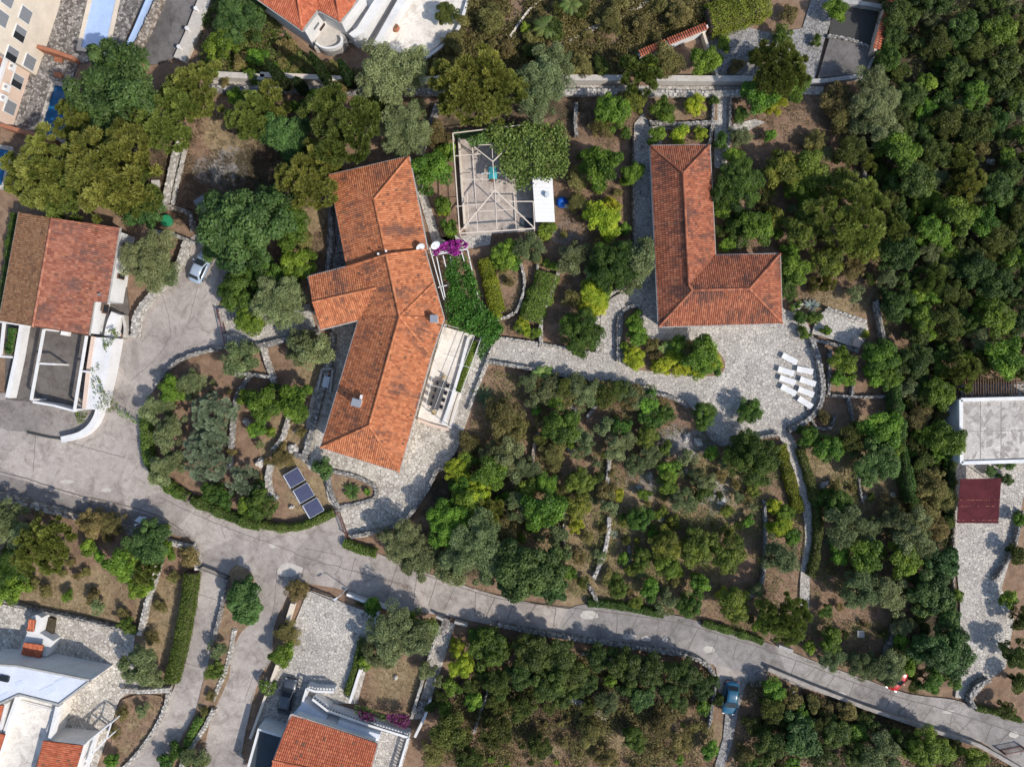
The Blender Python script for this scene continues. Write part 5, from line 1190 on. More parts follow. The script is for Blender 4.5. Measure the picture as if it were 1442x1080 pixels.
# vehicles
def car(label, col, px, py, deg, name='parked_car', L=4.2, wd=1.75):
    x, y, _ = W(px, py, .8); t = thing(name, label, 'car', (0, 0, 0)); pm = paint(name+' paint', col)
    st = [(-.5, .62, .55, .42), (-.485, .86, .80, .30), (-.40, .95, .92, .24), (-.2, 1.0, .95, .2), (.1, 1.0, .95, .2), (.24, .99, .93, .22), (.38, .95, .84, .24), (.47, .84, .72, .3), (.5, .6, .55, .42)]
    m = MB(); vs = []; k = 10
    for f, w, zt, zb in st:
        X = f*L; hw = w*wd/2
        vs += [(X, -hw*.9, zb), (X, -hw, zb+.14), (X, -hw, zt-.16), (X, -hw*.93, zt-.04), (X, -hw*.5, zt+.02), (X, hw*.5, zt+.02), (X, hw*.93, zt-.04), (X, hw, zt-.16), (X, hw, zb+.14), (X, hw*.9, zb)]
    n = len(st); fs = [(i*k+j, (i+1)*k+j, (i+1)*k+(j+1) % k, i*k+(j+1) % k) for i in range(n-1) for j in range(k)]
    fs += [tuple(range(k)), tuple(range((n-1)*k, n*k))[::-1]]
    m.add(vs, fs)
    cab = [(-.40, .80, .93), (-.27, .70, 1.40), (-.12, .72, 1.46), (.04, .70, 1.43), (.26, .80, .95)]
    vs = []
    for f, w, z in cab:
        hw = w*wd/2; vs += [(f*L, -wd/2*.9, .90), (f*L, -hw, z), (f*L, -hw*.6, z+.03), (f*L, hw*.6, z+.03), (f*L, hw, z), (f*L, wd/2*.9, .90)]
    m.add(vs, [(i*6+j, (i+1)*6+j, (i+1)*6+j+1, i*6+j+1) for i in range(4) for j in range(5)])
    m.build('body', pm, t, True)
    def quad(nm, a, b, out):
        m = MB(); pts = [Vector(p)+Vector(out) for p in (*a, *b)]; m.add(pts, [(0, 1, 2, 3)]); m.build(nm, 'glass', t)
    h = wd/2
    quad('windshield', ((.245*L, -h*.74, 1.0), (.06*L, -h*.64, 1.42)), ((.06*L, h*.64, 1.42), (.245*L, h*.74, 1.0)), (.02, 0, .04))
    quad('rear_window', ((-.385*L, -h*.72, 1.02), (-.285*L, -h*.62, 1.37)), ((-.285*L, h*.62, 1.37), (-.385*L, h*.72, 1.02)), (-.02, 0, .04))
    for s in (-1, 1):
        quad('side_window', ((.2*L, s*h*.875, 1.0), (.04*L, s*h*.745, 1.38)), ((-.25*L, s*h*.745, 1.36), (-.35*L, s*h*.87, 1.0)), (0, s*.03, .0))
        m = MB(); m.box((.16*L, s*(h+.1), .98), (.12, .2, .12)); m.build('mirror', pm, t)
        m = MB(); m.box((.475*L, s*h*.68, .64), (.12, .3, .14)); m.build('headlight', 'chrome', t)
        m = MB(); m.box((-.485*L, s*h*.7, .68), (.08, .28, .16)); m.build('taillight', 'redmetal', t)
        for fx in (-.3, .31):
            m = MB(); m.tube([(fx*L, s*(h-.2), .32), (fx*L, s*(h-.01), .32)], .32, 14); w_ = m.build('wheel', 'black', t)
            m = MB(); m.tube([(fx*L, s*(h-.02), .32), (fx*L, s*(h+.01), .32)], .19, 10); m.build('rim', 'chrome', w_)
    t.location = (x, y, .02); t.rotation_euler = (0, 0, rad(deg)); return t
car('light silver-blue car parked with its front under the big carob', (.30, .36, .44), 281, 377, 66, L=3.9)
car('dark grey car parked beside the white balustrade', (.055, .062, .075), 404, 981, 77, L=4.5)
car('metallic blue car at the end of the gravel track', (.008, .085, .15), 1029, 983, -98, L=4.1)
car('red car almost hidden under the olives by the lower road', (.42, .008, .01), 1265, 951, -116, L=4.0)
# gates, posts, lamps, bins
def gate(px, label, h, mat, rails=7):
    a, b = Vector(W(*px[0], h)), Vector(W(*px[1], h)); t = thing('metal_gate', label, 'gate', (a.x, a.y, 0)); dz = Vector((0, 0, 1))
    m = MB(); m.beam(a, b, .07, .07); m.beam(a-dz*(h-.12), b-dz*(h-.12), .07, .07); m.build('frame', mat, t)
    m = MB(); n = int((b-a).length/.16)
    for i in range(n+1): p = a.lerp(b, i/n); m.beam(p-dz*(h-.1), p, .035, .035)
    m.build('bars', mat, t)
    for p in (a, b): m = MB(); m.box((p.x, p.y, h/2), (.14, .14, h+.2)); m.build('post', mat, t)
gate(((306, 437), (317, 487)), 'rust brown sliding gate between the parking and front path', 1.2, 'rust')
gate(((475, 722), (487, 756)), 'brown gate where the house terrace meets the road', 1.2, 'rust')
gate(((279, 800), (318, 815)), 'black iron driveway gate beside the clipped hedge', 1.3, 'dark')
gate(((436, 832), (470, 846)), 'low dark gate of the front yard', 1.0, 'dark')
gate(((1416, 1062), (1446, 1056)), 'red-brown barrier at the far end of the lower road', 1.0, 'rust')
def lamp(px_base, px_top, h, label):
    x, y, _ = W(*px_base, 0); t = thing('lamp_post', label, 'lamp post', (x, y, 0))
    m = MB(); m.tube([(x, y, -.2), (x, y, h)], [.07, .05], 8); m.build('pole', 'dishgrey', t)
    m = MB(); m.tube([(x, y, h), (x-.4, y-.25, h+.15)], .035, 6); m.build('arm', 'dishgrey', t)
    m = MB(); m.box((x-.6, y-.38, h+.16), (.55, .2, .1), rad(32)); m.build('lamp_head', 'dishgrey', t)
lamp((489, 827), (480, 838), 3.2, 'slim pale lamp post by the low dark yard gate')
p = W(197, 731, 1.0); t = thing('waste_bin', 'pale grey lidded bin on the wall side of the wide road', 'bin', (p[0], p[1], 0))
m = MB(); m.prism([W(q[0], q[1], .9)[:2] for q in ((190, 733), (196, 728), (204, 729), (204, 733), (196, 735))], 0, .85); m.build('bin_body', 'chrome', t)
m = MB(); m.prism([W(q[0], q[1], .95)[:2] for q in ((189, 733), (196, 727), (205, 728), (205, 733), (196, 736))], .85, .97); m.build('lid', 'dishgrey', t)
def post(px, py, label, h=.9, r=.12, mat='white', z0=0, group=None):
    x, y, _ = W(px, py, h); m = MB(); m.tube([(x, y, z0-.2), (x, y, h-.05), (x, y, h)], [r, r, r*.8], 10); m.tube([(x, y, h-.02), (x, y, h+.06)], [r*1.35, r*1.2], 10)
    return single(m, 'bollard', mat, label, 'bollard', group)
for x, y, lb in ((275.5, 12, 'white bollard at the uphill end of the parking lot rim'), (263, 40, 'white bollard in the middle of the parking lot rim'), (251.5, 66, 'white bollard at the lower end of the parking lot rim')): post(x, y, lb, 1.1, .2)
for x, y, lb in ((190.5, 739, 'tiny white post beside the pale grey bin'), (923, 925, 'white marker post on the grey roadside wall'), (1117.5, 974, 'white marker post on the concrete parapet below the round pine'), (1302, 1037, 'white marker post on the concrete parapet below the red car')): post(x, y, lb, 1.2, .11)
p = G2(558, 42); m = MB(); m.tube([(p[0], p[1], 0), (p[0], p[1], .25), (p[0], p[1], .6), (p[0], p[1], .75)], [.3, .48, .44, .34], 16); t = thing('terracotta_urn', 'round brown urn on the pale villa terrace', 'urn', (p[0], p[1], 0)); m.build('urn_body', 'terracotta', t)
m = MB(); m.tube([(p[0], p[1], .72), (p[0], p[1], .76)], .3, 12); m.build('soil', 'wood', t)
for i, q in enumerate(((82, 84), (82, 105))):
    x, y, _ = W(*q, .4); t = thing('garden_bench', ('reddish wooden bench next to the terracotta coped wall', 'reddish wooden bench next to the dark blue pool')[i], 'bench', (x, y, 0))
    m = MB()
    for k in range(4): m.box((x, y-.3+k*.16, .42), (1.0, .13, .04), rad(-12))
    m.build('seat', 'terracotta', t)
    for s in (-.4, .4): m = MB(); m.box((x+s, y-.05-s*.2, .2), (.08, .5, .4), rad(-12)); m.build('leg', 'wood', t)
m = MB(); x, y, _ = W(1205, 483, .5); t = thing('stone_bench', 'pinkish stone block seat on the stone platform', 'bench', (x, y, .3)); m.box((x, y, .55), (.75, .9, .5), rad(-15)); m.build('block', 'pink', t); m = MB(); m.box((x, y, .83), (.85, 1.0, .06), rad(-15)); m.build('cap', 'pink', t)
m = MB(); x, y, _ = W(1213, 893, .5); t = thing('well_cover', 'pale square concrete cover in the red soil above the road', 'cover', (x, y, 0)); m.box((x, y, .15), (.75, .75, .4)); m.build('base', 'greystone', t); m = MB(); m.box((x, y, .38), (.85, .85, .06)); m.build('lid', 'greystone', t)
m = MB(); x, y, _ = W(219, 259, .3); t = thing('well_cover', 'pale square concrete cover left of the stepped wall', 'cover', (x, y, 0)); m.box((x, y, .15), (.9, .8, .3)); m.build('base', 'patch', t); m = MB(); m.box((x, y, .33), (1.0, .9, .05)); m.build('lid', 'patch', t)
# outdoor sink / fountain west of the main house
t = thing('outdoor_sink', 'stone basin with white slab beside the retaining wall of the main house', 'sink', (*G2(459, 534), 0))
m = MB()
for a, b in (((455, 520), (470, 519)), ((470, 519), (466, 552)), ((455, 520), (448, 552))): m.beam(Vector(W(*a, .5)), Vector(W(*b, .5)), .25, 1.1)
m.build('basin_wall', 'greystone', t)
m = MB(); m.prism([W(q[0], q[1], 1.0)[:2] for q in ((456.5, 529), (465, 531), (461.5, 546.5), (453, 544.5))], .8, .95); m.build('slab', 'dishgrey', t)
p = W(463.5, 526, .9); m = MB(); m.tube([(p[0], p[1], .4), (p[0], p[1], .9)], [.16, .2], 10); m.build('pot', 'terracotta', t)
# steps
def steps(px_a, px_b, wid, n, h0, h1, label, mat='pave'):
    a, b = Vector((*G2(*px_a), 0)), Vector((*G2(*px_b), 0)); d = (b-a)/n; rz = math.atan2(d.y, d.x); m = MB(); mats = M[mat]
    for i in range(n):
        c = a+d*(i+.5); z = h0+(h1-h0)*(i+1)/n; m.box((c.x, c.y, z/2-.1), (d.length*.98, wid, z+.2), rz)
    return single(m, 'stone_steps', mats, label, 'steps')
steps((346, 440), (312, 445), 1.6, 9, .06, .8, 'broad stone steps behind the rust brown gate, upper flight')
steps((342, 478), (318, 480), 1.6, 7, .06, .6, 'broad stone steps behind the rust brown gate, lower flight')
steps((623, 893), (630, 868), .9, 6, .1, .9, 'dark narrow steps from the shaded road down to the stone walk', 'pave_dark')
steps((594, 1006), (600, 985), 1.2, 6, .1, .6, 'stone steps near the magenta bougainvillea at the bottom', 'pave_dark')
steps((181, 458), (180, 472), 1.0, 4, .1, .5, 'narrow concrete steps between white house and curving stone wall', 'court')
c = G2(885, 452); m = MB()
for i in range(6):
    a0, a1 = rad(105+i*14), rad(105+(i+1)*14); h = .09*(6-i)
    m.prism([(c[0]+R*math.cos(a), c[1]+R*math.sin(a)) for R, a in ((1.4, a0), (3.5, a0), (3.5, a1), (1.4, a1))], -.2, .03+h)
single(m, 'stone_steps', 'pave', 'fan of quarter-turn stone steps beside the lime shrubs', 'steps')
# rocks
for i, (x, y, a, b, h, lb) in enumerate([(412, 632, 9, 7, .7, 'big pale boulder at the end of the ochre bed'), (366, 651, 6, 7, .6, 'pale boulder beside the dark bush left of the panels'), (410, 714, 4, 3, .4, 'small pale rock in shade just left of the solar panels'), (417, 607, 5, 2.5, .2, 'flat pale slab in the ochre bed'), (346, 594, 6, 5, .4, 'pale boulder beside the long thin wall'), (968, 616, 8, 5, .5, 'pale limestone outcrop under the terrace parapet, larger part'), (985, 624, 8, 6, .5, 'pale limestone outcrop under the terrace parapet, outer part'),
      (805, 630, 5, 8, .5, 'grey rock outcrop between two garden olives'), (902, 688, 4, 7, .4, 'pale rock near the yellowish shrub'), (915, 670, 5, 5, .4, 'grey rock among the garden olives'), (1018, 705, 7, 6, .5, 'pale rock with a dark hollow in the dry garden'), (1008, 680, 4, 8, .4, 'long grey rock in the dry garden'), (1049, 700, 3, 8, .4, 'grey rock row beside the dry garden wall'), (965, 665, 6, 5, .4, 'pale rock beside the pale olive'), (1162, 683, 7, 4, .5, 'pale rock arch behind the clipped path hedge'),
      (1218, 700, 4, 3, .3, 'small pale rock in the dry meadow'), (1258, 697, 4, 4, .4, 'pale boulder beside the climbing hedge'), (1280, 52, 3, 8, .5, 'bright white rock in the forest clearing'), (1397, 227, 7, 4, .4, 'pale rubble patch in the forest'), (604, 972, 4, 4, .4, 'pale boulder by the long stone steps'), (557, 955, 4, 3, .3, 'dark ringed stones in the olive garden'), (946, 792, 5, 3, .3, 'grey rock in the lower garden'), (930, 730, 5, 6, .3, 'grey flat rock beside the dark round bush'), (1126, 870, 3, 4, .3, 'pale rock beside the round pine by the road')]):
    single(lump(x, y, a*MPP, b*MPP, h, random.uniform(0, 3), i, .55, 0, 14, 6), 'rock', 'rock', lb, 'rock', 'rocks')
# ================================================================ hedges, vines, ground cover
GA, GB = (0.05, 0.10, 0.015), (0.15, 0.23, 0.04)
hedge([(203, 588), (204, 620), (208, 650), (220, 672), (240, 690), (262, 702)], 14, 1.5, 'leafy hedge along the bend between parking and wide road', GA, GB, 101)
hedge([(268, 704), (300, 718), (335, 733), (365, 741)], 13, 1.2, 'leafy hedge above the road under the silvery trees', GA, GB, 102)
hedge([(366, 739), (395, 744), (425, 741), (452, 730), (470, 722)], 11, 1.0, 'low hedge curving below the solar panels', GA, GB, 103)
hedge([(483, 765), (505, 774), (530, 780)], 12, 1.0, 'short dark hedge below the house terrace gate', GA, GB, 104)
hedge([(828, 850), (860, 852), (905, 860), (935, 866)], 10, .8, 'ragged low hedge at the road edge above the pale patch', GA, GB, 105)
hedge([(990, 878), (1030, 890), (1075, 904)], 9, .8, 'thin green hedge strip on the upper edge of the lower road', GA, GB, 106)
hedge([(267, 808), (262, 850), (252, 905), (238, 962)], 19, 1.7, 'long clipped olive-green hedge along the gated driveway', (0.075, 0.11, 0.015), (0.18, 0.21, 0.035), 107, 'hedge', 260, rag=.1)
hedge([(682, 364), (690, 395), (697, 425), (702, 441)], 20, 1.3, 'lime-yellow clipped hedge beside the vine pergola', (0.15, 0.19, 0.012), (0.36, 0.37, 0.03), 108, 'hedge', 260, rag=.15)
hedge([(772, 384), (766, 405), (755, 428), (747, 452)], 32, 1.4, 'wide green hedge between brown bed and slim pale wall', (0.08, 0.14, 0.015), (0.22, 0.30, 0.05), 109)
hedge([(1101, 626), (1108, 655), (1118, 690), (1128, 722)], 15, 1.1, 'golden-green hedge on the inner side of the garden path', (0.13, 0.16, 0.012), (0.33, 0.33, 0.03), 110)
hedge([(1128, 632), (1142, 675), (1151, 710), (1154, 745), (1150, 785), (1143, 812)], 12, 1.1, 'clipped olive hedge on the outer side of the garden path', (0.065, 0.085, 0.018), (0.15, 0.16, 0.035), 111)
hedge([(1247, 485), (1254, 510), (1262, 545), (1267, 590), (1274, 640), (1287, 708)], 13, 2.4, 'tall ivy-green hedge fence running down the plot boundary', (0.035, 0.08, 0.012), (0.11, 0.19, 0.035), 112)
hedge([(20, 300), (12, 350), (6, 400), (0, 445)], 12, 1.5, 'leafy hedge behind the two-tone roof', GA, GB, 113)
hedge([(17, 462), (14, 480), (11, 498)], 14, 1.0, 'bright green hedge boxed inside white pergola beams', (0.05, 0.11, 0.015), (0.13, 0.22, 0.04), 114)
hedge([(281, 1010), (268, 1035), (262, 1050)], 10, 1.2, 'dark green hedge piece on the lower planted island', GA, GB, 115)
hedge([(1344, 640), (1341, 680), (1340, 730)], 9, 1.8, 'dark overgrown hedge by the red carport', (0.02, 0.045, 0.01), (0.07, 0.11, 0.025), 117)
hedge([(1375, 998), (1405, 1004), (1440, 1016)], 8, .8, 'green hedge strip at the road by the neighbour yard entrance', GA, GB, 118)
hedge([(640, 188), (690, 184), (737, 178)], 8, 1.6, 'green screen hedge along the top of the pergola court', (0.03, 0.09, 0.03), (0.08, 0.18, 0.05), 119)
hedge([(1000, 25), (1040, 14), (1080, -6)], 42, 2.2, 'broad yellow-green hedge at the top above the gravel drive', (0.09, 0.14, 0.012), (0.26, 0.31, 0.04), 120)
hedge([(500, 848), (520, 854), (530, 858)], 7, .5, 'small dry planting strip behind the white yard wall', (0.06, 0.06, 0.02), (0.14, 0.13, 0.05), 121)
hedge([(508, 905), (500, 940), (488, 978)], 9, .9, 'green strip hedge on the olive side of the thin white wall', GA, GB, 122)
def field_thing(poly, z, n, l, w, a, b, seed, label, name='climbing_vine', cat='vine', **k):
    o = leaf_field(poly, z, n, l, w, a, b, seed, name=name, excl=False, **k)
    c = np.mean([W(p[0], p[1], z)[:2] for p in poly], 0); rebase(o, (c[0], c[1], 0)); return tag(o, label, cat)
VA, VB = (0.04, 0.12, 0.010), (0.13, 0.27, 0.035)
VP = [(630, 362), (652, 358), (668, 395), (680, 432), (700, 450), (708, 464), (690, 484), (676, 472), (650, 463), (632, 456), (628, 430), (634, 405), (626, 386), (633, 375)]
field_thing(VP, 2.75, 13000, .28, .17, VA, VB, 201, 'dense dark green vine roof over the white beam pergola', thick=.5, lumps=.35, jit=2)
field_thing([(678, 468), (706, 462), (702, 478), (688, 490), (678, 508), (672, 500), (676, 484)], 1.2, 1300, .26, .15, (0.03, .08, .012), (.09, .18, .03), 202, 'trailing green vine spilling over the end of the dining terrace', thick=.5, lumps=.3)
field_thing([(692, 180), (735, 176), (790, 178), (797, 205), (795, 248), (778, 250), (750, 250), (748, 262), (728, 262), (722, 250), (708, 240), (706, 215), (690, 200)], 3.0, 9000, .34, .24, (0.075, .14, .018), (.25, .34, .08), 203, 'broad-leaved grape vine carpet covering the corner of the pergola court', thick=.6, lumps=.75, clump=.6, jit=4)
field_thing([(656, 196), (680, 186), (695, 190), (700, 200), (680, 203), (664, 208)], 2.9, 500, .28, .18, (0.05, .10, .015), (.17, .25, .06), 204, 'thin vine sprays at the far corner of the pergola court', thick=.3, lumps=.6)
field_thing([(609, 351), (620, 345), (632, 339), (650, 337), (659, 344), (653, 354), (641, 361), (630, 355), (612, 360)], 2.75, 2600, .22, .17, (.20, .012, .12), (.44, .045, .29), 205, 'magenta bougainvillea over the end of the white beam pergola', 'bougainvillea', 'bougainvillea', thick=.5, lumps=.5, clump=1.6)
field_thing([(545, 1003), (575, 1006), (578, 1018), (570, 1026), (552, 1018), (544, 1012)], 1.4, 700, .2, .15, (.09, .015, .05), (.22, .04, .14), 206, 'magenta bougainvillea beside the long white balustrade, bigger bush', 'bougainvillea', 'bougainvillea', thick=.5, lumps=.3, clump=2)
field_thing([(506, 1000), (524, 1004), (530, 1016), (514, 1016), (504, 1010)], 1.3, 380, .2, .15, (.09, .015, .05), (.20, .04, .12), 207, 'magenta bougainvillea patch at the dark end of the long balustrade', 'bougainvillea', 'bougainvillea', thick=.5, lumps=.25, clump=2)
field_thing([(500, 992), (540, 1000), (575, 1004), (560, 1016), (520, 1012), (500, 1004)], .9, 900, .2, .12, GA, GB, 208, 'green tangle under the bougainvillea by the balustrade', 'creeper', 'creeper', thick=.4, lumps=.6)
field_thing([(143, 470), (160, 462), (170, 470), (160, 480), (150, 498), (146, 492)], 2.4, 420, .2, .13, (.07, .11, .02), (.18, .22, .05), 209, 'creeper sprawling over the upper part of the white terrace slab', 'creeper', 'creeper', thick=.3, lumps=.7)
field_thing([(128, 516), (140, 512), (140, 530), (148, 552), (168, 566), (165, 582), (145, 580), (132, 575), (128, 540)], 2.3, 620, .2, .13, (.06, .10, .02), (.17, .21, .05), 210, 'creeper trailing down the lower part of the white terrace slab', 'creeper', 'creeper', thick=.4, lumps=.8)
field_thing([(105, 580), (124, 578), (120, 594), (110, 597)], 1.2, 260, .2, .13, (.06, .10, .02), (.2, .23, .05), 211, 'round creeper clump at the foot of the curved driveway wall', 'creeper', 'creeper', thick=.3, lumps=.3)
field_thing([(165, 574), (185, 583), (203, 590), (200, 600), (180, 592), (164, 584)], .9, 330, .2, .13, GA, GB, 212, 'creeper strip linking driveway wall and bend hedge', 'creeper', 'creeper', thick=.3, lumps=.5)
# uncountable ground cover
def stuff(o): o['kind'] = 'stuff'; return o
stuff(leaf_field([(600, -20), (1010, -20), (1000, 40), (905, 80), (900, 108), (585, 108), (596, 84), (645, 50)], .3, 46000, .34, .14, (.075, .08, .018), (.25, .23, .07), 401, .4, .5, .7, 'bramble_thicket', .35, base=0))
stuff(leaf_field([(280, 90), (286, -20), (345, -20), (425, 70), (445, 90), (590, 108), (290, 106)], .3, 17000, .34, .14, (.065, .09, .018), (.21, .24, .055), 402, .4, .45, .7, 'bramble_thicket', .4, base=0))
stuff(leaf_field([(1240, -20), (1480, -20), (1480, 540), (1345, 545), (1340, 900), (1290, 720), (1262, 540), (1235, 420), (1225, 200), (1215, 110)], .5, 36000, .32, .13, (.04, .055, .011), (.13, .15, .035), 403, .6, .6, .7, 'undergrowth', .3, base=0))
stuff(leaf_field([(590, 1100), (612, 1040), (690, 890), (820, 920), (1000, 945), (1010, 1100)], .3, 24000, .3, .12, (.07, .07, .018), (.25, .21, .075), 404, .45, .8, .7, 'undergrowth', .3, base=0))
stuff(leaf_field([(600, 1100), (640, 1000), (720, 980), (800, 990), (880, 1000), (1000, 985), (1010, 1100)], .12, 16000, .2, .06, (.16, .10, .045), (.42, .30, .15), 414, .15, .8, .5, 'dry_grass', .3, base=0))
stuff(leaf_field([(1030, 1100), (1050, 960), (1085, 955), (1250, 1015), (1440, 1085), (1440, 1110)], .4, 13000, .3, .12, (.035, .045, .014), (.12, .115, .04), 405, .5, .7, .7, 'undergrowth', .3, base=0))
stuff(leaf_field([(690, 520), (900, 560), (990, 600), (1100, 620), (1240, 600), (1262, 640), (1285, 720), (1270, 960), (1090, 900), (840, 846), (600, 800), (640, 660)], .05, 30000, .16, .05, (.15, .11, .055), (.42, .33, .18), 406, .10, .9, .5, 'dry_grass', .45, base=-.03))
stuff(leaf_field([(690, 520), (900, 560), (990, 600), (1100, 620), (1240, 600), (1262, 640), (1285, 720), (1270, 960), (1090, 900), (840, 846), (600, 800), (640, 660)], .16, 46000, .24, .09, (.085, .10, .02), (.26, .27, .075), 407, .3, .8, .6, 'undergrowth', .3, base=-.03))
stuff(leaf_field([(-20, 720), (220, 760), (275, 780), (262, 880), (190, 890), (-20, 840)], .05, 9000, .16, .05, (.12, .085, .045), (.36, .27, .15), 408, .1, .9, .5, 'dry_grass', .5, base=-.03))
stuff(leaf_field([(200, 180), (450, 130), (470, 380), (300, 420), (290, 330), (230, 310)], .08, 16000, .22, .08, (.07, .06, .025), (.2, .16, .08), 409, .15, .9, .5, 'undergrowth', .4, base=-.03))
stuff(leaf_field([(690, 340), (800, 140), (1260, 120), (1230, 440), (1110, 440), (1100, 350), (1010, 355), (905, 200), (890, 400), (800, 480), (690, 470)], .08, 30000, .22, .08, (.06, .055, .022), (.2, .155, .08), 410, .16, .9, .5, 'undergrowth', .35, base=-.03))
stuff(leaf_field([(220, 545), (320, 500), (450, 470), (440, 600), (470, 720), (380, 735), (220, 670)], .05, 6000, .15, .05, (.13, .085, .045), (.34, .24, .13), 411, .1, .9, .5, 'dry_grass', .6, base=-.03))
stuff(leaf_field([(505, 940), (600, 930), (590, 1000), (500, 1000)], .05, 2500, .15, .05, (.15, .10, .05), (.34, .25, .14), 412, .08, .5, .5, 'dry_grass', .6, base=-.03))
stuff(leaf_field([(150, 1095), (158, 1040), (172, 985), (228, 980), (222, 1010), (200, 1050), (170, 1090)], .22, 1200, .18, .06, (.09, .075, .03), (.25, .2, .1), 413, .1, .7, .5, 'dry_grass', .8, base=.1, excl=False))
def weeds(lines, n, spread, l, w, cA, cB, seed):
    r = np.random.default_rng(seed); C = []
    for ln in lines:
        pts = resample(catmull([G2(*p) for p in ln], 5), .25)
        for q in pts:
            m = max(0, int(n*.25*(.5+mnoise.noise(Vector((q[0]*.5, q[1]*.5, seed)))*2.2)))
            for _ in range(m): C.append((q[0]+r.normal(0, spread), q[1]+r.normal(0, spread), .05+abs(r.normal(0, .12))))
    C = np.array(C); m = len(C); N = r.normal(0, .6, (m, 3))+np.array((0, 0, .6)); N /= np.linalg.norm(N, axis=1, keepdims=True); D = np.cross(N, r.normal(size=(m, 3))); t = r.uniform(0, 1, m)[:, None]
    me = leaf_mesh('weeds', C, D, N, l*r.uniform(.6, 1.4, m), w*r.uniform(.6, 1.4, m), (np.array(cA)*(1-t)+np.array(cB)*t)*r.uniform(.7, 1.3, m)[:, None])
    o = bpy.data.objects.new('weeds', me); COL.objects.link(o); o['kind'] = 'stuff'
weeds([[(700, 893), (760, 905), (830, 917), (900, 927), (960, 936), (1000, 955)], [(1085, 952), (1140, 975), (1220, 1006), (1300, 1033), (1380, 1060)]], 60, .45, .2, .06, (.12, .07, .03), (.36, .21, .09), 501)
weeds([[(720, 884), (800, 896), (880, 908), (950, 920)], [(228, 728), (262, 750), (278, 770)], [(100, 696), (175, 713)], [(826, 852), (905, 862), (1008, 885)], [(1081, 908), (1221, 960), (1343, 988), (1441, 1019)], [(330, 884), (318, 940), (300, 990)], [(352, 1000), (366, 955), (384, 930)], [(560, 795), (700, 838), (790, 857)]], 26, .16, .14, .05, (.10, .075, .03), (.30, .19, .08), 502)
weeds([[(203, 580), (205, 640), (222, 676), (262, 705), (330, 732), (386, 743), (442, 734), (474, 720)], [(300, 337), (330, 395), (308, 430)], [(682, 510), (735, 520), (790, 532), (850, 546), (900, 554), (955, 566)], [(1160, 548), (1155, 510)], [(843, 494), (843, 446), (872, 406)]], 40, .3, .18, .08, (.05, .07, .015), (.17, .18, .05), 503)
weeds([[(10, 556), (8, 590), (12, 606), (0, 600)], [(190, 700), (200, 720), (222, 728)], [(480, 800), (560, 822), (640, 845)], [(420, 818), (440, 824)]], 22, .2, .12, .05, (.16, .08, .04), (.34, .18, .09), 504)
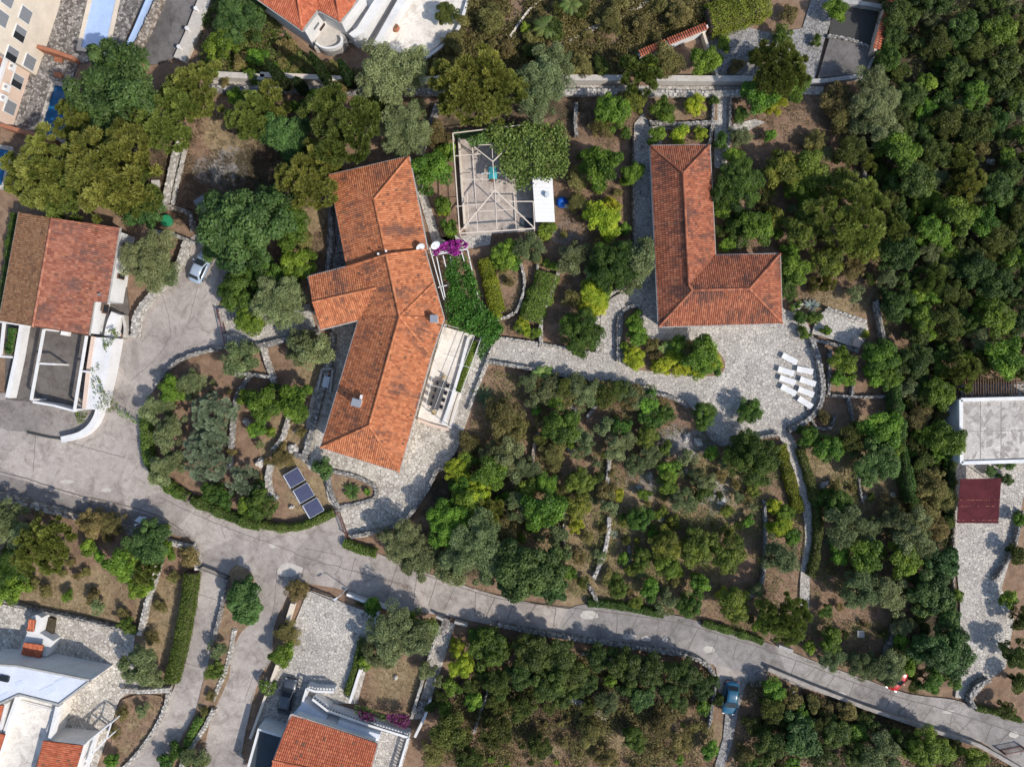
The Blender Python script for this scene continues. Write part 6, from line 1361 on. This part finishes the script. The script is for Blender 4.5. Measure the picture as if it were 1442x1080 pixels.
# ================================================================ trees and shrubs (photo pixel of the crown centre, radius in pixels)
T = '''
O 745 538 13;D 760 543 15;O 775 541 14;Q 790 546 15;O 804 543 14;D 820 549 15;O 836 546 14;Q 852 552 14;D 866 548 14;O 880 554 15;D 894 556 14;O 910 560 13;D 795 562 12;O 820 564 11;Y 950 505 13;Y 958 518 12;Y 984 520 13;D 972 508 15;Y 1006 512 11;G 955 485 12;D 930 500 12;Y 925 516 10;Y 838 430 17;Y 848 412 14;Y 826 428 11;Y 893 508 12;G 880 488 7;Y 735 455 9;G 722 372 10;Y 700 445 7;G 755 470 8;D 715 395 8;O 752 560 13;O 768 550 15;O 784 546 16;D 800 554 15;O 815 547 17;O 828 558 14;D 842 550 16;D 858 556 17;Q 872 552 15;D 886 560 16;O 899 562 14;G 912 566 14;D 926 572 12;G 780 562 11;Q 850 564 12;O 1248 938 22;G 1276 938 13;O 1262 934 11;C 163 122 54;C 132 120 20;P 116 176 32;P 232 168 42;P 272 128 38;P 68 238 48;P 155 240 56;P 30 246 26;P 96 272 38;P 190 268 34;G 300 92 12;C 335 25 32;G 312 62 22;D 340 80 14;
P 352 165 30;P 480 175 48;P 437 248 42;C 398 190 34;P 375 143 26;O 555 98 42;O 568 182 36;P 533 148 20;P 460 230 24;B 420 212 22;
P 662 122 48;P 706 132 36;G 607 243 27;D 617 190 18;G 630 215 14;O 762 128 36;O 780 82 24;P 900 108 28;P 892 142 18;D 940 86 22;G 992 84 20;Y 918 90 12;
P 1096 98 36;G 1072 128 26;Y 1090 146 18;G 1118 118 22;B 1103 48 14;G 1178 12 16;B 1150 58 8;G 1020 62 10;
G 935 154 17;Y 980 148 15;B 1006 143 7;B 1042 162 11;G 925 192 12;Y 958 190 12;Y 986 189 10;B 1015 200 11;G 860 157 24;D 848 178 16;B 882 187 8;G 852 236 26;G 830 226 18;D 814 250 18;G 890 242 15;
B 1037 262 34;O 1230 132 34;O 1236 182 26;D 1180 140 22;D 1188 168 18;P 1101 238 26;P 1143 240 26;G 1122 262 18;P 1201 300 45;P 1180 268 26;P 1131 320 26;P 1163 367 24;G 1121 378 22;P 1088 310 16;B 1110 402 18;G 1063 322 25;B 1040 318 20;P 1215 345 24;D 1150 200 16;Q 1200 215 22;
C 346 314 57;C 375 285 28;C 304 350 20;C 325 362 16;C 200 298 24;O 210 365 36;O 228 385 20;B 332 408 26;Y 322 412 13;G 350 452 20;O 336 503 24;
B 405 318 26;D 425 337 14;G 418 370 24;O 390 425 36;B 375 385 24;B 400 398 20;G 625 290 12;Y 624 298 8;G 632 322 12;O 437 492 27;O 420 500 14;
G 708 360 18;G 720 352 14;D 712 376 10;G 768 322 14;Y 850 305 26;Y 858 290 14;D 814 285 15;G 880 322 9;O 745 347 20;O 808 362 22;B 862 375 32;O 905 362 28;O 890 388 20;Y 834 420 22;Y 842 404 12;D 806 422 13;B 818 470 29;B 806 455 15;Y 740 466 8;G 731 460 8;
G 893 450 12;G 898 472 16;Y 893 503 16;Y 937 514 14;G 983 500 24;Y 995 508 18;Y 972 520 11;D 965 492 15;G 1005 515 12;D 918 485 10;
B 1128 446 9;B 1146 447 10;B 1133 470 9;G 1241 500 24;G 1188 506 18;G 1253 530 18;G 1231 530 14;G 1180 532 10;G 1196 535 9;G 1163 466 7;Y 1218 470 6;
O 218 573 19;O 238 608 23;O 232 658 22;G 240 550 18;O 265 540 20;Y 268 532 10;S 300 582 29;S 292 640 31;S 298 612 24;S 343 676 22;B 298 692 15;B 318 700 13;G 348 712 14;
P 62 768 36;O 12 742 28;B 8 798 30;G 125 770 12;D 130 735 20;C 207 765 30;G 172 790 24;P 205 795 22;D 266 784 14;D 160 735 17;B 232 745 8;G 235 775 12;
G 372 566 25;G 420 564 24;G 362 602 13;D 397 645 15;G 348 560 12;D 385 545 12;C 457 658 13;G 517 692 5;Y 643 662 18;D 660 624 16;
D 708 588 26;D 735 600 14;O 708 640 24;G 688 662 25;Y 672 694 22;G 660 712 24;G 632 735 30;P 688 722 22;O 567 765 30;O 588 790 26;O 668 768 40;D 707 748 26;G 650 690 18;O 640 800 26;O 690 800 24;B 368 708 20;B 356 690 12;
B 915 588 16;B 935 583 13;B 788 600 25;D 780 638 18;O 822 620 16;O 852 598 14;B 876 601 14;O 872 627 19;P 912 617 16;O 915 642 15;B 937 632 10;O 895 656 15;B 990 585 17;B 1054 580 17;G 1002 637 10;O 966 642 12;G 942 660 14;G 940 680 16;O 990 676 16;B 992 692 14;O 962 707 18;B 1058 648 34;O 1045 630 18;
P 815 678 18;P 815 712 18;Y 810 740 11;D 855 690 13;Y 870 696 9;O 855 712 13;B 902 732 17;P 937 767 22;P 982 772 25;P 1027 780 24;G 940 797 18;B 902 787 15;O 735 660 20;G 762 715 28;O 733 713 20;C 748 800 44;C 776 822 26;C 722 812 24;O 785 752 14;D 727 610 15;G 770 680 16;D 826 756 9;P 742 690 14;
G 1138 615 15;G 1168 632 20;Q 1201 617 20;G 1241 607 26;C 1236 648 30;G 1258 625 16;O 1186 738 28;B 1176 710 20;O 1228 745 17;G 1221 782 24;G 1181 780 14;O 1278 735 24;O 1288 762 24;G 1271 788 24;B 1160 700 12;D 1251 710 13;D 1163 590 11;
Y 1101 742 16;Y 1090 712 11;G 1106 722 12;O 1098 782 24;G 1116 757 12;
D 1293 590 20;G 1322 555 22;G 1333 615 24;D 1313 680 22;D 1328 704 20;D 1304 728 18;C 1328 792 22;Q 1306 560 16;G 1300 610 14;D 1318 745 16;Q 1300 650 14;
C 1396 663 8;C 1408 655 5;C 1423 656 6;C 1418 676 8;C 1407 672 5;G 1436 732 10;Q 1432 778 13;
G 15 827 24;O 198 940 26;O 226 956 11;D 132 837 12;O 140 853 10;G 195 826 16;B 178 880 12;D 170 862 10;D 222 852 11;D 215 897 10;D 245 812 8;
C 342 838 26;C 345 862 20;O 308 917 12;B 300 944 13;D 298 980 7;D 290 1003 7;O 276 1068 18;B 250 1054 12;B 234 1075 14;D 172 1004 9;O 198 1000 9;D 162 1032 8;G 156 1072 10;
D 420 832 16;D 405 892 17;G 396 920 17;O 567 893 40;O 540 918 25;G 590 880 20;G 515 932 11;G 525 852 12;O 600 944 12;Y 650 935 19;Y 645 910 11;B 692 915 26;G 637 967 12;G 668 985 13;O 618 957 9;Q 635 1035 26;D 608 1060 18;Q 695 1030 22;B 670 895 14;
M 752 915 26;M 785 922 25;M 738 950 22;Q 702 962 20;M 772 962 24;M 806 948 20;M 846 926 20;M 882 940 24;M 920 946 24;M 962 950 22;M 992 968 18;C 905 984 18;O 855 986 16;M 944 976 16;B 892 1042 16;G 1000 1056 12;M 826 962 15;Q 735 998 17;Q 660 1068 18;Q 760 1050 16;D 830 1030 18;D 930 1020 18;D 960 1045 14;Q 700 990 16;D 850 1065 16;
B 872 826 15;G 916 830 14;O 946 846 14;B 974 852 18;P 1035 850 22;Y 1018 836 10;G 986 822 14;D 860 815 12;
P 1105 868 32;G 1080 880 16;B 1161 860 10;G 1171 902 17;O 1174 930 17;O 1210 940 18;O 1250 940 22;O 1213 830 26;O 1252 838 26;O 1273 880 15;C 1312 835 28;C 1336 868 16;C 1330 920 36;G 1310 960 16;C 1296 905 14;D 1290 948 9;G 1140 912 9;Q 1285 835 14;
C 1130 1040 28;M 1178 1032 20;O 1240 1058 26;G 1310 1060 30;Q 1085 1000 18;M 1085 1050 22;Q 1060 1020 14;M 1205 1065 18;G 1370 1070 18;Q 1345 1055 12;M 1160 1068 18;G 1090 972 16;M 1275 1045 18;Q 1105 1020 14;D 1050 1060 14;Q 1010 985 8;
G 1420 842 12;Q 1432 920 20;Q 1415 1000 12;Q 1440 870 16;Q 1434 960 14;
D 590 70 8;D 640 60 16;D 690 30 20;Q 630 20 16;D 860 30 18;D 820 90 16;D 770 105 10;Q 545 110 10;D 455 92 12;D 400 70 14;D 420 90 10;
G 740 40 8;D 900 40 14;D 955 20 18;D 1070 75 14;D 1110 20 12;D 1040 90 12
'''
for it in T.replace('\n', '').split(';'):
    q = it.split()
    if len(q) == 4 and q[0] == 'P' and float(q[3]) < 27 and float(q[1]) > 740: q[0] = 'L'
    if len(q) == 4: plant(q[0], float(q[1]), float(q[2]), float(q[3]))
def fill(poly, n, rmin, rmax, mix, seed, avoid=0.72, holes=()):
    r = random.Random(seed); xs = [p[0] for p in poly]; ys = [p[1] for p in poly]; got = 0
    for _ in range(n*60):
        if got >= n: break
        x, y, R = r.uniform(min(xs), max(xs)), r.uniform(min(ys), max(ys)), r.uniform(rmin, rmax)
        if not pip(poly, [x], [y])[0]: continue
        if any(math.hypot(x-h[0], y-h[1]) < h[2]+R*.8 for h in holes): continue
        if any((p['px']-x)**2+(p['py']-y)**2 < (avoid*(p['r']+R))**2 for p in PLANTS): continue
        plant(r.choice(mix), x, y, R, fac=1.0 if 690 < x < 1262 and 540 < y < 905 else 1.14); got += 1
FOREST = [(1250, -10), (1455, -10), (1455, 528), (1345, 530), (1290, 560), (1275, 560), (1262, 520), (1250, 420), (1236, 330), (1240, 200), (1240, 90)]
HO = ((1292, 92, 14), (1395, 226, 10), (1265, 470, 10), (1352, 12, 9))
fill(FOREST, 40, 19, 27, 'MMQQPGMG', 61, .76, HO); fill(FOREST, 70, 12, 18, 'MMQQGBMO', 62, .72, HO); fill(FOREST, 60, 7, 11, 'MQQDGBD', 63, .72, HO)
fill([(1020, 190), (1240, 190), (1236, 420), (1110, 420), (1010, 350)], 30, 8, 15, 'DQGOP', 64, .68)
fill([(600, 30), (1000, -10), (900, 100), (600, 104)], 16, 7, 14, 'DDQ', 65, .9)
fill([(600, 1000), (680, 900), (1000, 955), (1000, 1000)], 14, 7, 12, 'QMMG', 66, .82)
fill([(600, 1085), (620, 1000), (1000, 1000), (1000, 1085)], 18, 4, 8, 'DDDQG', 166, 1.2)
fill([(1045, 1085), (1060, 965), (1090, 965), (1300, 1040), (1350, 1085)], 16, 8, 16, 'QMGD', 67, .74)
fill([(1275, 540), (1345, 540), (1340, 760), (1290, 730)], 12, 7, 12, 'DQG', 68, .8)
fill([(1255, 800), (1350, 830), (1350, 970), (1262, 960)], 10, 8, 13, 'QGB', 69, .75)
fill([(640, 660), (720, 560), (830, 600), (830, 830), (700, 820), (620, 790)], 18, 7, 13, 'DOGQGD', 70, .76)
fill([(830, 600), (1060, 640), (1070, 880), (840, 840)], 46, 5, 11, 'DOGDOQLL', 71, .78)
fill([(1160, 660), (1260, 690), (1262, 900), (1160, 900)], 12, 5, 9, 'DODQ', 72, .82)
fill([(290, 60), (440, 80), (590, 150), (470, 220), (330, 180)], 12, 7, 13, 'DGB', 73, .8)
fill([(-10, 700), (220, 770), (180, 850), (-10, 830)], 10, 6, 10, 'DGD', 74, .85)
fill([(220, 560), (330, 510), (440, 560), (440, 640), (380, 700), (230, 680)], 16, 4, 8, 'DGDO', 75, .8)
fill([(700, 350), (800, 270), (880, 200), (890, 330), (780, 380)], 10, 5, 9, 'DGD', 76, .85)
# ---- labels from what stands next to each plant
LM = [('two-tone house roof', 85, 385), ('parking lot bollards', 262, 40), ('pale covered pool', 138, 35), ('dark blue pool', 78, 155), ('white villa', 440, 30), ('villa terrace', 600, 40), ('leaning cypresses', 452, 105), ('north wing roof', 535, 290), ('vine carpet', 750, 215), ('turquoise swing', 695, 248), ('white shed', 766, 282), ('blue tarpaulin', 793, 285),
      ('red-coped slanting wall', 950, 57), ('kitchen garden beds', 965, 170), ('sunken court', 1208, 37), ('grey gravel drive', 1040, 70), ('L-shaped house', 965, 300), ('east arm of the L-shaped house', 1060, 400), ('stone platform', 1185, 465), ('sunloungers', 1120, 535), ('round planted island', 945, 503), ('quarter-turn steps', 862, 455), ('lime hedge', 692, 402), ('green tub', 236, 312), ('silver-blue car', 281, 377), ('rust brown gate', 312, 462), ('front path', 405, 455), ('white basin slab', 459, 538), ('solar panels', 428, 693),
      ('sago palm bed', 497, 692), ('dining terrace', 625, 540), ('house terrace tip', 510, 745), ('bend hedge', 206, 630), ('long thin wall', 327, 590), ('grey lidded bin', 197, 731), ('barbecue shelter', 48, 898), ('clipped driveway hedge', 253, 885), ('iron driveway gate', 298, 807), ('dark grey car', 404, 981), ('front yard', 455, 900), ('dark road steps', 628, 880), ('bougainvillea balustrade', 540, 1028), ('long stone steps', 608, 945), ('blue car', 1029, 983), ('red car', 1261, 955), ('neighbour yard', 1385, 880), ('red carport', 1378, 706), ('weathered flat roof', 1400, 606), ('slatted pergola', 1395, 548),
      ('lone tree on the terrace', 1054, 580), ('limestone outcrop', 972, 620), ('long curved garden wall', 855, 760), ('dry long hedge', 835, 552), ('garden path', 1140, 720), ('tall boundary hedge', 1268, 600), ('forest clearing', 1295, 95), ('forest rubble patch', 1397, 227), ('straight grey forest wall', 1219, 240), ('lower forest wall', 1240, 450), ('white road post', 923, 925), ('parapet marker post', 1117, 974), ('pale scrub ledge', 830, 997), ('corner bed kerb', 215, 1025), ('orchard cross wall', 1212, 559), ('road patch', 830, 866), ('bramble ledge', 858, 32)]
from collections import defaultdict
KINDW = {'L': 'mastic', 'P': 'pine', 'C': 'carob', 'O': 'olive', 'G': 'leafy tree', 'B': 'evergreen', 'Y': 'lime shrub', 'D': 'dry shrub', 'S': 'feathery tree', 'M': 'maquis tree', 'Q': 'oak'}
ADJ = {'L': 'olive-yellow', 'P': 'yellow-green', 'C': 'rich green', 'O': 'grey-green', 'G': 'mid-green', 'B': 'dark green', 'Y': 'bright', 'D': 'olive-brown', 'S': 'silvery', 'M': 'dark', 'Q': 'olive-toned'}
seen = defaultdict(list)
for p in PLANTS:
    n_, lx, ly = min(LM, key=lambda l: (l[1]-p['px'])**2+(l[2]-p['py'])**2)
    dx, dy = p['px']-lx, p['py']-ly; ds = math.hypot(dx, dy)
    a = math.degrees(math.atan2(-dy, dx)) % 360
    dr = ['right of', 'upper right of', 'above', 'upper left of', 'left of', 'lower left of', 'below', 'lower right of'][int(((a+22.5) % 360)//45)]
    if ds < p['r']*.9: dr = 'hugging'
    sz = 'small' if p['r'] < 11 else 'medium' if p['r'] < 20 else 'large' if p['r'] < 34 else 'huge'
    kw = KINDW[p['sp']]
    if p['sp'] in 'GBMQ' and p['r'] < 13: kw = {'G': 'leafy shrub', 'B': 'evergreen shrub', 'M': 'maquis shrub', 'Q': 'oak scrub bush'}[p['sp']]; p['name'] = {'G': 'leafy_shrub', 'B': 'evergreen_shrub', 'M': 'maquis_shrub', 'Q': 'oak_shrub'}[p['sp']]
    p['kw'] = kw; n_ = n_.replace('east arm of the L-shaped house', 'east arm of the L-house'); p['lab'] = f"{sz} {ADJ[p['sp']]} {kw} {dr} the {n_}"; seen[p['lab']].append((ds, p))
ORD = ['', 'second', 'third', 'fourth', 'fifth', 'sixth', 'seventh', 'eighth', 'ninth', 'tenth']
for lab, L in seen.items():
    L.sort(key=lambda t: t[0])
    for i, (ds, p) in enumerate(L):
        if len(L) > 1: p['lab'] = lab+(', first one' if i == 0 else f', {ORD[i]} one out')
for p in PLANTS:
    cat = 'tree' if p['tm'] and p['r'] >= 13 else 'shrub'
    grp = {'L': 'mastics of the garden', 'P': 'pines of the hillside', 'C': 'carob trees', 'O': 'olive trees', 'G': 'mid-green trees', 'B': 'dark evergreen trees', 'Y': 'lime-green shrubs', 'D': 'dry shrubs', 'S': 'silvery trees', 'M': 'maquis trees', 'Q': 'maquis oaks'}[p['sp']]
    if cat == 'tree':
        t = thing(p['name'], p['lab'], cat, (p['x'], p['y'], 0), grp)
        for nm, me in (('trunk', p['tm']), ('crown', p['cm'])):
            o = bpy.data.objects.new(nm, me); COL.objects.link(o); o.parent = t
    else:
        t = bpy.data.objects.new(p['name'], p['cm']); COL.objects.link(t); t.location = (p['x'], p['y'], 0); tag(t, p['lab'], cat, grp)
    t.rotation_euler = (0, 0, p['rz']); t.scale = (p['s'], p['s'], p['s']*p['zs'])
# ---- cypresses
def cypress_proto():
    out = []
    for v in range(2):
        r = np.random.default_rng(900+v); n = 2600; z = r.uniform(.3, 6, n); f = z/6
        R = .62*np.sin(np.pi*np.clip(f*.93+.06, 0, 1))**.6*(1-.35*f)*r.uniform(.75, 1.08, n); a = r.uniform(0, 6.283, n)
        C = np.stack([R*np.cos(a), R*np.sin(a), z], 1); D = np.stack([np.cos(a)*.3, np.sin(a)*.3, np.ones(n)], 1)+r.normal(0, .25, (n, 3)); N = np.stack([np.cos(a), np.sin(a), np.full(n, .35)], 1)+r.normal(0, .4, (n, 3)); N /= np.linalg.norm(N, axis=1, keepdims=True)
        t = r.uniform(0, 1, n)[:, None]; col = np.array((.02, .045, .014))*(1-t)+np.array((.065, .10, .03))*t
        out.append(leaf_mesh('crown', C, D, N, r.uniform(.2, .45, n), r.uniform(.06, .12, n), col))
    m = MB(); m.tube([(0, 0, -.4), (0, 0, 2.5), (0, 0, 5.4)], [.13, .09, .02], 7); o = m.build('trunk', 'bark'); me = o.data; bpy.data.objects.remove(o)
    return out, me
cyp, cyt = cypress_proto()
for i, (x, y, h, lb) in enumerate(((407, 127, 8.2, 'first slim cypress from the villa side, above the carob'), (466, 122, 8.8, 'tallest slim cypress just below the villa balcony'), (499, 125, 7.6, 'slim cypress beside the big grey olive'), (431, 132, 4.4, 'shortest slim cypress between two taller ones'))):
    gx_, gy_ = G2(x, y); t = thing('cypress_tree', lb, 'tree', (gx_, gy_, 0), 'cypresses under the white villa')
    for nm, me in (('trunk', cyt), ('crown', cyp[i % 2])): o = bpy.data.objects.new(nm, me); COL.objects.link(o); o.parent = t
    t.scale = (1.3, 1.3, h/6); t.rotation_euler = (0, 0, i)
# ---- palms, agaves, bananas: arching fronds
def rosette(name, label, cat, px, py, R, n, h, wid, colA, colB, seed, droop=.5, trunk=0.0, stiff=False, group=None, leaflets=True):
    r = random.Random(seed); x, y, _ = W(px, py, trunk+h*.6); t = thing(name, label, cat, (x, y, 0), group)
    if trunk > 0.05 or leaflets:
        m = MB(); m.tube([(x, y, -.3), (x, y, max(.15, trunk))], [.2, .16], 8); m.build('trunk', 'bark', t)
    for i in range(n):
        a = 6.283*i/n*(1 if n < 14 else 2.39996*n/6.283)+r.uniform(-.15, .15); L = R*r.uniform(.75, 1.08); up = r.uniform(.35, 1.0) if not stiff else r.uniform(.5, 1.1)
        P = []
        for k in range(7):
            s = k/6; P.append(Vector((x+math.cos(a)*L*s, y+math.sin(a)*L*s, trunk+.1+h*up*(1.7*s-(1.0+droop)*s*s)+.05)))
        f = r.random(); col = tuple((p*(1-f)+q*f) for p, q in zip(colA, colB)); m = MB(); sd = Vector((-math.sin(a), math.cos(a), 0))
        if leaflets:
            for k in range(1, 26):
                s = k/26; q = s*6; j = min(5, int(q)); c = P[j].lerp(P[j+1], q-j); wl = wid*math.sin(math.pi*min(1, s*.85+.14))**.7
                dr = (P[j+1]-P[j]).normalized()
                for sg in (-1, 1): 
                    tip = c+sd*sg*wl+dr*wl*.55-Vector((0, 0, wl*.25)); m.add([c-dr*.03, c+dr*.05, tip], [(0, 1, 2)], tuple(cc*r.uniform(.8, 1.2) for cc in col))
        else:
            vs = []
            for k, p in enumerate(P):
                ww = wid*math.sin(math.pi*min(1, .12+.88*k/6*.98))**.6*(1 if k < 6 else .05); vs += [p+sd*ww+Vector((0, 0, .06*ww)), p, p-sd*ww+Vector((0, 0, .06*ww))]
            m.add(vs, [(3*k+e, 3*k+e+1, 3*k+e+4, 3*k+e+3) for k in range(6) for e in (0, 1)], col)
        m.build('frond' if leaflets else 'leaf', 'leaf', t)
    return t
pa, pb = (.06, .10, .02), (.16, .21, .05)
rosette('sago_palm', 'sago palm in the kerbed bed at the house corner', 'palm', 495, 692, 1.25, 24, .5, .16, (.04, .09, .015), (.10, .19, .03), 1, .7, .35)
rosette('fan_palm', 'palm with spread fronds on the bramble slope', 'palm', 768, 36, 1.6, 13, .8, .42, pa, pb, 2, .8, 1.8)
rosette('fan_palm', 'palm cut by the upper edge on the bramble slope', 'palm', 804, 3, 1.5, 13, .8, .42, pa, pb, 3, .8, 1.8)
rosette('yucca', 'spiky yucca against the thin white yard wall', 'yucca', 510, 902, .95, 20, .6, .05, (.05, .08, .02), (.13, .16, .05), 4, .3, .4, True, None, False)
rosette('agave', 'grey-blue agave beside the stone platform', 'agave', 1143, 430, 1.1, 18, .6, .09, (.13, .17, .15), (.24, .29, .26), 5, .3, 0, True, None, False)
rosette('agave', 'large dark agave on the slope beside the dining terrace', 'agave', 681, 557, 1.7, 16, .8, .10, (.05, .09, .03), (.14, .19, .08), 6, .35, 0, True, None, False)
rosette('agave', 'small pale agave in the lower garden', 'agave', 864, 752, .7, 12, .4, .07, (.2, .23, .17), (.34, .36, .28), 7, .3, 0, True, None, False)
bA, bB = (.10, .17, .03), (.24, .33, .09)
rosette('banana_plant', 'broad-leaved banana plant above the lime shrubs by the steps', 'plant', 837, 380, 1.5, 11, 1.0, .3, bA, bB, 8, .7, 1.0, False, None, False)
rosette('banana_plant', 'broad-leaved banana plant in the round planted island', 'plant', 941, 493, 1.5, 11, 1.0, .3, bA, bB, 9, .7, .8, False, None, False)
rosette('banana_plant', 'broad-leaved banana plant at the start of the long dry hedge', 'plant', 765, 527, 1.5, 11, 1.0, .28, bA, bB, 10, .7, .8, False, None, False)
# ---- flowering bushes
for i, (x, y, r_, lb) in enumerate(((376, 967, 14, 'bush dotted with white blossom beside the dark grey car'), (1121, 431, 9, 'small bush with cream blossom at the corner of the L-shaped house'), (525, 866, 9, 'leafy bush with pale blossom hanging on the white yard wall'))):
    s = r_*MPP; cm = crown(700+i, s, s*.7, s*.6, 18, s*.38, 70, .2, .13, GA, GB); X, Y, _ = W(x, y, s*.9); t = thing('flowering_bush', lb, 'bush', (X, Y, 0))
    o = bpy.data.objects.new('foliage', cm); COL.objects.link(o); o.parent = t
    fl = crown(710+i, s*1.04, s*.74, s*.62, 16, s*.3, 7, .16, .15, (.55, .52, .42), (.75, .73, .62)); o = bpy.data.objects.new('blossom', fl); COL.objects.link(o); o.parent = t
# ================================================================ light, sky, camera
az = Vector((0.82, -0.57, 0)).normalized(); EL = rad(44)
sd = Vector((az.x*math.cos(EL), az.y*math.cos(EL), math.sin(EL)))
L = bpy.data.lights.new('sun', 'SUN'); L.energy = 3.5; L.angle = rad(1.2); L.color = (1.0, 0.94, 0.86)
so = bpy.data.objects.new('sun', L); COL.objects.link(so); so.rotation_euler = sd.to_track_quat('Z', 'Y').to_euler(); so.location = (0, 0, 120)
w = bpy.data.worlds.new('World'); SC.world = w; w.use_nodes = True; nt = w.node_tree
sk = nt.nodes.new('ShaderNodeTexSky'); sk.sky_type = 'NISHITA'; sk.sun_disc = False; sk.sun_elevation = EL; sk.sun_rotation = math.atan2(az.x, az.y)
nt.links.new(sk.outputs[0], nt.nodes['Background'].inputs[0]); nt.nodes['Background'].inputs[1].default_value = 0.15
cam = bpy.data.cameras.new('camera'); co = bpy.data.objects.new('camera', cam); COL.objects.link(co)
co.location = (0, 0, HC); co.rotation_euler = (0, 0, 0); cam.sensor_width = 36; cam.sensor_fit = 'HORIZONTAL'; cam.angle = 2*math.atan(1442*MPP/2/HC)
cam.clip_end = 2000; SC.camera = co
SC.view_settings.view_transform = 'Standard'; SC.view_settings.look = 'None'; SC.view_settings.exposure = 0.40; SC.view_settings.gamma = 1
SC.cycles.max_bounces = 6; SC.cycles.transparent_max_bounces = 4
print('plants', len(PLANTS))
